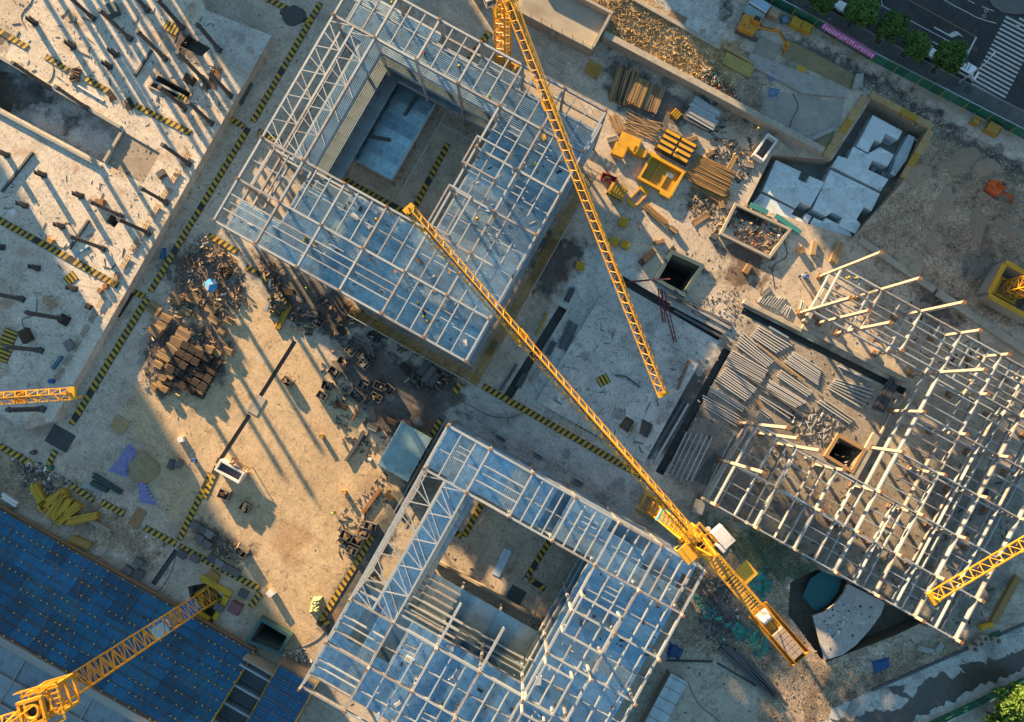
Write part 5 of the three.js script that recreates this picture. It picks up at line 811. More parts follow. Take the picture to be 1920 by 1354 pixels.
// ---------- laid-out steel ----------
{
  const T = (ox, oy) => ([x, y]) => [ox + x / 4.8, oy + y / 4.8];
  const a = T(1140, 540), b = T(1520, 540), c = T(1140, 810);
  const rows = [
    ['in the uppermost row under the trench', a, [1350, 345], [1280, 430], [1640, 520], [1510, 585], 6],
    ['in the second row from the top left', a, [1215, 405], [1150, 510], [1490, 655], [1430, 715], 6],
    ['in the long middle row by the trench', a, [1115, 565], [1045, 680], [1430, 750], [1370, 855], 8],
    ['in the bluish row with the loose timber', a, [1060, 715], [960, 830], [1330, 910], [1240, 1015], 8],
    ['in the trio below the bluish row', a, [920, 885], [925, 930], [1230, 1075], [1200, 1110], 3],
    ['in the lowest left row', a, [850, 965], [865, 1070], [1185, 1160], [1160, 1245], 5],
    ['in the white upper right row', a, [1665, 575], [1585, 665], [1915, 740], [1885, 870], 8],
    ['in the right-hand middle row', a, [1545, 740], [1520, 790], [1840, 940], [1790, 975], 4],
    ['in the lower right row', a, [1450, 830], [1420, 915], [1780, 1030], [1690, 1075], 6],
    ['in the pair above the short bundle', a, [1365, 970], [1360, 990], [1665, 1150], [1635, 1175], 2],
    ['in the row under the skeleton', b, [215, 820], [150, 900], [560, 920], [460, 1080], 6],
    ['in the trio near the open shaft', b, [115, 1005], [50, 1020], [390, 1190], [350, 1220], 3],
    ['in the upright row left of the skeleton', c, [700, 0], [935, 45], [520, 375], [745, 445], 6],
    ['in the dark upright row beside the skeleton', c, [880, 260], [970, 190], [790, 440], [880, 480], 4, 1],
    ['in the long upright pair at the skeleton kerb', c, [1130, 10], [1100, 140], [865, 540], [890, 535], 2],
    ['in the sunlit fan beside the kerb wall', a, [1390, 70], [1600, 85], [1350, 130], [1510, 190], 9, 2],
    ['in the short stack right of the fan', a, [1600, 150], [1640, 170], [1550, 220], [1600, 270], 5, 2],
    ['in the short stack at the sunlit plank', a, [1745, 110], [1780, 140], [1705, 255], [1750, 265], 4, 2],
    ['in the dark bundle between upper building and slab', T(760, 540), [1470, 290], [1550, 330], [1370, 540], [1440, 570], 6, 1],
    ['in the short galvanised bundle near the shaft', a, [1370, 1090], [1330, 1160], [1460, 1160], [1400, 1220], 5, 2],
    ['in the scrap bundle below the skeleton', b, [720, 800], [780, 860], [555, 1080], [640, 1120], 8, 1],
  ];
  for (const [s, f, l0, l1, r0, r1, n, kind] of rows) for (let i = 0; i < n; i++) {
    const k = n > 1 ? i / (n - 1) : 0, L = f([l0[0] + (l1[0] - l0[0]) * k + rr(-6, 6), l0[1] + (l1[1] - l0[1]) * k]), R = f([r0[0] + (r1[0] - r0[0]) * k + rr(-6, 6), r0[1] + (r1[1] - r0[1]) * k]);
    beamLie(`${ORD[i]} steel beam from the top ${s}`, L[0], L[1], R[0], R[1], kind === 2 ? 0.16 : 0.19, 0.4, kind === 1 ? pick(darkSteel) : pick(M.pales ??= [[0.6, 0.6, 0.58], [0.52, 0.54, 0.55], [0.44, 0.45, 0.45]].map((c) => paint(...c))), 0, 'steel laid out in the skeleton yard', 'steel_beam');
  }
  const longs = [[1256, 571, 1358, 624], [1250, 553, 1371, 608], [1262, 583, 1355, 634], [1272, 562, 1368, 616]];
  longs.forEach((q, i) => beamLie(`${ORD[i]} long girder lying beside the upper trench`, ...q, 0.5, 0.6, [beamMats[2], darkSteel[1], darkSteel[0], beamMats[2]][i], 0, 'girders beside the upper trench'));
  beamLie('long timber beam lying across the steel rows', 1417, 644, 1508, 714, 0.35, 0.3, wood[2], 0.35); beamLie('dark beam lying across the lower rows', 1400, 706, 1500, 775, 0.35, 0.3, darkSteel[1], 0.35);
  beamLie('single pale beam beside the vertical trench', 1290, 757, 1227, 866, 0.4, 0.5, beamMats[0]); beamLie('dark twin of the beam beside the vertical trench', 1282, 752, 1216, 860, 0.5, 0.5, darkSteel[0]);
  beamLie('blue beam at the top of the steel yard', 1441, 613, 1477, 634, 0.4, 0.4, paint(0.2, 0.3, 0.4)); beamLie('pale beam in the trench under the skeleton', 1571, 686, 1634, 715, 0.35, 0.4, beamMats[1]);
  for (const [i, q] of [[0, [1352, 1207, 1460, 1310]], [1, [1362, 1208, 1456, 1306]], [2, [1378, 1216, 1462, 1300]], [3, [1349, 1214, 1450, 1312]]]) beamLie(`${ORD[i]} long dark girder in the bundle at the bottom right`, ...q, 0.55, 0.6, pick(darkSteel), 0, 'girders at the bottom right');
  beamLie('dark bent girder on the central slab, first length', 1153, 704, 1173, 706, 0.35, 0.35, darkSteel[1], 0.6); beamLie('dark bent girder on the central slab, second length', 1173, 706, 1200, 726, 0.35, 0.35, darkSteel[1], 0.6);
  for (const [i, q] of [[0, [286, 94, 254, 144]], [1, [168, 413, 131, 467]], [2, [63, 286, 5, 360]]]) beamLie('dark beam lying on the slab ' + ['in the sunlit stripes', 'below the yellow helmet', 'at the left edge'][i], ...q, 0.4, 0.45, darkSteel[1], SH);
  beamLie('blue beam lying on the shaded slab edge', 118, 668, 100, 692, 0.6, 0.5, paint(0.08, 0.16, 0.24), SH); beamLie('pale blue beam lying near the slab middle', 168, 461, 142, 478, 0.3, 0.25, paint(0.3, 0.5, 0.65), SH); beamLie('white pipe beside the slab walkway', 147, 161, 195, 190, 0.3, 0.3, M.white, SH);
  beamLie('long dark pipe at the lower right of the yard', 682, 812, 650, 864, 0.6, 0.6, darkSteel[0], 0, undefined, 'pipe_length');
  beamLie('dark beam in the soot below the handrail', 969, 683, 938, 732, 0.5, 0.4, darkSteel[0]); beamLie('rusty angle lying by the crates', 690, 740, 658, 788, 0.5, 0.4, M.rusty); beamLie('rusty rail at the right rim of the yard', 714, 916, 680, 962, 0.7, 0.5, M.rusty);
  beamLie('yellow beam in the lane by the trench', 1026, 586, 1006, 628, 0.5, 0.3, M.mustard);
}
// ---------- central pale slab ----------
{
  const p = pxs([[1118, 568], [1310, 682], [1208, 868], [1006, 752]], 0.6), bb = new THREE.Box3().setFromPoints(p);
  const t = areaTexture(bb.min.x, bb.max.x, bb.min.z, bb.max.z, 512, Math.round(512 * (bb.max.z - bb.min.z) / (bb.max.x - bb.min.x)), 'cool', [['rust', [[1165, 780], [1190, 800], [1175, 820]]], ['soot', [[1210, 800], [1225, 790], [1220, 815]]], ['walk', [[1200, 640], [1215, 650], [1208, 662]]]], { h: 0.6, spots: 40, warp: 0.5 });
  const list = []; struct('floor_slab', slabGeo(p, 0, 0.6, [pxs([[1174, 780], [1190, 790], [1178, 812], [1160, 800]], 0.6), pxs([[1205, 785], [1224, 796], [1214, 822], [1198, 812]], 0.6)], (x, y, z) => [(x - bb.min.x) / (bb.max.x - bb.min.x), (z - bb.min.z) / (bb.max.z - bb.min.z)], 0), new THREE.MeshStandardMaterial({ map: t, roughness: 0.9 }));
  struct('slab_opening', sheetGeo(pxs([[1174, 780], [1190, 790], [1178, 812], [1160, 800]], 0.1), 0.1), paint(0.12, 0.08, 0.05)); struct('slab_opening', sheetGeo(pxs([[1205, 785], [1224, 796], [1214, 822], [1198, 812]], 0.1), 0.1), M.trench);
  const e = wallRun; e('rusty rebar edge along the right side of the central slab', at(1292, 675, 0.6), at(1270, 730, 0.6), 0.5, 0.9, M.rusty, 'rebar_edge', 0.61);
  const reds = paint(0.16, 0.02, 0.03);
  for (const [l, q] of [['red lattice strut leaning left over the lane', [1234, 542, 1243, 605]], ['long red lattice strut standing on the lane', [1238, 545, 1264, 642]]]) { const a = at(q[0], q[1], 3), b = at(q[2], q[3], 0.3), t2 = thing('lattice_strut', l, 'strut', V(0, 0, 0)); const gs = []; bar('chord', a, b, 0.2, 0.2, reds, t2); const c = a.clone().add(V(0.7, 0, 0)), d = b.clone().add(V(0.5, 0, 0)); bar('chord', c, d, 0.16, 0.16, reds, t2); for (let k = 0; k < 9; k++) bar('lacing', a.clone().lerp(b, k / 9), c.clone().lerp(d, (k + 0.5) / 9), 0.09, 0.09, reds, t2); }
  const t3 = thing('pump_boom', 'thin red boom reaching over the edge of the square shaft', 'boom', V(0, 0, 0)); bar('arm', at(1170, 530, 0.5), at(1218, 525, 2.2), 0.3, 0.3, reds, t3); bar('arm', at(1218, 525, 2.2), at(1256, 523, 1.5), 0.24, 0.24, paint(0.5, 0.12, 0.1), t3);
}
// shaft rims
function rim(label, pts, w, h, mat, name = 'shaft_rim', y = 0) { const t = thing(name, label, 'rim', V(0, y, 0)); for (let i = 0; i < pts.length; i++) { const a = pts[i].clone(), b = pts[(i + 1) % pts.length].clone(); a.y = b.y = h / 2 + 0.003; const d = V().subVectors(b, a).normalize(); bar('kerb', a.addScaledVector(d, -w / 2 + 0.01), b.addScaledVector(d, -w / 2 - 0.01), w, h, mat, t); } return t; }
rim('dark teal rim round the square shaft beside the jib', pxs([[1258, 474], [1315, 500], [1281, 554], [1229, 525]]), 0.7, 0.9, paint(0.06, 0.11, 0.13)); rim('rusty timber rim round the shaft in the steel yard', pxs([[1570, 816], [1619, 843], [1596, 884], [1547, 854]]), 0.6, 0.6, wood[0]);
rim('teal steel box rim of the open skip pit at lower left', pxs([[494, 1157], [547, 1188], [528, 1220], [470, 1198]]), 0.6, 1.5, paint(0.05, 0.13, 0.13));
rim('rusty rim round the slot on the raised slab', pxs([[298, 140], [361, 174], [351, 195], [280, 163]], SH), 0.35, 0.3, paint(0.35, 0.28, 0.2), 'slot_rim', SH); beamLie('pale beam dividing the slot on the raised slab', 287, 152, 341, 179, 0.4, 0.3, beamMats[2], SH);
// ---------- foundation pit at upper right ----------
{
  M.found = new THREE.MeshStandardMaterial({ color: lin(0.6, 0.71, 0.76), map: rep(grime, 0.15), roughness: 0.85 });
  const blk = (poly, y1, label) => single('foundation_block', slabGeo(pxs(poly, y1), -3.99, y1, [], undefined, 0), M.found, label, 'concrete block');
  blk([[1637, 216], [1692, 246], [1684, 262], [1660, 250], [1652, 268], [1640, 262], [1628, 286], [1606, 274]], -0.5, 'stepped pale block in the top corner of the foundation pit');
  blk([[1600, 275], [1626, 289], [1650, 276], [1676, 290], [1664, 312], [1636, 300], [1628, 318], [1666, 336], [1652, 358], [1560, 312], [1572, 292], [1590, 298]], -0.6, 'large pale block under the yellow boarding of the pit');
  blk([[1557, 318], [1650, 363], [1634, 396], [1620, 388], [1606, 412], [1614, 420], [1604, 438], [1572, 424], [1580, 408], [1560, 398], [1548, 406], [1524, 392]], -0.8, 'wide pale block in the middle of the pit');
  blk([[1455, 300], [1502, 322], [1496, 336], [1512, 344], [1518, 330], [1546, 342], [1520, 388], [1500, 378], [1492, 390], [1430, 358]], -0.7, 'pale block with water stains at the left of the pit');
  blk([[1427, 362], [1489, 394], [1484, 402], [1506, 412], [1512, 400], [1522, 406], [1508, 430], [1406, 388]], -0.95, 'pale block at the lower left of the pit');
  blk([[1526, 408], [1544, 416], [1548, 408], [1590, 430], [1598, 443], [1513, 430]], -1.1, 'narrow pale block at the bottom of the pit');
  blk([[1682, 292], [1704, 252], [1716, 258], [1700, 300], [1678, 330], [1670, 326]], -2.0, 'rounded pale ledge at the right of the pit');
  for (const [x, y, s] of [[1655, 305, 'upper'], [1637, 318, 'left'], [1656, 327, 'lower']]) single('pile_head', new THREE.CylinderGeometry(0.5, 0.55, 1.4, 14), paint(0.16, 0.16, 0.17), `${s} dark round pile head beside the foundation blocks`, 'pile head', V(at(x, y, -2).x, -2.4, at(x, y, -2).z));
  const board = (l, x0, y0, x1, y1, w = 1.3) => { const a = at(x0, y0), b = at(x1, y1), d = V().subVectors(b, a).normalize(), L = a.distanceTo(b), t = thing('edge_board', l, 'boarding', V(a.x, 0.02, a.z), -Math.atan2(d.z, d.x)), n = Math.round(L / 3); for (let i = 0; i < n; i++) { const m = mk('board', BOX, [wood[2], M.mustard, paint(0.42, 0.3, 0.12)][(i * 2) % 3], t); m.scale.set(L / n - 0.05, 0.5, w); m.position.set((i + 0.5) * L / n, 0.25 + (i % 2) * 0.02, 0); } };
  board('yellow boarding along the upper right rim of the foundation pit', 1630, 178, 1746, 240); board('yellow boarding down the right rim of the foundation pit', 1744, 246, 1692, 335); board('pale yellow boarding down the left rim of the foundation pit', 1622, 182, 1546, 296, 1.5);
  const net = paint(0.03, 0.22, 0.24); for (const [x0, y0, x1, y1, s] of [[1405, 385, 1438, 400, 'left'], [1452, 405, 1500, 438, 'right']]) { const a = at(x0, y0), b = at(x1, y1), m = bar(numbered('safety_net'), V(a.x, 0.5, a.z), V(b.x, 0.5, b.z), 0.9, 0.3, net, scene); tag(m, s + ' piece of teal safety netting on the lower rim of the pit', 'net'); }
  const rb = thing('rebar_row', 'rows of thin rebar sticking out along the left rim of the pit', 'rebar', V(0, 0, 0)); for (let i = 0; i < 22; i++) { const k = i / 21, p = at(1455 - k * 50, 300 + k * 85, -1.4), q = p.clone().addScaledVector(U, rr(1.2, 2.4)); p.y = q.y = -0.9; bar('rebar', p, q, 0.06, 0.06, M.rusty, rb); }
}
// ---------- yellow equipment area ----------
{
  const t = thing('panel_stack', 'stack of black panels with rows of yellow boards beside the yellow tray', 'stack', G0(1266, 278), A);
  mk('lower_layers', boxG(6.9, 1.2, 4.4, 0, 0.6, 0), M.hazK, t);
  for (let r = 0; r < 4; r++) for (let c = 0; c < 2; c++) { mk('yellow_board', boxG(3.0, 0.12, 0.58, -1.7 + c * 3.4, 1.27, -1.7 + r * 1.12), M.yellow, t); }
  for (let i = 0; i < 8; i++) { const b = single('yellow_box', merge([boxG(0.85, 0.5, 0.8, 0, 0.25, 0), boxG(0.95, 0.08, 0.9, 0, 0.54, 0)]), M.yellow, `${ORD[i]} small yellow box in the row below the black panel stack`, 'box', onSite(G0(1222, 290), i * 0.95 + (i > 4 ? 0.3 : 0), 0.2), A, 'row of yellow boxes'); b.position.y = 0.003; }
  const tray = thing('material_tray', 'large yellow steel tray with pipes and a puddle inside', 'tray', G0(1238, 331), A); for (const [w, d, x, z] of [[7.4, 0.5, 0, -2.5], [7.4, 0.5, 0, 2.5], [0.5, 4.5, -3.4, 0], [0.5, 4.5, 3.4, 0]]) mk('side', boxG(w, 1.1, d, x, 0.55, z), M.yellow, tray); mk('floor', boxG(6.4, 0.2, 4.5, 0, 0.15, 0), M.mustard, tray); for (const x of [-1.2, 1]) mk('rib', boxG(0.2, 0.35, 4.5, x, 0.4, 0), M.yellow2, tray); mk('white_sheet', boxG(1.5, 0.05, 0.9, 1.4, 0.3, -1), M.white, tray); mk('loading_lip', boxG(2.2, 0.5, 0.8, 2.4, 0.9, 2.9), M.yellow, tray);
  for (const [x, y, w, d, s] of [[1178, 270, 4, 2.8, 'upper left'], [1160, 284, 2.4, 2.4, 'leftmost'], [1198, 288, 2.4, 1.5, 'middle']]) { const q = thing('loading_platform', s + ' yellow loading platform among the timber stacks', 'platform', G0(x, y), A + 0.1); mk('deck', boxG(w, 0.2, d, 0, 1, 0), M.yellow, q); for (const a of [-1, 1]) mk('side', boxG(w, 0.9, 0.12, 0, 0.5, a * d / 2), M.yellow2, q); mk('lip', boxG(0.3, 0.5, d, w / 2, 1.2, 0), M.mustard, q); }
  const fr = thing('gate_frame', 'flat yellow rectangular frame lying right of the striped box', 'frame', G0(1196, 370), A - 0.25); for (const [w, d, x, z] of [[2, 0.8, 0, -1.8], [2, 0.7, 0, 1.8], [0.25, 3, -0.9, 0], [0.25, 3, 0.9, 0]]) mk('member', boxG(w, 0.3, d, x, 0.15, z), M.yellow, fr);
  for (const [x, y, s] of [[1168, 418, 'upper'], [1171, 460, 'lower right'], [1150, 455, 'round lower left'], [1087, 500, 'one by the jib'], [1266, 217, 'one near the steel bundles']]) { const q = thing('yellow_cage', s + ' yellow steel cage standing on the concrete near the jib', 'cage', G0(x, y), A + rr(-0.3, 0.3)); mk('body', boxG(1.7, 1, 1.4, 0, 0.5, 0), M.yellow2, q); for (let i = 0; i < 4; i++) mk('bar', boxG(0.12, 0.14, 1.5, -0.7 + i * 0.46, 1.05, 0), M.yellow, q); }
  crate('red skip lying beside the yellow walkway', 1141, 336, A + 0.15, 3, 1.2, 0.9, M.red, { name: 'skip', cat: 'skip', fill: 2 }); const sb = thing('striped_box', 'yellow box with a black striped side near the red skip', 'box', G0(1156, 362), A); mk('body', boxG(3.4, 1.2, 2.2, 0, 0.6, 0), M.yellow2, sb); for (let i = 0; i < 6; i++) mk('black_bar', boxG(0.25, 0.9, 0.06, -1.4 + i * 0.55, 0.6, 1.12), M.hazK, sb); for (let i = 0; i < 5; i++) mk('post', boxG(0.2, 0.2, 2.6, -1.2 + i * 0.6, 1.3, -0.6), M.mustard, sb);
  // black/yellow steel bundles right of it
  rods('bundle of long grey steel sections against the site wall', 1297, 190, 1345, 220, 7, 2, 0.13, beamMats, { geo: IB, layers: 3, part: 'section' }); rods('lower bundle of long grey steel sections below the site wall', 1287, 207, 1342, 240, 7, 2.2, 0.13, [...beamMats, darkSteel[1]], { geo: IB, layers: 3, part: 'section' }); rods('dark bundle of steel sections in front', 1280, 218, 1335, 246, 4, 1.2, 0.15, darkSteel, { geo: IB, layers: 2, part: 'section' });
  // big scaffold tube bundles
  const tub = [[0.38, 0.24, 0.1], [0.3, 0.19, 0.09], [0.2, 0.13, 0.07], [0.45, 0.27, 0.06]].map((c) => paint(...c));
  rods('wide bundle of brown scaffold tubes right of the yellow tray', 1292, 312, 1370, 350, 26, 5.5, 0.09, tub, { layers: 4, messy: true, fan: 0.06, part: 'tube' }); rods('loose brown scaffold tubes below the wide bundle', 1300, 340, 1365, 375, 18, 3, 0.08, tub, { layers: 2, messy: true, fan: 0.14, part: 'tube' }); rods('sheaf of brown tubes lying on the concrete below the yellow frame', 1209, 386, 1250, 423, 9, 1.3, 0.09, tub, { layers: 3, messy: true, part: 'tube' }); rods('short sheaf of tubes leaning above the wide bundle', 1380, 292, 1362, 325, 7, 1, 0.08, tub, { layers: 2, part: 'tube' });
  rods('broad layer of timber boards at the top by the site wall', 1180, 130, 1160, 195, 20, 4.6, 0.11, [...wood, ...darkWood], { layers: 2, messy: true, fan: 0.05, part: 'board', geo: BOX }); rods('second layer of timber boards with a yellow bundle', 1206, 150, 1186, 200, 14, 3.4, 0.11, [...wood, paint(0.42, 0.28, 0.05)], { layers: 3, messy: true, part: 'board', geo: BOX }); rods('third layer of timber boards nearest the pipes', 1233, 162, 1215, 210, 14, 3.2, 0.1, wood, { layers: 2, messy: true, fan: 0.05, part: 'board', geo: BOX }); rods('mat of thin boards above the yellow platforms', 1170, 225, 1235, 250, 22, 3.6, 0.08, wood, { messy: true, fan: 0.18, part: 'board', geo: BOX }); rods('dark boards left of the yellow platforms', 1150, 215, 1165, 250, 10, 2, 0.1, wood, { messy: true, fan: 0.1, part: 'board', geo: BOX }); rods('pale boards lying by the waste pen', 1298, 420, 1328, 402, 7, 1.2, 0.09, wood, { fan: 0.05, part: 'board', geo: BOX }); rods('upright bundle of boards at the pit corner', 1573, 455, 1560, 494, 7, 1.5, 0.12, [wood[2], wood[0]], { layers: 4, part: 'board', geo: BOX }); rods('pale boards beside the lower pit corner', 1527, 452, 1522, 480, 5, 0.9, 0.1, [wood[2]], { layers: 3, part: 'board', geo: BOX });
  rods('yellow rods lying in the gap below the upper building', 545, 570, 520, 618, 7, 1.1, 0.1, [M.mustard, M.yellow2], { layers: 3 });
  // waste pen walls
  rim('low white-rimmed wall of the waste pen right of the stained ground', pxs([[1377, 385], [1478, 432], [1440, 484], [1350, 440]]), 0.5, 1, M.conc, 'pen_wall'); rods('row of dark boards standing in the waste pen', 1380, 396, 1430, 418, 6, 1.6, 0.2, darkWood, { geo: BOX, part: 'board' });
}
// site wall at upper right and ramp building behind the crane
wallRun('long concrete site wall dividing the waste ground from the timber store', at(1130, 75), at(1535, 290), 1.2, 2.6, M.conc, 'site_wall'); wallRun('low kerb along the upper edge of the waste ground', at(1180, -5), at(1350, 92), 0.8, 0.5, M.conc, 'kerb_wall');
{
  const o = at(1003, -30), t = thing('ramp_enclosure', 'concrete ramp walls with a sunlit end, right of the crane mast at the top', 'ramp', V(o.x, 0, o.z), -TH + 0.02), L = 16;
  mk('ramp_floor', boxG(L, 0.3, 7.2, L / 2, 1.4, 3.6), M.conc, t); mk('wall', boxG(L + 0.6, 3.2, 0.5, L / 2, 1.6, -0.3), M.conc, t); mk('wall', boxG(L + 10, 3.2, 0.5, L / 2 - 5, 1.6, 7.5), M.conc, t); mk('end_wall', boxG(0.5, 3.2, 7, L, 1.6, 3.6), M.conc, t); for (let i = 0; i < 6; i++) mk('rebar', boxG(0.07, 1.2, 0.07, 3 + i * 2.2, 3.8, 7.5), M.rusty, t); for (const x of [0, 8]) mk('buttress', boxG(0.8, 2.6, 0.6, x, 1.3, 8), M.conc, t);
  const g = thing('folded_screen', 'yellow corrugated screen leaning at the end of the ramp', 'screen', G0(1112, 132), A + 0.1); for (let i = 0; i < 8; i++) mk('slat', boxG(0.28, 0.1, 2.8, -1.3 + i * 0.37, 0.9 - i * 0.08, 0), M.mustard, g);
  const w = thing('trough', 'pale rectangular concrete trough at the corner of the site wall', 'trough', G0(1430, 282), A + Math.PI / 2 - 0.1); for (const s of [-1, 1]) { mk('side', boxG(5, 1.8, 0.35, 0, 0.9, s * 1), M.white, w); mk('end', boxG(0.35, 1.8, 1.65, s * 2.3, 0.9, 0), M.white, w); } mk('floor', boxG(4.3, 0.2, 1.65, 0, 0.2, 0), M.black, w);
}
// ---------- yard things ----------
{
  const w = thing('trough', 'white rectangular trough casting a long shadow on the yard', 'trough', G0(438, 882), A + 0.0); for (const s of [-1, 1]) { mk('side', boxG(5.2, 2.2, 0.35, 0, 1.1, s * 0.95), M.white, w); mk('end', boxG(0.35, 2.2, 1.55, s * 2.42, 1.1, 0), M.white, w); } mk('floor', boxG(4.5, 0.2, 1.55, 0, 1.2, 0), paint(0.06, 0.06, 0.09), w);
  const l = thing('ladder_frame', 'rusty ladder frame behind the white trough', 'ladder', G0(456, 872), A); for (const s of [-1, 1]) mk('rail', boxG(4, 0.2, 0.15, 0, 1.8, s * 0.5), M.rusty, l); for (let i = 0; i < 7; i++) mk('rung', boxG(0.12, 0.12, 1, -1.8 + i * 0.6, 1.8, 0), M.rusty, l); for (const x of [-1.8, 1.8]) for (const s of [-1, 1]) mk('leg', boxG(0.12, 1.8, 0.12, x, 0.9, s * 0.5), M.rusty, l);
  const sh = thing('shed', 'teal corrugated roofed shed beside the lower building', 'shed', G0(755, 848), -TH); const m = mk('roof', deckGeo(8.8, 6.4, 0.32), new THREE.MeshStandardMaterial({ color: lin(0.36, 0.54, 0.58), map: rep(grime, 0.25, 0.3), metalness: 0.2, roughness: 0.5 }), sh); m.rotation.y = Math.PI / 2; m.position.set(0.5, 3.1, -0.8); mk('wall', boxG(5.9, 3, 8.2, 0.5, 1.5, -0.8), greys[1], sh); mk('gutter', boxG(6.6, 0.2, 0.2, 0.5, 3.05, 3.7), M.galv, sh);
  const s2 = thing('shed', 'pale metal roofed cabin at the bottom beside the lower building', 'shed', G0(1240, 1310), -TH); const r2 = mk('roof', merge([boxG(3.4, 0.2, 15, 0, 0, 2)]), paint(0.5, 0.56, 0.58, { metalness: 0.3, roughness: 0.5 }), s2); r2.position.set(0, 2.9, 0); for (let i = 0; i < 8; i++) mk('roof_seam', boxG(3.4, 0.1, 0.08, 0, 3.04, -5 + i * 2), greys[1], s2); mk('wall', boxG(3.1, 2.8, 14.6, 0, 1.4, 2), M.conc, s2);
  // sand heap and striped tarp
  single('sand_heap', heapGeo(3.4, 3, 1.5, 7, 26, 0.15), new THREE.MeshStandardMaterial({ color: lin(0.33, 0.27, 0.17), map: rep(grime, 0.5), roughness: 1 }), 'heap of sand half covered by the striped tarp', 'sand heap', G0(270, 878));
  const tarpT = tex(128, 128, (x, y) => { const s = (x >> 3) % 2, n = 0.8 + 0.4 * (gN(x, y, 20) - 0.3); return s ? [0.1 * n, 0.11 * n, 0.38 * n] : [0.32 * n, 0.34 * n, 0.52 * n]; });
  const tarpM = new THREE.MeshStandardMaterial({ map: rep(tarpT, 0.4), roughness: 0.7, side: THREE.DoubleSide });
  const tarp = (label, poly, h, mat, hy = 0, name = 'tarp') => { const p = pxs(poly, hy), b = new THREE.Box3().setFromPoints(p), g = new THREE.PlaneGeometry(1, 1, 36, 36).rotateX(-Math.PI / 2), q = g.attributes.position, C = p[0].clone().add(p[1]).add(p[2]).add(p[3]).multiplyScalar(0.25); for (let i = 0; i < q.count; i++) { const u = q.getX(i) + 0.5, v = q.getZ(i) + 0.5, a = p[0].clone().lerp(p[1], u), c = p[3].clone().lerp(p[2], u), z = a.lerp(c, v), e = Math.min(u, 1 - u, v, 1 - v), f = fbm(z.x * 0.9, z.z * 0.9, 3), cr = Math.abs(fbm(z.x * 1.6 + 9, z.z * 1.6, 3) - 0.5) * 2; q.setXYZ(i, z.x - C.x + (fbm(z.x, z.z + 30, 2) - 0.5) * (e < 0.02 ? 1 : 0.3), 0.05 + h * (0.3 + f * 0.7) * sst(0, 0.2, e) - cr * 0.3 * h * sst(0, 0.1, e), z.z - C.z + (fbm(z.x + 30, z.z, 2) - 0.5) * (e < 0.02 ? 1 : 0.3)); } g.computeVertexNormals(); planarUV(g); return single(name, g, mat, label, 'tarp', V(C.x, hy, C.z)); };
  tarp('crumpled blue striped tarp left of the sand heap', [[243, 830], [264, 852], [236, 896], [205, 882]], 1.4, tarpM); tarp('trailing end of blue striped tarp below the sand heap', [[258, 898], [272, 900], [298, 950], [262, 942]], 1, tarpM); tarp('crumpled pale green tarp beside the hazard walkway', [[588, 1118], [606, 1116], [604, 1152], [580, 1148]], 1.6, paint(0.36, 0.42, 0.22, { side: THREE.DoubleSide })); tarp('blue sheet crumpled on the bank at lower right', [[1632, 1240], [1664, 1234], [1668, 1252], [1640, 1262]], 0.5, paint(0.01, 0.08, 0.25, { side: THREE.DoubleSide })); tarp('dark blue sheet at the foot of the lower building', [[1256, 1205], [1285, 1218], [1275, 1235], [1250, 1230]], 0.7, paint(0.02, 0.07, 0.2, { side: THREE.DoubleSide })); tarp('purple net sacking on the concrete ledge', [[1436, 126], [1450, 132], [1454, 150], [1440, 152]], 0.6, paint(0.2, 0.18, 0.34, { side: THREE.DoubleSide })); tarp('blue tarp draped over the kerb above the concrete apron', [[1442, 164], [1462, 168], [1456, 180], [1440, 182]], 0.5, paint(0.12, 0.22, 0.38, { side: THREE.DoubleSide })); tarp('blue crumpled sheet on the alley', [[305, 466], [312, 468], [310, 488], [299, 486]], 0.5, paint(0.03, 0.1, 0.3, { side: THREE.DoubleSide })); tarp('teal tarp lying near the counter-jib', [[1428, 1085], [1450, 1085], [1444, 1110], [1426, 1112]], 0.8, paint(0.03, 0.22, 0.18, { side: THREE.DoubleSide })); tarp('long teal net strip below the counter-jib', [[1432, 1165], [1446, 1170], [1440, 1228], [1432, 1230]], 0.4, paint(0.03, 0.22, 0.18, { side: THREE.DoubleSide }));
  // umbrella
  const um = thing('parasol', 'blue and white parasol standing in the rubbish', 'parasol', G0(404, 538), 0.3); const seg = 8; for (let i = 0; i < seg; i++) { const a = i / seg * 6.283, b = (i + 1) / seg * 6.283, R = 1.25, g = new THREE.BufferGeometry(); g.setAttribute('position', new THREE.Float32BufferAttribute([0, 2.7, 0, Math.cos(b) * R, 2.15, Math.sin(b) * R, Math.cos(a) * R, 2.15, Math.sin(a) * R], 3)); g.setAttribute('uv', new THREE.Float32BufferAttribute([0, 0, 1, 0, 0, 1], 2)); g.computeVertexNormals(); mk('panel', g, i % 4 === 3 ? M.white : new THREE.MeshStandardMaterial({ color: lin(0.05, 0.3, 0.62), side: THREE.DoubleSide }), um); } mk('pole', new THREE.CylinderGeometry(0.04, 0.04, 2.7, 8).translate(0, 1.35, 0), M.galv, um);
  // tyre/pipe heap, drums, plates, planks, misc.
  const drum = (label, x, y, mat, h = 0) => { const t = thing('drum', label, 'drum', G0(x, y, h), rr(0, 3)); mk('shell', new THREE.CylinderGeometry(0.42, 0.42, 1.1, 16).translate(0, 0.55, 0), mat, t); for (const yy of [0.35, 0.75]) mk('hoop', new THREE.TorusGeometry(0.43, 0.03, 6, 16).rotateX(Math.PI / 2).translate(0, yy, 0), mat, t); mk('lid_rim', new THREE.TorusGeometry(0.38, 0.04, 6, 16).rotateX(Math.PI / 2).translate(0, 1.1, 0), greys[1], t); };
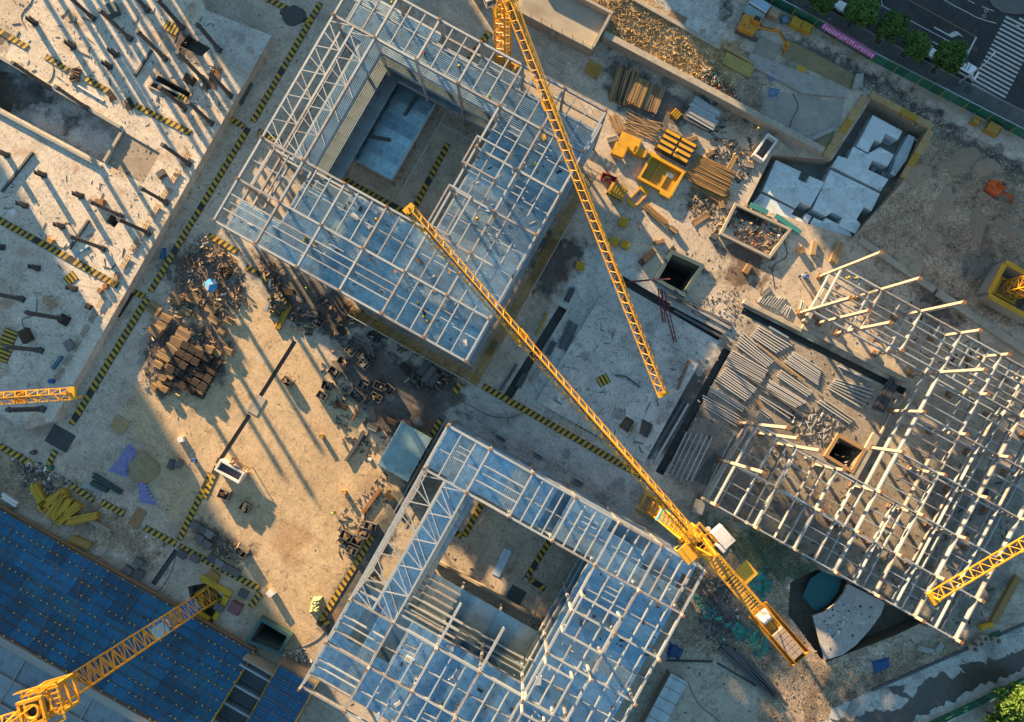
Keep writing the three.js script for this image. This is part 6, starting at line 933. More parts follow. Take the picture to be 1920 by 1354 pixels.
  drum('blue drum in the sunlit strip by the grey stacks', 366, 863, M.blue); drum('blue drum beside the yellow area worker', 1510, 520, M.blue); drum('yellow drum with a dark opening on the right of the yard', 647, 922, M.yellow); drum('yellow drum at the pipe stack', 605, 818, M.mustard); drum('dark drum by the hazard walkway', 66, 848, greys[2]); drum('green drum at the lower left rubbish', 98, 876, M.green); drum('blue barrel on the slab under the jib end', 100, 715, M.blue, SH);
  const bigPipe = (label, x0, y0, x1, y1, r, mat) => { const a = G0(x0, y0), b = G0(x1, y1); a.y = b.y = r + 0.01; const t = thing('culvert_pipe', label, 'pipe', V(0, 0, 0), 0, 'pipes'); const L = a.distanceTo(b), g = new THREE.LatheGeometry([[r * 0.78, -L / 2], [r, -L / 2], [r, L / 2], [r * 0.78, L / 2], [r * 0.78, -L / 2]].map(([x, y]) => new THREE.Vector2(x, y)), 20).rotateX(Math.PI / 2); const m = mk('barrel', g, mat, t); m.quaternion.setFromRotationMatrix(basis(a, b)); m.position.copy(a).lerp(b, 0.5); };
  bigPipe('left dark drum-like roll below the handrail', 806, 678, 788, 702, 0.8, greys[2]); bigPipe('middle dark roll below the handrail', 815, 688, 796, 716, 0.8, greys[0]); bigPipe('right dark roll below the handrail', 822, 700, 806, 724, 0.75, greys[2]); bigPipe('left of the pair of dark rolls by the blue drum', 328, 863, 322, 878, 0.7, greys[2]); bigPipe('right of the pair of dark rolls by the blue drum', 341, 860, 335, 876, 0.7, greys[0]);
  for (const [x, y, s] of [[1840, 1194, 'upper'], [1832, 1203, 'left'], [1863, 1198, 'right'], [1820, 1213, 'lowest']]) { const p = G0(x, y); const g = new THREE.LatheGeometry([[0.42, 0], [0.62, 0], [0.62, 1.5], [0.42, 1.5], [0.42, 0]].map(([a, b]) => new THREE.Vector2(a, b)), 22); single('concrete_pipe', g, paint(0.5, 0.47, 0.42), `${s} upright concrete pipe ring at the corner of the wet road`, 'pipe', p, 0, 'concrete pipe rings'); }
  const pipes = thing('pipe_heap', 'round heap of stacked dark tubes seen end-on beside the sunlit gap', 'tubes', G0(425, 510), 0); for (let i = 0; i < 60; i++) { const a = i * 2.4, r = 0.13 * Math.sqrt(i) * 1.25, m = mk('tube', CYL, pick([...darkWood, greys[3], wood[3]]), pipes); const h = 1.2 * rr(0.8, 1.1); m.scale.set(0.22, h, 0.22); m.position.set(Math.cos(a) * r, h / 2, Math.sin(a) * r); }
  single('timber_heap', heapGeo(2.6, 2.4, 1.4, 3, 20, 0.4), paint(0.13, 0.11, 0.06), 'mound of brown cut ends beside the white pipe', 'heap', G0(523, 571)); debris('cut_ends', 'cut timber ends lying over the brown mound', [[506, 560], [530, 548], [542, 570], [525, 590], [508, 585]], 260, [[0.3, 0.24, 0.12], [0.2, 0.16, 0.08], ...DK], [0.25, 0.7], { lift: () => rr(0.5, 1.3), flat: [1, 0.5, 0.5], tip: 0.6 });
  beamLie('white pipe leaning by the brown mound', 506, 567, 499, 584, 0.5, 0.5, M.galv, 0.3);
  single('gravel_heap', heapGeo(2.4, 1.9, 0.8, 11), paint(0.07, 0.075, 0.075), 'heap of dark gravel at the top of the alley', 'heap', G0(550, 28));
  for (const [x, y, w, d, mat, l, h] of [[113, 822, 4.6, 3.6, paint(0.05, 0.055, 0.055), 'large dark steel plate lying at the end of the alley', 0], [258, 971, 2.1, 3.6, wood[1], 'brown plywood sheet over the hazard walkway', 0], [225, 796, 3, 2.8, wood[2], 'tan plywood sheet let into the yard', 0], [481, 759, 2.2, 3.6, M.conc, 'pale concrete cover slab on the rail trench', 0], [941, 1055, 1.5, 5.2, paint(0.5, 0.68, 0.85), 'bright blue panel lying in the lower courtyard', 0], [1702, 440, 4, 2.2, paint(0.33, 0.27, 0.17), 'tan board lying on the dirt', 0], [1730, 415, 4, 2.4, paint(0.28, 0.26, 0.22), 'grey boards let into the dirt track', 0], [1268, 36, 3.6, 2.4, paint(0.25, 0.17, 0.1), 'brown matting on the concrete road at the top', 0], [1383, 124, 6, 2.4, paint(0.4, 0.3, 0.08), 'yellow and tan board with hose at the rubbish', 0.4], [1497, 140, 1.6, 3.2, M.yellow2, 'yellow folded panel on the concrete ledge', 0.2], [1437, 95, 4.5, 4.2, paint(0.33, 0.3, 0.24), 'sloping concrete pad under the excavator arm', 0], [967, 1117, 3, 3, paint(0.05, 0.06, 0.065), 'dark corrugated panel stack in the lower courtyard', 0]]) { const g = merge([boxG(w, 0.14, d, 0, 0.07, 0)]); single(/concrete/.test(l) ? 'cover_slab' : 'flat_sheet', new THREE.BoxGeometry(w, 0.14, d).translate(0, 0.075 + h, 0), mat, l, 'sheet', G0(x, y), A + (x === 941 ? 0.05 : 0)); }
  // yellow plank bundles
  [[83, 933, 96, 958, 70, 905], [105, 940, 0, 0, 0, 0]].length; [[66, 906, 94, 958], [78, 952, 128, 918], [96, 970, 128, 922], [108, 978, 135, 932], [110, 980, 154, 944], [130, 978, 188, 965]].forEach((q, i) => rods(`${ORD[i]} bundle of yellow planks from the left in the fan by the blue netting`, ...q, 6, 1.5, 0.11, [M.yellow2, M.hazY, M.mustard], { geo: BOX, layers: 5, part: 'plank', name: 'plank_bundle', cat: 'planks', group: 'yellow plank bundles' }));
  rods('basket of yellow rods wrapped with a band near the blue netting', 134, 1008, 174, 1024, 9, 1.4, 0.09, [M.mustard, wood[2]], { layers: 4, messy: true }); rods('pale wooden plank pile by the yellow bundles', 153, 964, 210, 998, 3, 0.9, 0.12, [M.conc, wood[2]], { geo: BOX, layers: 2, part: 'plank' }); rods('galvanised tubes beside the green beams', 155, 906, 190, 925, 4, 0.7, 0.08, [M.galv]); rods('upper dark green beam bundle', 176, 890, 230, 924, 3, 1, 0.15, [paint(0.03, 0.06, 0.055)], { geo: BOX, layers: 2, part: 'beam' }); rods('lower dark green beam bundle', 172, 903, 205, 920, 3, 0.9, 0.15, [paint(0.03, 0.06, 0.055)], { geo: BOX, layers: 2, part: 'beam' }); rods('white duct lying at the left edge by the blue netting', 5, 928, 36, 947, 2, 1.1, 0.25, [M.galv, M.white], { geo: BOX, part: 'duct' }); rods('yellow straw-coloured rods heaped under the stripes', 392, 1072, 412, 1086, 9, 1.6, 0.09, [M.mustard, wood[2]], { layers: 4, messy: true, fan: 0.1 });
  rods('dark green gutters lying in the alley', 470, 155, 448, 195, 5, 1.3, 0.14, [paint(0.06, 0.1, 0.09)], { geo: BOX, layers: 2, part: 'gutter' }); rods('rusty rebar lying on the slab corner', 408, 125, 396, 168, 10, 2, 0.07, [M.rusty, darkWood[1]], { h: SH, fan: 0.05, part: 'rebar' }); rods('rack of rebar along the slab foot', 245, 545, 215, 592, 9, 2.2, 0.09, darkWood, { layers: 2, fan: 0.03, part: 'rebar' }); rods('dark sticks heaped across the slab walkway', 133, 140, 152, 142, 14, 2.6, 0.08, [...wood.slice(3), ...darkWood], { h: SH, layers: 3, messy: true, fan: 0.6 }); rods('bundle of bent sticks on the slab walkway end', 206, 172, 214, 190, 8, 1.2, 0.08, darkWood, { h: SH, messy: true, fan: 0.3 }); rods('second bundle of sticks at the slab walkway', 236, 186, 248, 206, 9, 1.8, 0.08, darkWood, { h: SH, messy: true, fan: 0.25 }); rods('thin mesh bars on the slab by the columns', 390, 150, 382, 170, 7, 1.4, 0.06, darkWood, { h: SH });
  // rebar fringe along the slab edge
  { const t = thing('rebar_fringe', 'fringe of yellow lit starter bars along the edge of the raised slab', 'rebar', V(0, 0, 0)); const a = at(362, 290, SH), b = at(213, 545, SH); for (let k = 0; k < 8; k++) { const s0 = k / 8 + 0.012, s1 = (k + 0.8) / 8; for (const off of [0.3, 0.7, 1.1]) { const p = a.clone().lerp(b, s0).addScaledVector(U, -off), q = a.clone().lerp(b, s1).addScaledVector(U, -off); p.y = q.y = SH + 0.25; bar('bar', p, q, 0.1, 0.1, wood[2], t); } for (let m = 0; m < 4; m++) { const p = a.clone().lerp(b, s0 + (s1 - s0) * m / 3); p.y = SH + 0.32; const q = p.clone().addScaledVector(U, -1.3); bar('tie', p, q, 0.08, 0.08, M.rusty, t); } } }
  { const t = thing('rebar_fringe', 'starter bars along the shaded lower edge of the slab', 'rebar', V(0, 0, 0)); const a = at(205, 560, SH), b = at(110, 722, SH); for (let k = 0; k < 6; k++) for (const off of [0.4, 0.8, 1.2]) { const p = a.clone().lerp(b, k / 6).addScaledVector(U, -off), q = a.clone().lerp(b, (k + 0.8) / 6).addScaledVector(U, -off); p.y = q.y = SH + 0.25; bar('bar', p, q, 0.09, 0.09, wood[3], t); } }
  // small boxes, bins, sacks
  const bx2 = (l, x, y, w, h, d, mat, hy = 0, turn = A) => single('box', merge([boxG(w, h, d, 0, h / 2, 0), boxG(w * 0.9, 0.08, d * 0.9, 0, h + 0.04, 0)]), mat, l, 'box', G0(x, y, hy), turn);
  bx2('rusty open box beside the slab column', 190, 382, 1.7, 0.8, 1.4, M.rusty, SH, A + 0.4); bx2('orange box at the slab walkway', 96, 452, 1.3, 0.6, 1, paint(0.5, 0.28, 0.08), SH); bx2('dark machine box on the slab by the slot', 358, 152, 1.8, 1.2, 1.6, darkWood[1], SH); bx2('dark round-cornered box at the slab edge', 305, 328, 1.6, 0.9, 1.2, greys[2], SH, 0.6); bx2('dark bale on the shaded slab', 52, 630, 1.9, 1, 2.4, darkWood[1], SH, 0.5); bx2('dark coil at the foot of the shaded column', 122, 600, 1.8, 0.5, 1.8, darkWood[2], SH); bx2('small crate on the slab edge by the stubs', 168, 575, 1, 0.7, 1, darkWood[1], SH); bx2('grey pallet on the shaded slab edge', 131, 647, 1.6, 0.4, 1.9, greys[1], SH, 0.6); bx2('rusty small box near the striped plate', 190, 546, 0.9, 0.6, 0.9, M.rusty, SH); bx2('second rusty box near the striped plate', 200, 538, 0.9, 0.6, 0.9, M.rusty, SH, 0.2); bx2('dark teal cabinet at the top of the slab', 215, 22, 2, 1.3, 2.2, paint(0.06, 0.12, 0.12), SH, 0.4);
  bx2('white sack beside a stub on the slab', 29, 400, 1.2, 0.8, 1.2, M.white, SH, 0.6); bx2('white box with red lid casting a shadow on the yard', 342, 824, 1.2, 0.8, 1, M.white, 0, 0.2); bx2('white covered machine on the lower yard', 511, 1110, 1.2, 1.4, 1.2, M.white, 0, 0.7); bx2('dark block by the slab corner of the yard', 1260, 470, 1, 0.8, 1, darkWood[2]); bx2('black double cooker on the sunlit concrete', 1213, 483, 1.2, 0.8, 3.6, darkWood[2], 0, A - 0.3); bx2('red brown box near the pit at lower left', 444, 1138, 2.2, 1.1, 2, paint(0.22, 0.09, 0.09)); bx2('dark trolley beside the waste pen', 1337, 445, 1.4, 0.7, 1, greys[2]); bx2('pale fragment box on the shed side', 694, 861, 0.7, 0.3, 0.6, M.white);
  for (let i = 0; i < 5; i++) bx2(`white bundle on the upper decks, ${ORD[i]} along the inner edge`, [690, 703, 667, 683, 690][i], [385, 396, 408, 412, 424][i], 1.5, 0.7, 0.8, paint(0.5, 0.56, 0.62), LV[2] + 0.14, A - 0.2); for (let i = 0; i < 2; i++) bx2(['left', 'right'][i] + ' white slab of insulation near the lower corner of the upper building', [820, 872][i], [632, 644][i], 1.3, 0.35, 0.8, M.white, LV[2] + 0.14, [0.3, 1.7][i]);
  for (let i = 0; i < 5; i++) bx2(`pale bundle on the lower building decks, ${ORD[i]} from the left`, [768, 843, 850, 858, 1010][i], [1236, 1216, 1274, 1262, 1275][i], 1.5, 0.5, 0.9, paint(0.4, 0.5, 0.62), LV[2] + 0.14, A + 0.5 * i);
  bx2('grey concrete pier beside the crane base', 1306, 948, 2, 2, 2.6, M.concCool, 0, A + 0.2);
}
// lower right: fan slab, basin, ledge
single('fan_slab', slabGeo(pxs([[1524, 1155], [1545, 1148], [1566, 1133], [1582, 1112], [1590, 1095], [1660, 1130], [1652, 1152], [1632, 1180], [1605, 1210], [1580, 1228], [1547, 1238]], 0.3), -0.2, 0.3), new THREE.MeshStandardMaterial({ color: lin(0.46, 0.44, 0.42), map: rep(grime, 0.12), roughness: 0.9 }), 'pale fan shaped slab with litter beside the dark basin', 'slab');
debris('loose_scraps', 'white and dark litter on the fan shaped slab', [[1540, 1155], [1590, 1110], [1645, 1135], [1600, 1205], [1550, 1230]], 130, [...LT, ...DK, ...LT], [0.08, 0.7], { h: 0.32, flat: [1, 0.1, 0.5] });
single('basin_cover', slabGeo(pxs([[1505, 1118], [1520, 1085], [1545, 1068], [1578, 1082], [1572, 1110], [1552, 1135], [1528, 1146]], -1.2), -1.6, -1.2), paint(0.01, 0.12, 0.14), 'dark teal sheet covering the round basin below the skeleton', 'cover');
wallRun('curved retaining ledge on the bank below the fan slab', at(1718, 1213), at(1752, 1222), 1, 0.6, M.concCool, 'ledge'); wallRun('short concrete ledge turned up the bank', at(1752, 1222), at(1764, 1206), 1, 0.6, M.concCool, 'ledge'); wallRun('black pipe running from the building to the girders', at(1250, 1238), at(1335, 1240), 0.3, 0.4, M.cable, 'pipe_run'); wallRun('black pipe running down beside the girders', at(1345, 1243), at(1418, 1286), 0.3, 0.4, M.cable, 'pipe_run');

// hoses and cables
[[[330, 1040], [322, 1070], [300, 1105], [288, 1110]], [[1487, 176], [1496, 200], [1484, 226], [1478, 250]], [[50, 55], [40, 30], [58, 5], [62, -8]], [[84, 110], [100, 125], [95, 150], [78, 160]], [[98, 462], [118, 465], [130, 482], [170, 500], [215, 530]], [[1470, 450], [1475, 480], [1450, 500], [1452, 540]], [[620, 1165], [600, 1195], [560, 1215], [520, 1222]], [[880, 760], [920, 780], [960, 782], [990, 770]], [[1290, 1280], [1310, 1320], [1345, 1350], [1360, 1380]], [[70, 560], [66, 590], [42, 600], [48, 620]]].forEach((P, i) => { const h = [0, 0, SH, SH, SH, 0, 0, 0, 0, SH][i], c = new THREE.CatmullRomCurve3(P.map(([x, y]) => { const p = at(x, y, h); p.y = h + 0.06; return p; })); single('hose', new THREE.TubeGeometry(c, 40, 0.07, 6), i === 1 || i === 5 ? M.cable : greys[0], 'black hose ' + ['curling beside the dark trench at lower left', 'snaking across the concrete apron at upper right', 'looping at the top left of the slab', 'lying by the basin rim', 'running along the slab walkway', 'trailing from the waste pen', 'running from the open skip pit to the hazard strip', 'lying on the strip below the upper building', 'beside the pale metal cabin at the bottom', 'looping on the shaded slab'][i], 'hose'); });
// rough earth at the right
{
  const P = [[1650, 400], [1765, 275], [1790, 275], [1925, 340], [1930, 480], [1840, 540], [1790, 545], [1700, 500], [1620, 462]].map(([x, y]) => at(x, y)), b = new THREE.Box3().setFromPoints(P), nx = 110, nz = 90, pos = [], idx = [], ok = [];
  const inside = (x, z) => { let s = false, m = 1e9; for (let i = 0, j = P.length - 1; i < P.length; j = i++) { const a = P[i], q = P[j]; if ((a.z > z) !== (q.z > z) && x < (q.x - a.x) * (z - a.z) / (q.z - a.z) + a.x) s = !s; const d = V(q.x - a.x, 0, q.z - a.z), t = clamp(((x - a.x) * d.x + (z - a.z) * d.z) / d.lengthSq()); m = Math.min(m, Math.hypot(x - a.x - d.x * t, z - a.z - d.z * t)); } return s ? m : 0; };
  for (let j = 0; j <= nz; j++) for (let i = 0; i <= nx; i++) { const x = b.min.x + (b.max.x - b.min.x) * i / nx, z = b.min.z + (b.max.z - b.min.z) * j / nz, dI = inside(x, z), e = sst(0, 3, dI); ok.push(dI > 0); const rut = Math.abs(Math.sin((x * 0.5 + z * 0.9 + fbm(x / 6, z / 6, 2) * 6) * 1.1)); pos.push(x, e * (0.9 * Math.pow(fbm(x / 5 + 3, z / 5, 4), 1.5) + 0.35 * Math.abs(fbm(x / 1.3, z / 1.3, 3) - 0.5) + 0.22 * rut * fbm(x / 9, z / 9 + 5, 2)) - 0.04, z); }
  for (let j = 0; j < nz; j++) for (let i = 0; i < nx; i++) { const a = j * (nx + 1) + i; if (ok[a] && ok[a + 1] && ok[a + nx + 1] && ok[a + nx + 2]) idx.push(a, a + nx + 1, a + 1, a + 1, a + nx + 1, a + nx + 2); }
  const g = new THREE.BufferGeometry(); g.setAttribute('position', new THREE.Float32BufferAttribute(pos, 3)); g.setIndex(idx); g.computeVertexNormals(); planarUV(g, gUV); struct('earth_terrain', g, M.ground);
  [[1720, 330, 3, 2.2, 1], [1800, 300, 3.5, 2, 0.9], [1770, 380, 4.5, 1.6, 0.8], [1830, 420, 4, 1.8, 0.9], [1745, 455, 2.5, 1.5, 0.7], [1890, 430, 3, 2, 0.8], [1850, 320, 3, 2.2, 1.1]].forEach(([x, y, rx, rz, h], i) => single('earth_mound', heapGeo(rx, rz, h, i * 3 + 20, 20, 0.5), i % 2 ? paint(0.31, 0.235, 0.165) : paint(0.36, 0.275, 0.195), 'low mound of earth ' + ['beside the right rim of the foundation pit', 'below the pavement fence', 'ridged by tyre ruts in the middle of the dirt', 'under the orange excavator', 'by the tan board', 'at the far right edge', 'above the orange excavator'][i], 'earth mound', G0(x, y), i * 0.5));
}

debris('starter_bars', 'thin starter bars and scraps on the pale foundation blocks', [[1455, 305], [1540, 340], [1600, 280], [1690, 250], [1650, 360], [1600, 430], [1420, 380]], 170, [[0.16, 0.1, 0.07], [0.1, 0.1, 0.1], [0.5, 0.5, 0.5]], [0.1, 0.9], { h: -0.6, flat: [1, 0.08, 0.08], tip: 0.2 });
// more stores under the upper building and around the yellow equipment
[['loaded with short tubes below the handrail corner', 560, 560], ['of dark battens by the sunlit gap', 540, 548], ['of grey battens left of the red crate', 588, 590], ['of dark battens in the sooty ground', 640, 620], ['of grey battens by the mustard board', 676, 640], ['beside the three dark rolls', 760, 690], ['of dark battens below the walkway', 735, 672], ['near the rusty angle', 640, 760], ['beside the long dark pipe', 700, 800], ['of battens in front of the teal shed', 735, 790], ['at the foot of the shed wall', 720, 870], ['beyond the yard rim rail', 730, 930]].forEach(([s, x, y], i) => woodBundle('small stack ' + s, x, y, A + rr(-0.4, 0.4), rr(1.4, 2.4), rr(0.9, 1.4), 3 + i % 3, 0, i % 2 ? darkWood : [...greys, wood[4]], 'small stacks below the upper building', 'batten_stack', 'stack'));
[['left of the yellow platforms', 1148, 262], ['between the pipes and the panel stack', 1296, 262], ['above the tube bundle', 1330, 290], ['by the concrete trough', 1405, 310], ['at the corner of the waste pen', 1352, 385], ['below the sheaf of tubes', 1262, 432], ['right of the square shaft', 1325, 512], ['on the stained ground', 1400, 505], ['near the pit corner boards', 1500, 470], ['beside the fan of short bars', 1436, 548], ['under the first skeleton column', 1530, 590], ['near the black cooker', 1235, 455]].forEach(([s, x, y], i) => woodBundle('small pile of boards ' + s, x, y, rr(0, 3), rr(1.2, 2.4), rr(0.6, 1.2), 2 + i % 3, 0, i % 3 ? wood : [...greys, wood[4]], 'small piles of boards', 'board_pile', 'boards'));
[['upper', 930, 640], ['middle', 985, 700], ['lower', 1040, 640], ['far', 1075, 540]].forEach(([s, x, y]) => rods(s + ' sheaf of dark bars lying in the lane by the pale slab', x, y, x - 14, y + 26, 6, 1.1, 0.1, darkSteel, { layers: 2, fan: 0.05 }));
[['left', 930, 815], ['middle', 1000, 850], ['right', 1075, 900]].forEach(([s, x, y]) => rods(s + ' sheaf of grey bars on the strip beside the lower building', x, y, x + 18, y + 11, 5, 0.9, 0.09, [...darkSteel, M.galv], { fan: 0.08 }));

// ---------- street at upper right ----------
{
  const rt = areaTexture(52, 104, -84, -38, 1024, 906, 'asphalt', [['walk', [[1480, -10], [1557, 21], [1753, 125], [1930, 213], [1930, 260], [1628, 104], [1500, 30]]]], { spots: 30, warp: 0.02, soft: 0.05 });
  const rUV = (x, y, z) => [(x - 52) / 52, (z + 84) / 46];
  const rm = new THREE.MeshStandardMaterial({ map: rt, roughness: 0.88 });
  struct('road', sheetGeo(pxs([[1440, -50], [1557, 23], [1753, 126], [1960, 230], [1960, -50]]).map((p) => V(Math.min(p.x, 103.9), 0, Math.max(p.z, -83.9))), 0.004, [], rUV), rm);
  const pv = pxs([[1430, -40], [1557, 21], [1753, 123.5], [1960, 228], [1960, 280], [1628, 106], [1400, -20]]).map((p) => V(Math.min(p.x, 103.9), 0, Math.max(p.z, -83.9)));
  struct('pavement', slabGeo(pv, -0.02, 0.13, [], rUV), rm);
  const kerb = new THREE.MeshStandardMaterial({ color: lin(0.26, 0.25, 0.23), map: grime, roughness: 0.9 });
  const kp = [at(1480, -20), at(1557, 22), at(1753, 125), at(1935, 217)]; for (let i = 0; i < 3; i++) { const n = Math.round(kp[i].distanceTo(kp[i + 1]) / 1.5); for (let k = 0; k < n; k++) { const a = kp[i].clone().lerp(kp[i + 1], k / n), b = kp[i].clone().lerp(kp[i + 1], (k + 0.97) / n); a.y = b.y = 0.075; if (i === 0 && k === 0) { } const m = bar(numbered('kerb_stone'), a, b, 0.24, 0.15, kerb, scene); m.userData.kind = 'structure'; } }
  struct('pavement', slabGeo(pxs([[1826, -40], [1862, 12], [1880, 24], [1905, 27], [1960, 24], [1960, -40]]).map((p) => V(Math.min(p.x, 103.9), 0, Math.max(p.z, -83.9))), -0.02, 0.13), new THREE.MeshStandardMaterial({ color: lin(0.15, 0.15, 0.145), map: rep(grime, 0.3), roughness: 0.9 }));
  const mark = new THREE.MeshStandardMaterial({ color: lin(0.55, 0.55, 0.54), map: rep(grime, 0.8), roughness: 0.8 }), yel = paint(0.35, 0.22, 0.06);
  const line = (x0, y0, x1, y1, w, m = mark) => { const a = at(x0, y0), b = at(x1, y1); const o = struct('road_marking', sheetGeo(strip(a, b, w), 0.008), m); return o; };
  line(1577, 6, 1594, 15, 0.15); line(1637, 38, 1656, 47, 0.15); line(1690, 65, 1702, 72, 0.15); line(1740, 74, 1770, 89, 0.18); line(1653, 10, 1817, 97, 0.15); line(1705, 0, 1830, 69, 0.12, yel); line(1831, 69, 1809, 112, 0.35); line(1650, -10, 1655, 10, 0.12);
  const cv = [[1771, 0], [1790, 11], [1812, 22], [1830, 32], [1850, 39], [1868, 43.5]]; for (let i = 0; i + 1 < cv.length; i++) line(cv[i][0], cv[i][1], cv[i + 1][0], cv[i + 1][1], 0.16);
  line(1815, 0, 1828, 7, 0.14); line(1841, 12, 1864, 21, 0.14);
  struct('road_marking', sheetGeo(pxs([[1750.5, 52], [1753, 50], [1778.5, 64], [1790, 58.5], [1783, 57], [1796, 59.5], [1807.5, 70.5], [1798, 65.5], [1785, 70.5]]), 0.008), mark);
  for (let i = 0; i < 18; i++) { const k = i / 17, x = 1886 - k * 64, y = 31 + k * 126; line(x, y, x + 60, y + 31 + k * 2, 0.42); }
  line(1911, 34, 1945, 52, 0.42); line(1905, 48, 1912, 50, 0.42);
  for (const [x, y] of [[1845, 30], [1849, 20]]) { const r = new THREE.RingGeometry(0.28, 0.38, 18).rotateX(-Math.PI / 2); const m = struct('road_marking', r, mark); m.position.copy(at(x, y)); m.position.y = 0.008; }
  // green site fence along the pavement
  const gf = [0, 1, 2].map((i) => new THREE.MeshStandardMaterial({ color: lin(0.012 + 0.006 * i, 0.13 + 0.03 * i, 0.085 + 0.02 * i), map: rep(grime, 1), roughness: 0.6 }));
  const fence = (label, P, h) => { const t = thing('site_fence', label, 'fence', V(0, 0, 0)); for (let i = 0; i + 1 < P.length; i++) { const a = P[i], b = P[i + 1], L = a.distanceTo(b), n = Math.round(L / 2.4), d = V().subVectors(b, a).normalize(), nn = V(-d.z, 0, d.x); for (let k = 0; k < n; k++) { const p = a.clone().lerp(b, (k + 0.02) / n), q = a.clone().lerp(b, (k + 0.98) / n); p.y = q.y = h / 2; bar('panel', p, q, 0.1, h, gf[(k * 2 + i) % 3], t); const u = a.clone().lerp(b, k / n); bar('post', V(u.x, 0, u.z), V(u.x, h + 0.15, u.z), 0.14, 0.14, M.galv, t); const s = u.clone().addScaledVector(nn, 1.3); if (k % 2 === 0) bar('stay', V(s.x, 0.1, s.z), V(u.x, h * 0.75, u.z), 0.12, 0.12, M.mustard, t); } const p = a.clone(), q = b.clone(); p.y = q.y = h + 0.08; bar('top_rail', p, q, 0.16, 0.1, M.galv, t); } return t; };
  const FP = [at(1405, -14), at(1524, 48), at(1630, 112), at(1935, 268)].map((p) => V(p.x, 0, p.z));
  fence('green panel fence between the street pavement and the building site', FP, 2.6);
  // pink banner on the fence
  { const cvs = document.createElement('canvas'); cvs.width = 1024; cvs.height = 64; const c = cvs.getContext('2d'); c.fillStyle = '#9a3a72'; c.fillRect(0, 0, 1024, 64); c.strokeStyle = '#d8b8d8'; c.lineWidth = 5; for (let i = 0; i < 21; i++) { const x = 22 + i * 47; c.beginPath(); for (let k = 0; k < 6; k++) { if (rnd() < 0.5) { const y = 12 + rr(0, 40); c.moveTo(x, y); c.lineTo(x + 34, y + rr(-5, 5)); } else { const xx = x + rr(2, 32); c.moveTo(xx, 10); c.lineTo(xx + rr(-6, 6), 54); } } c.stroke(); }
    const t = new THREE.CanvasTexture(cvs); t.colorSpace = THREE.SRGBColorSpace; const a = at(1535, 54), b = at(1632, 112), L = a.distanceTo(b), d = V().subVectors(b, a).normalize(), bn = thing('banner', 'pink banner with white characters hung on the green street fence', 'banner', V((a.x + b.x) / 2, 0, (a.z + b.z) / 2), -Math.atan2(d.z, d.x)); const f = mk('cloth', new THREE.PlaneGeometry(L, 1.15), new THREE.MeshStandardMaterial({ map: t, roughness: 0.8, side: THREE.DoubleSide }), bn); f.rotation.x = -0.75; f.position.set(0, 2.3, 0.55); mk('hem', boxG(L, 0.06, 0.06, 0, 2.9, -0.05), paint(0.4, 0.05, 0.15), bn); }
  // trees
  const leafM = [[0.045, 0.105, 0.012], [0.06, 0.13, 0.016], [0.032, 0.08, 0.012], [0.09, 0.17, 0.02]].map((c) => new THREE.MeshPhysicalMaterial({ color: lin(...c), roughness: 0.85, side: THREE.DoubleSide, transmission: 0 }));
  const crownGeo = (seed, R, n) => { const pos = [], uv = []; let s = seed; const cl = []; for (let i = 0; i < 26; i++) { const a = rnd() * 6.283, e = Math.asin(rr(-0.5, 1)), r = R * rr(0.45, 0.95); cl.push(V(Math.cos(a) * Math.cos(e) * r, Math.sin(e) * r * 0.75, Math.sin(a) * Math.cos(e) * r)); } const q = new THREE.Quaternion(), p = V(); for (let i = 0; i < n; i++) { const c = pick(cl), d = V(rr(-1, 1), rr(-1, 1), rr(-1, 1)).normalize().multiplyScalar(R * 0.36 * Math.cbrt(rnd())); const o = c.clone().add(d); q.setFromEuler(new THREE.Euler(rr(-0.9, 0.9), rr(0, 6.3), rr(-0.9, 0.9))); const w = rr(0.09, 0.2), l = rr(0.16, 0.34); const v = [[-w, 0, -l], [w, 0, -l], [w * 0.6, 0.05, l], [-w * 0.6, 0.05, l]].map(([x, y, z]) => V(x, y, z).applyQuaternion(q).add(o)); for (const k of [0, 2, 1, 0, 3, 2]) { pos.push(v[k].x, v[k].y, v[k].z); uv.push(k & 1, k >> 1); } } const g = new THREE.BufferGeometry(); g.setAttribute('position', new THREE.Float32BufferAttribute(pos, 3)); g.setAttribute('uv', new THREE.Float32BufferAttribute(uv, 2)); g.computeVertexNormals(); return g; };
  const crowns = [0, 1, 2].map((i) => [crownGeo(i, 2.7, 2600), crownGeo(i + 9, 2.5, 1100)]);
  const bark = paint(0.1, 0.075, 0.05), trunkG = merge([new THREE.CylinderGeometry(0.13, 0.2, 3.4, 9).translate(0, 1.7, 0), ...[0, 1, 2, 3, 4].map((i) => barG(V(0, 2.9, 0), V(Math.cos(i * 1.26) * 1.5, 4.9 + (i % 2) * 0.5, Math.sin(i * 1.26) * 1.5), 0.12, 0.12))]);
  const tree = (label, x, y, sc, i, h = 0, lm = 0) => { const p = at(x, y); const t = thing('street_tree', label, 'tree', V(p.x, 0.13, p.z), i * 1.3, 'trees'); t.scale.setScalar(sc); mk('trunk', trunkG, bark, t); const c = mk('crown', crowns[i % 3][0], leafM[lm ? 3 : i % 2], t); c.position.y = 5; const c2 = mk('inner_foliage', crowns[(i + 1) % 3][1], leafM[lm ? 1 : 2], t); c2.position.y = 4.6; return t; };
  tree('leafy street tree at the top edge of the picture beside the pavement', 1527, 20, 1, 0); tree('largest leafy street tree, over the first parked car', 1592, 48, 1.1, 1); tree('leafy street tree beside an empty tree pit, third along the kerb', 1651, 72, 1, 2); tree('leafy street tree over the second parked car', 1694, 107, 0.9, 3); tree('leafy street tree touching the white van', 1750, 132, 1.05, 4);
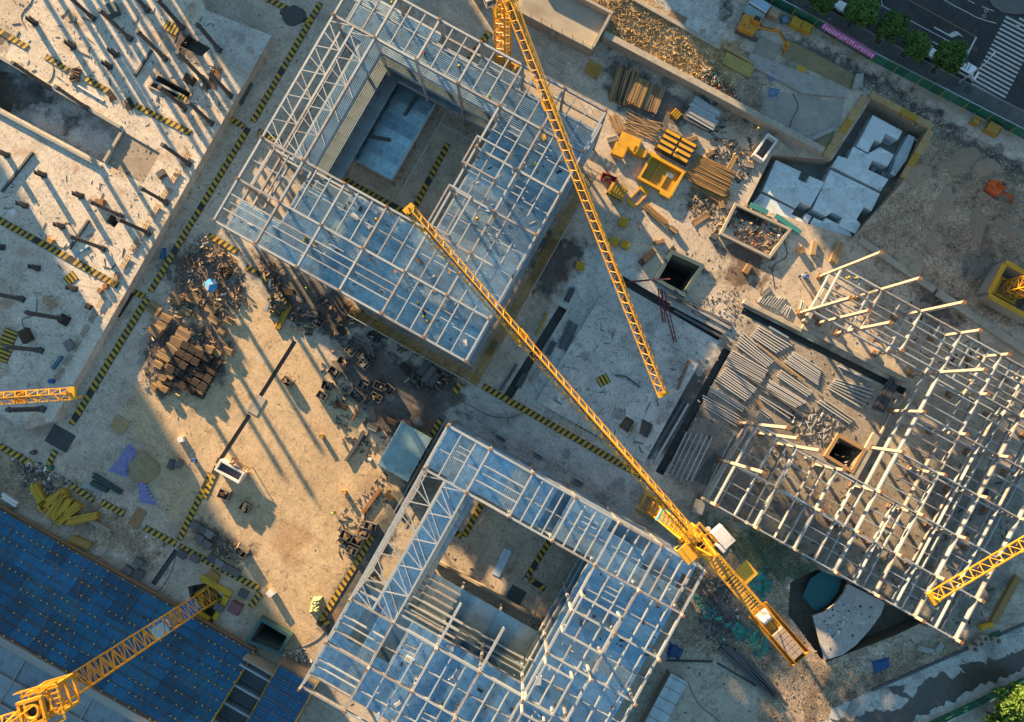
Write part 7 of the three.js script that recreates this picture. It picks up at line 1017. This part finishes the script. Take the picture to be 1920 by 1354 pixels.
  tree('bright green tree behind the lower right fence', 1862, 1298, 1.2, 5, 0, 1); tree('bright green tree at the right edge of the lower right corner', 1905, 1290, 1, 6, 0, 1); tree('bright green tree cut by the bottom edge', 1850, 1335, 1.0, 7, 0, 1);
  for (const [x, y, s] of [[1536, 20, 'first'], [1645, 79, 'second'], [1692, 103, 'third'], [1749, 135, 'fourth']]) { const t = thing('tree_pit', s + ' square tree pit in the pavement counted from the top', 'tree pit', G0(x, y), -TH - 0.03); t.position.y = 0.13; mk('soil', boxG(1.2, 0.03, 1.2, 0, 0.018, 0), paint(0.06, 0.05, 0.035), t); for (const [w, d, px, pz] of [[1.5, 0.14, 0, -0.67], [1.5, 0.14, 0, 0.67], [0.14, 1.2, -0.67, 0], [0.14, 1.2, 0.67, 0]]) mk('edge', boxG(w, 0.1, d, px, 0.055, pz), kerb, t); }
  // cars
  const carBody = (L, W, prof, ws) => { const s = new THREE.Shape(prof.map(([x, y]) => new THREE.Vector2(x, y))); const g = new THREE.ExtrudeGeometry(s, { depth: W - 0.3, bevelEnabled: true, bevelSize: 0.12, bevelThickness: 0.15, bevelSegments: 3 }).translate(0, 0, -(W - 0.3) / 2); return g; };
  const carP = new THREE.MeshPhysicalMaterial({ color: lin(0.72, 0.74, 0.75), roughness: 0.3, clearcoat: 0.8, clearcoatRoughness: 0.1 }), cg = std(0.012, 0.016, 0.03, { roughness: 0.08 }), tyre = std(0.02, 0.02, 0.02), rimM = std(0.4, 0.4, 0.4, { metalness: 0.8, roughness: 0.3 }), lampM = std(0.8, 0.8, 0.8, { roughness: 0.2 }), redM = std(0.4, 0.02, 0.02, { roughness: 0.3 });
  const car = (label, x, y, turn, van) => {
    const t = thing(van ? 'parked_van' : 'parked_car', label, van ? 'van' : 'car', G0(x, y), turn); t.position.y = 0.008; const L = van ? 4.7 : 4.4, W = van ? 1.85 : 1.78, h = L / 2;
    const prof = van ? [[-h, 0.35], [h, 0.35], [h, 0.85], [h - 0.4, 1.05], [h - 1.1, 1.7], [-h + 0.1, 1.75]] : [[-h, 0.4], [h, 0.4], [h, 0.72], [h - 0.5, 0.86], [h - 1.3, 0.92], [-h + 0.7, 0.95], [-h, 0.85]];
    mk('body', carBody(L, W, prof), carP, t);
    if (!van) { mk('cabin', carBody(2.4, W - 0.22, [[-1.5, 0.95], [1.0, 0.95], [0.35, 1.38], [-0.95, 1.4]]), cg, t); mk('roof', boxG(1.25, 0.05, W - 0.3, -0.3, 1.53, 0), carP, t); mk('bonnet', boxG(1.05, 0.04, W - 0.3, h - 0.85, 1.05, 0), carP, t); }
    else { const ws = mk('windscreen', boxG(0.06, 0.85, W - 0.35, 0, 0, 0), cg, t); ws.rotation.z = 0.75; ws.position.set(h - 0.7, 1.55, 0); for (const s of [-1, 1]) mk('side_window', boxG(2.2, 0.45, 0.06, -0.4, 1.35, s * (W / 2 + 0.0)), cg, t); mk('roof_rack', merge([0, 1, 2].map((i) => boxG(0.1, 0.06, W - 0.5, -1.2 + i * 0.6, 1.93, 0))), tyre, t); }
    for (const sx of [-1, 1]) for (const sz of [-1, 1]) { const w = mk('wheel', new THREE.CylinderGeometry(0.33, 0.33, 0.22, 18).rotateX(Math.PI / 2), tyre, t); w.position.set(sx * (h - 0.85), 0.33, sz * (W / 2 - 0.08)); mk('rim', new THREE.CylinderGeometry(0.2, 0.2, 0.24, 14).rotateX(Math.PI / 2), rimM, w); }
    for (const s of [-1, 1]) { mk('headlight', boxG(0.12, 0.16, 0.32, h + 0.06, 0.72, s * (W / 2 - 0.35)), lampM, t); mk('tail_light', boxG(0.1, 0.2, 0.25, -h - 0.06, 0.75, s * (W / 2 - 0.3)), redM, t); mk('mirror', boxG(0.16, 0.12, 0.22, 0.75, 1.05, s * (W / 2 + 0.1)), carP, t); }
  };
  car('white parked car almost hidden under the largest street tree', 1592, 26, -TH - 0.03); car('white parked car half under the fourth street tree', 1731, 96, -TH - 0.03); car('white van parked at the zebra crossing', 1806, 135, -TH - 0.03, true);
  car('dark parked car showing only its rear under the trees', 1555, 4, -TH - 0.03);
  // lamps
  const lampPost = (label, x, y, h) => { const p = at(x, y), t = thing('street_lamp', label, 'street lamp', V(p.x, 0.13, p.z), 0.9); mk('base', new THREE.CylinderGeometry(0.2, 0.24, 0.5, 12).translate(0, 0.25, 0), M.galv, t); mk('pole', new THREE.CylinderGeometry(0.07, 0.12, h, 10).translate(0, h / 2, 0), M.white, t); bar('arm', V(0, h - 0.1, 0), V(1.8, h + 0.5, 0), 0.09, 0.09, M.white, t); mk('lamp_head', boxG(0.8, 0.12, 0.3, 2.1, h + 0.5, 0), M.white, t); };
  lampPost('white street lamp leaning over the zebra crossing', 1796, 156, 8); lampPost('white street lamp among the trees at the top edge', 1600, 34, 8);
  // excavators
  const excavator = (label, x, y, turn, pts, sc, mat, cabM) => { const t = thing('excavator', label, 'excavator', G0(x, y), turn); t.scale.setScalar(sc);
    for (const s of [-1, 1]) { const sh = new THREE.Shape(); sh.moveTo(-1.9, 0.1); sh.lineTo(1.9, 0.1); sh.quadraticCurveTo(2.3, 0.45, 1.9, 0.85); sh.lineTo(-1.9, 0.85); sh.quadraticCurveTo(-2.3, 0.45, -1.9, 0.1); mk('track', new THREE.ExtrudeGeometry(sh, { depth: 0.55, bevelEnabled: false }).translate(0, -0.1, s * 1.2 - 0.28), paint(0.12, 0.11, 0.1), t); }
    mk('undercarriage', boxG(2.2, 0.5, 1.8, 0, 0.6, 0), darkSteel[0], t);
    const bs = new THREE.Shape([[-1.9, -1.1], [-1.3, -1.35], [0.9, -1.35], [1.1, -0.2], [1.1, 1.35], [-1.3, 1.35], [-1.9, 1.1]].map(([a, b]) => new THREE.Vector2(a, b))); mk('house', new THREE.ExtrudeGeometry(bs, { depth: 0.95, bevelEnabled: true, bevelSize: 0.08, bevelThickness: 0.1, bevelSegments: 2 }).rotateX(-Math.PI / 2).translate(0, 1, 0), mat, t);
    const cb = mk('cab', boxG(1.5, 1.0, 1.0, 0.35, 2.55, -0.75), mat, t); mk('roof_window', boxG(1.1, 0.06, 0.8, 0.35, 3.08, -0.75), cabM, cb); mk('window', boxG(0.06, 0.7, 0.85, 1.12, 2.6, -0.75), cabM, cb); mk('engine_cover', boxG(1, 0.25, 1.8, -1.1, 2.15, 0.1), mat, t); mk('exhaust', new THREE.CylinderGeometry(0.09, 0.09, 0.6, 8).translate(-1.2, 2.5, 0.8), darkSteel[0], t);
    const P = pts.map(([a, b, c]) => V(a, b, c)); ['boom', 'stick'].forEach((n, i) => { bar(n, P[i], P[i + 1], 0.42 - i * 0.1, 0.5 - i * 0.12, mat, t); bar('hydraulic_ram', P[i].clone().lerp(P[i + 1], 0.1).add(V(0, 0.4, 0)), P[i].clone().lerp(P[i + 1], 0.75).add(V(0, 0.35, 0)), 0.14, 0.14, darkSteel[1], t); }); const bk = mk('bucket', merge([boxG(0.7, 0.1, 1, 0, -0.4, 0), boxG(0.1, 0.8, 1, 0.3, 0, 0), boxG(0.7, 0.8, 0.08, 0, 0, 0.48), boxG(0.7, 0.8, 0.08, 0, 0, -0.48)].concat([-0.35, 0, 0.35].map((z) => boxG(0.2, 0.08, 0.12, -0.42, -0.4, z)))), mat, t); bk.position.copy(P[2]).add(V(-0.2, -0.4, 0)); };
  const exY = paint(0.62, 0.29, 0.03), exO = paint(0.7, 0.13, 0.01);
  excavator('yellow excavator with its arm over the muddy channel', 1403, 57, -0.42, [[1, 1.9, -0.1], [4.4, 3.6, 0.1], [7.2, 1.4, 0.5]], 1.1, exY, cg); excavator('orange mini excavator on the dirt at the right', 1860, 357, -0.55, [[1.1, 1.6, 0.1], [3.3, 2.4, 0.2], [4.6, 0.9, 0.3]], 0.85, exO, paint(0.04, 0.07, 0.07));
  // cabins and bins by the fence
  const roofB = paint(0.35, 0.48, 0.62); { const t = thing('site_cabin', 'small cabin with pale blue roof beside the green fence', 'cabin', G0(1413, 26), -TH - 0.06); mk('wall', boxG(3.6, 2.2, 2.8, 0, 1.1, 0), greys[1], t); const a = mk('roof_sheet', boxG(3.9, 0.1, 1.8, 0, 2.35, -0.75), roofB, t); a.rotation.x = -0.12; const b = mk('roof_sheet', boxG(3.9, 0.1, 1.6, 0, 2.35, 0.85), paint(0.25, 0.36, 0.42), t); b.rotation.x = 0.16; mk('ridge', boxG(3.9, 0.12, 0.2, 0, 2.5, 0.05), M.white, t); }
  const bin = (l, x, y, mat, w = 2.1, d = 1.6) => { const t = thing('tool_box', l, 'box', G0(x, y), -TH - 0.05); mk('body', boxG(w, 1.2, d, 0, 0.6, 0), mat, t); mk('lid', boxG(w + 0.1, 0.12, d * 0.62, 0, 1.26, 0.25), mat, t); mk('lid', boxG(w + 0.1, 0.12, d * 0.33, 0, 1.3, -0.55), mat, t); for (let i = 0; i < 4; i++) mk('rib', boxG(0.12, 0.1, 0.3, w / 2 - 0.1 - i * 0.03, 1.32, 0.5 - i * 0.3), M.hazK, t); };
  bin('ochre box next to the cabin', 1431, 19, paint(0.42, 0.25, 0.05)); bin('tan box right of the ochre box', 1449, 31, paint(0.48, 0.32, 0.2)); bin('yellow bin, left of the pair by the fence', 1490, 48, M.yellow2); bin('yellow bin, right of the pair by the fence', 1509, 57, M.yellow2); bin('ochre box further down the fence', 1825, 231, paint(0.42, 0.25, 0.05), 1.5, 1.1); bin('larger ochre box at the lower end of the fence', 1857, 245, paint(0.42, 0.25, 0.05), 2.5, 2);
  single('cement_mixer', merge([new THREE.SphereGeometry(0.8, 14, 10).scale(1, 0.8, 1).translate(0, 0.9, 0), boxG(1.4, 0.4, 0.8, 0, 0.2, 0)]), paint(0.12, 0.2, 0.27), 'blue grey mixer between the tan box and the yellow bins', 'mixer', G0(1469, 41));
  struct('concrete_apron', sheetGeo(pxs([[1432, 168], [1466, 172], [1560, 190], [1585, 178], [1575, 240], [1495, 262], [1425, 245]]), 0.006), new THREE.MeshStandardMaterial({ color: lin(0.34, 0.33, 0.3), map: rep(grime, 0.12), roughness: 0.85 }));
  const led = (l, P, h) => single('channel_ledge', slabGeo(pxs(P), 0, h), M.concCool, l, 'ledge'); led('concrete ledge between the channel and the apron', [[1406, 100], [1590, 172], [1582, 184], [1500, 176], [1470, 158], [1400, 122]], 0.45); led('concrete lip at the end of the water channel', [[1602, 142], [1616, 140], [1614, 164], [1596, 170]], 0.8); led('concrete wall between the apron and the small pool', [[1496, 268], [1560, 240], [1566, 245], [1500, 276]], 0.5);
  wallRun('long timber baulk lying above the rubbish board', at(1354, 88), at(1412, 122), 0.6, 0.7, wood[2], 'timber_baulk');
  // boulders
  [[1684, 480, 1.3], [1696, 470, 1.1], [1711, 486, 1.5], [1694, 492, 1.6], [1716, 502, 2.2], [1725, 488, 0.9], [1790, 425, 0.8]].forEach(([x, y, r], i) => { const g = new THREE.IcosahedronGeometry(r * 0.75, 2), p = g.attributes.position; for (let k = 0; k < p.count; k++) { const n = 0.8 + 0.45 * fbm(p.getX(k) * 1.1 + i * 7, p.getZ(k) * 1.1 + p.getY(k), 3); p.setXYZ(k, p.getX(k) * n * 1.2, p.getY(k) * n * 0.7, p.getZ(k) * n); } const q = mergeVertices(g); q.computeVertexNormals(); single('boulder', q, paint(0.36, 0.31, 0.22), ['pale boulder nearest the wall', 'upper boulder of the cluster', 'upright boulder in the middle of the cluster', 'broad boulder at the left of the cluster', 'largest boulder, lowest of the cluster', 'small boulder at the right of the cluster', 'lone stone by the dirt track'][i], 'boulder', G0(x, y), i, 'boulders'); });
  // lower right wet road and fence
  const wr = pxs([[1560, 1330], [1632, 1296], [1940, 1162], [1940, 1256], [1730, 1352], [1700, 1380], [1540, 1380]]);
  const wb = new THREE.Box3().setFromPoints(wr); struct('road', sheetGeo(wr, 0.004, [], (x, y, z) => [(x - wb.min.x) / (wb.max.x - wb.min.x), (z - wb.min.z) / (wb.max.z - wb.min.z)]), new THREE.MeshStandardMaterial({ map: areaTexture(wb.min.x, wb.max.x, wb.min.z, wb.max.z, 512, Math.round(512 * (wb.max.z - wb.min.z) / (wb.max.x - wb.min.x)), 'cool', [], { spots: 25 }), roughness: 0.85 }));
  const pud = [[1560, 1345], [1600, 1350], [1640, 1330], [1690, 1325], [1705, 1312], [1690, 1308], [1672, 1300], [1655, 1290], [1700, 1288], [1690, 1300], [1715, 1302], [1722, 1290], [1740, 1272], [1770, 1262], [1790, 1272], [1810, 1258], [1800, 1245], [1830, 1240], [1845, 1245], [1850, 1232], [1870, 1240], [1940, 1210], [1940, 1246], [1800, 1305], [1720, 1345], [1680, 1378], [1560, 1378]];
  const wavy = []; { const q = pxs(pud); q.forEach((a, i) => { const b = q[(i + 1) % q.length], n = Math.max(1, Math.round(a.distanceTo(b) / 0.35)); for (let k = 0; k < n; k++) { const p = a.clone().lerp(b, k / n); p.x += (fbm(p.x * 0.9, p.z * 0.9, 3) - 0.5) * 1.8; p.z += (fbm(p.x * 0.9 + 40, p.z * 0.9 + 7, 3) - 0.5) * 1.8; wavy.push(p); } }); }
  struct('puddle', sheetGeo(wavy, 0.009), new THREE.MeshPhysicalMaterial({ color: lin(0.1, 0.088, 0.075), roughness: 0.28, map: rep(grime, 0.3) }));
  wallRun('dark drain edge along the wet road', at(1634, 1294), at(1935, 1163), 0.5, 0.25, greys[2], 'drain_edge');
  fence('green panel fence along the wet road in the lower right corner', [at(1690, 1378), at(1938, 1262)].map((p) => V(p.x, 0, p.z)), 2.2);
  single('yellow_cylinder', new THREE.CylinderGeometry(0.55, 0.55, 2.3, 16).rotateZ(Math.PI / 2).translate(0, 0.55, 0), M.yellow, 'yellow cylinder lying at the lower right corner of the skeleton', 'cylinder', G0(1845, 1172), 0.25); { const t = thing('green_tray', 'dark green tray beside the concrete pipe rings', 'tray', G0(1865, 1190), 0.4); mk('floor', boxG(2.2, 0.1, 0.8, 0, 0.1, 0), M.green, t); for (const s of [-1, 1]) mk('side', boxG(2.2, 0.4, 0.08, 0, 0.25, s * 0.4), M.green, t); }
}
// ---------- people ----------
{
  const size = 30, mc = new MarchingCubes(size, std(1, 1, 1), false, false, 60000); mc.isolation = 0;
  const J = { hip: [0, 0.95, 0], chest: [0.02, 1.32, 0], neck: [0.03, 1.5, 0], kL: [0.05, 0.5, 0.13], fL: [0, 0.06, 0.14], kR: [0.12, 0.52, -0.12], fR: [0.02, 0.06, -0.13], tL: [0.14, 0.04, 0.15], tR: [0.16, 0.04, -0.14], sL: [0.02, 1.42, 0.2], sR: [0.02, 1.42, -0.2], eL: [0.05, 1.16, 0.28], eR: [0.05, 1.16, -0.28], hL: [0.26, 1.05, 0.22], hR: [0.26, 1.05, -0.22], head: [0.05, 1.66, 0] };
  const B = [['hip', 'chest', 0.16, 0.19], ['chest', 'neck', 0.17, 0.07], ['hip', 'kL', 0.13, 0.08], ['kL', 'fL', 0.08, 0.05], ['fL', 'tL', 0.055, 0.045], ['hip', 'kR', 0.13, 0.08], ['kR', 'fR', 0.08, 0.05], ['fR', 'tR', 0.055, 0.045], ['chest', 'sL', 0.12, 0.085], ['chest', 'sR', 0.12, 0.085], ['sL', 'eL', 0.08, 0.055], ['sR', 'eR', 0.08, 0.055], ['eL', 'hL', 0.055, 0.045], ['eR', 'hR', 0.055, 0.045], ['neck', 'head', 0.07, 0.11]];
  for (let k = 0; k < size; k++) for (let j = 0; j < size; j++) for (let i = 0; i < size; i++) { const x = (i - size / 2) / (size / 2), y = (j - size / 2) / (size / 2), z = (k - size / 2) / (size / 2), p = V(x * 0.95, y * 0.95 + 0.9, z * 0.95); let e = 0; for (const [a, b, r0, r1] of B) { const A2 = V(...J[a]), d = V(...J[b]).sub(A2), t = clamp(p.clone().sub(A2).dot(d) / d.lengthSq()); const dist = p.distanceTo(A2.addScaledVector(d, t)) - (r0 + (r1 - r0) * t); e += Math.exp(-dist * 28); } mc.field[i + j * size + k * size * size] = Math.log(e) / 28; }
  mc.update(); const n = mc.count ?? mc.geometry.drawRange.count, g = new THREE.BufferGeometry(); g.setAttribute('position', new THREE.BufferAttribute(mc.positionArray.slice(0, n * 3), 3)); g.setAttribute('normal', new THREE.BufferAttribute(mc.normalArray.slice(0, n * 3), 3)); g.setAttribute('uv', new THREE.BufferAttribute(new Float32Array(n * 2), 2)); g.scale(0.95, 0.95, 0.95).translate(0, 0.9, 0);
  const helmet = merge([new THREE.SphereGeometry(0.15, 12, 7, 0, 6.3, 0, 1.6).translate(0.05, 1.68, 0), new THREE.CylinderGeometry(0.18, 0.18, 0.02, 14).translate(0.08, 1.68, 0)]), vest = merge([new THREE.CylinderGeometry(0.215, 0.2, 0.5, 12).scale(1, 1, 1.15).translate(0.015, 1.2, 0)]);
  const Y = std(0.85, 0.6, 0.02), R = std(0.6, 0.03, 0.02), Wh = std(0.8, 0.8, 0.8), Gn = std(0.35, 0.75, 0.03), Or = std(0.85, 0.25, 0.02), bod = [std(0.05, 0.055, 0.08), std(0.08, 0.075, 0.07), std(0.04, 0.06, 0.12)];
  const D1 = LV[2] + 0.12;
  [[575, 449, D1, Y, Y, 'in a yellow vest, left of three on the upper left decks'], [574, 456, D1, Y, Gn, 'crouched below the first on the left wing deck'], [594, 457, D1, Y, Y, 'right of three on the left wing deck'], [708, 414, D1, Y, Or, 'by the white bundles on the upper decks'], [784, 570, D1, Y, Gn, 'upper of four in a line near the lower corner of the upper building'], [795, 580, D1, Y, Y, 'second of four in a line near the lower corner'], [796, 595, D1, Y, Y, 'third of four in a line near the lower corner'], [802, 603, D1, Y, Or, 'last of four in a line near the lower corner'], [1003, 312, D1, Gn, Gn, 'with a green helmet on the right wing of the upper building'], [798, 106, D1, R, null, 'with a red helmet at the back of the upper building'], [862, 130, D1, Y, null, 'by the tangled cables at the back wing'], [918, 186, D1, Gn, Gn, 'in green at the corner of the courtyard'], [895, 414, D1, Y, Or, 'on the deck right of the crane tip'], [738, 13, D1, Y, null, 'in a dark suit at the top of the upper building'], [709, 142, 5.8, Y, null, 'with a yellow helmet inside the dark courtyard'], [131, 421, SH, Y, Wh, 'in white with a yellow helmet on the raised slab'], [96, 772, 0, Gn, Gn, 'in a green vest under the jib end, upper'], [96, 788, 0, Y, Gn, 'in a green vest under the jib end, lower'], [1266, 287, 1.2, Y, Y, 'standing on the black panel stack'], [1584, 523, 9.8, Y, Y, 'left of two on the skeleton beams'], [1600, 524, 9.8, Y, Y, 'right of two on the skeleton beams'], [1498, 518, 0, Wh, std(0.03, 0.12, 0.4), 'in blue beside a blue drum on the sunlit ground'], [627, 960, 0, Y, Gn, 'carrying a pale net in the middle of the yard'], [578, 543, 0, Gn, Gn, 'in a green vest at the foot of the upper building'], [628, 660, 0, Or, Wh, 'bending by the crates in the yard'], [1417, 245, 2.6, Y, Y, 'in yellow on the concrete site wall'], [1094, 1112, D1, Y, null, 'on the right wing of the lower building'], [1206, 1165, D1, Or, null, 'by the edge stub of the lower building']].forEach(([x, y, h, hm, vm, s], i) => { const p = at(x, y, h), t = thing('person', 'worker ' + s, 'person', V(p.x, h, p.z), i * 1.7); mk('body', g, bod[i % 3], t); mk('helmet', helmet, hm, t); if (vm) mk('vest', vest, vm, t); });
}

renderer.render(scene, camera);
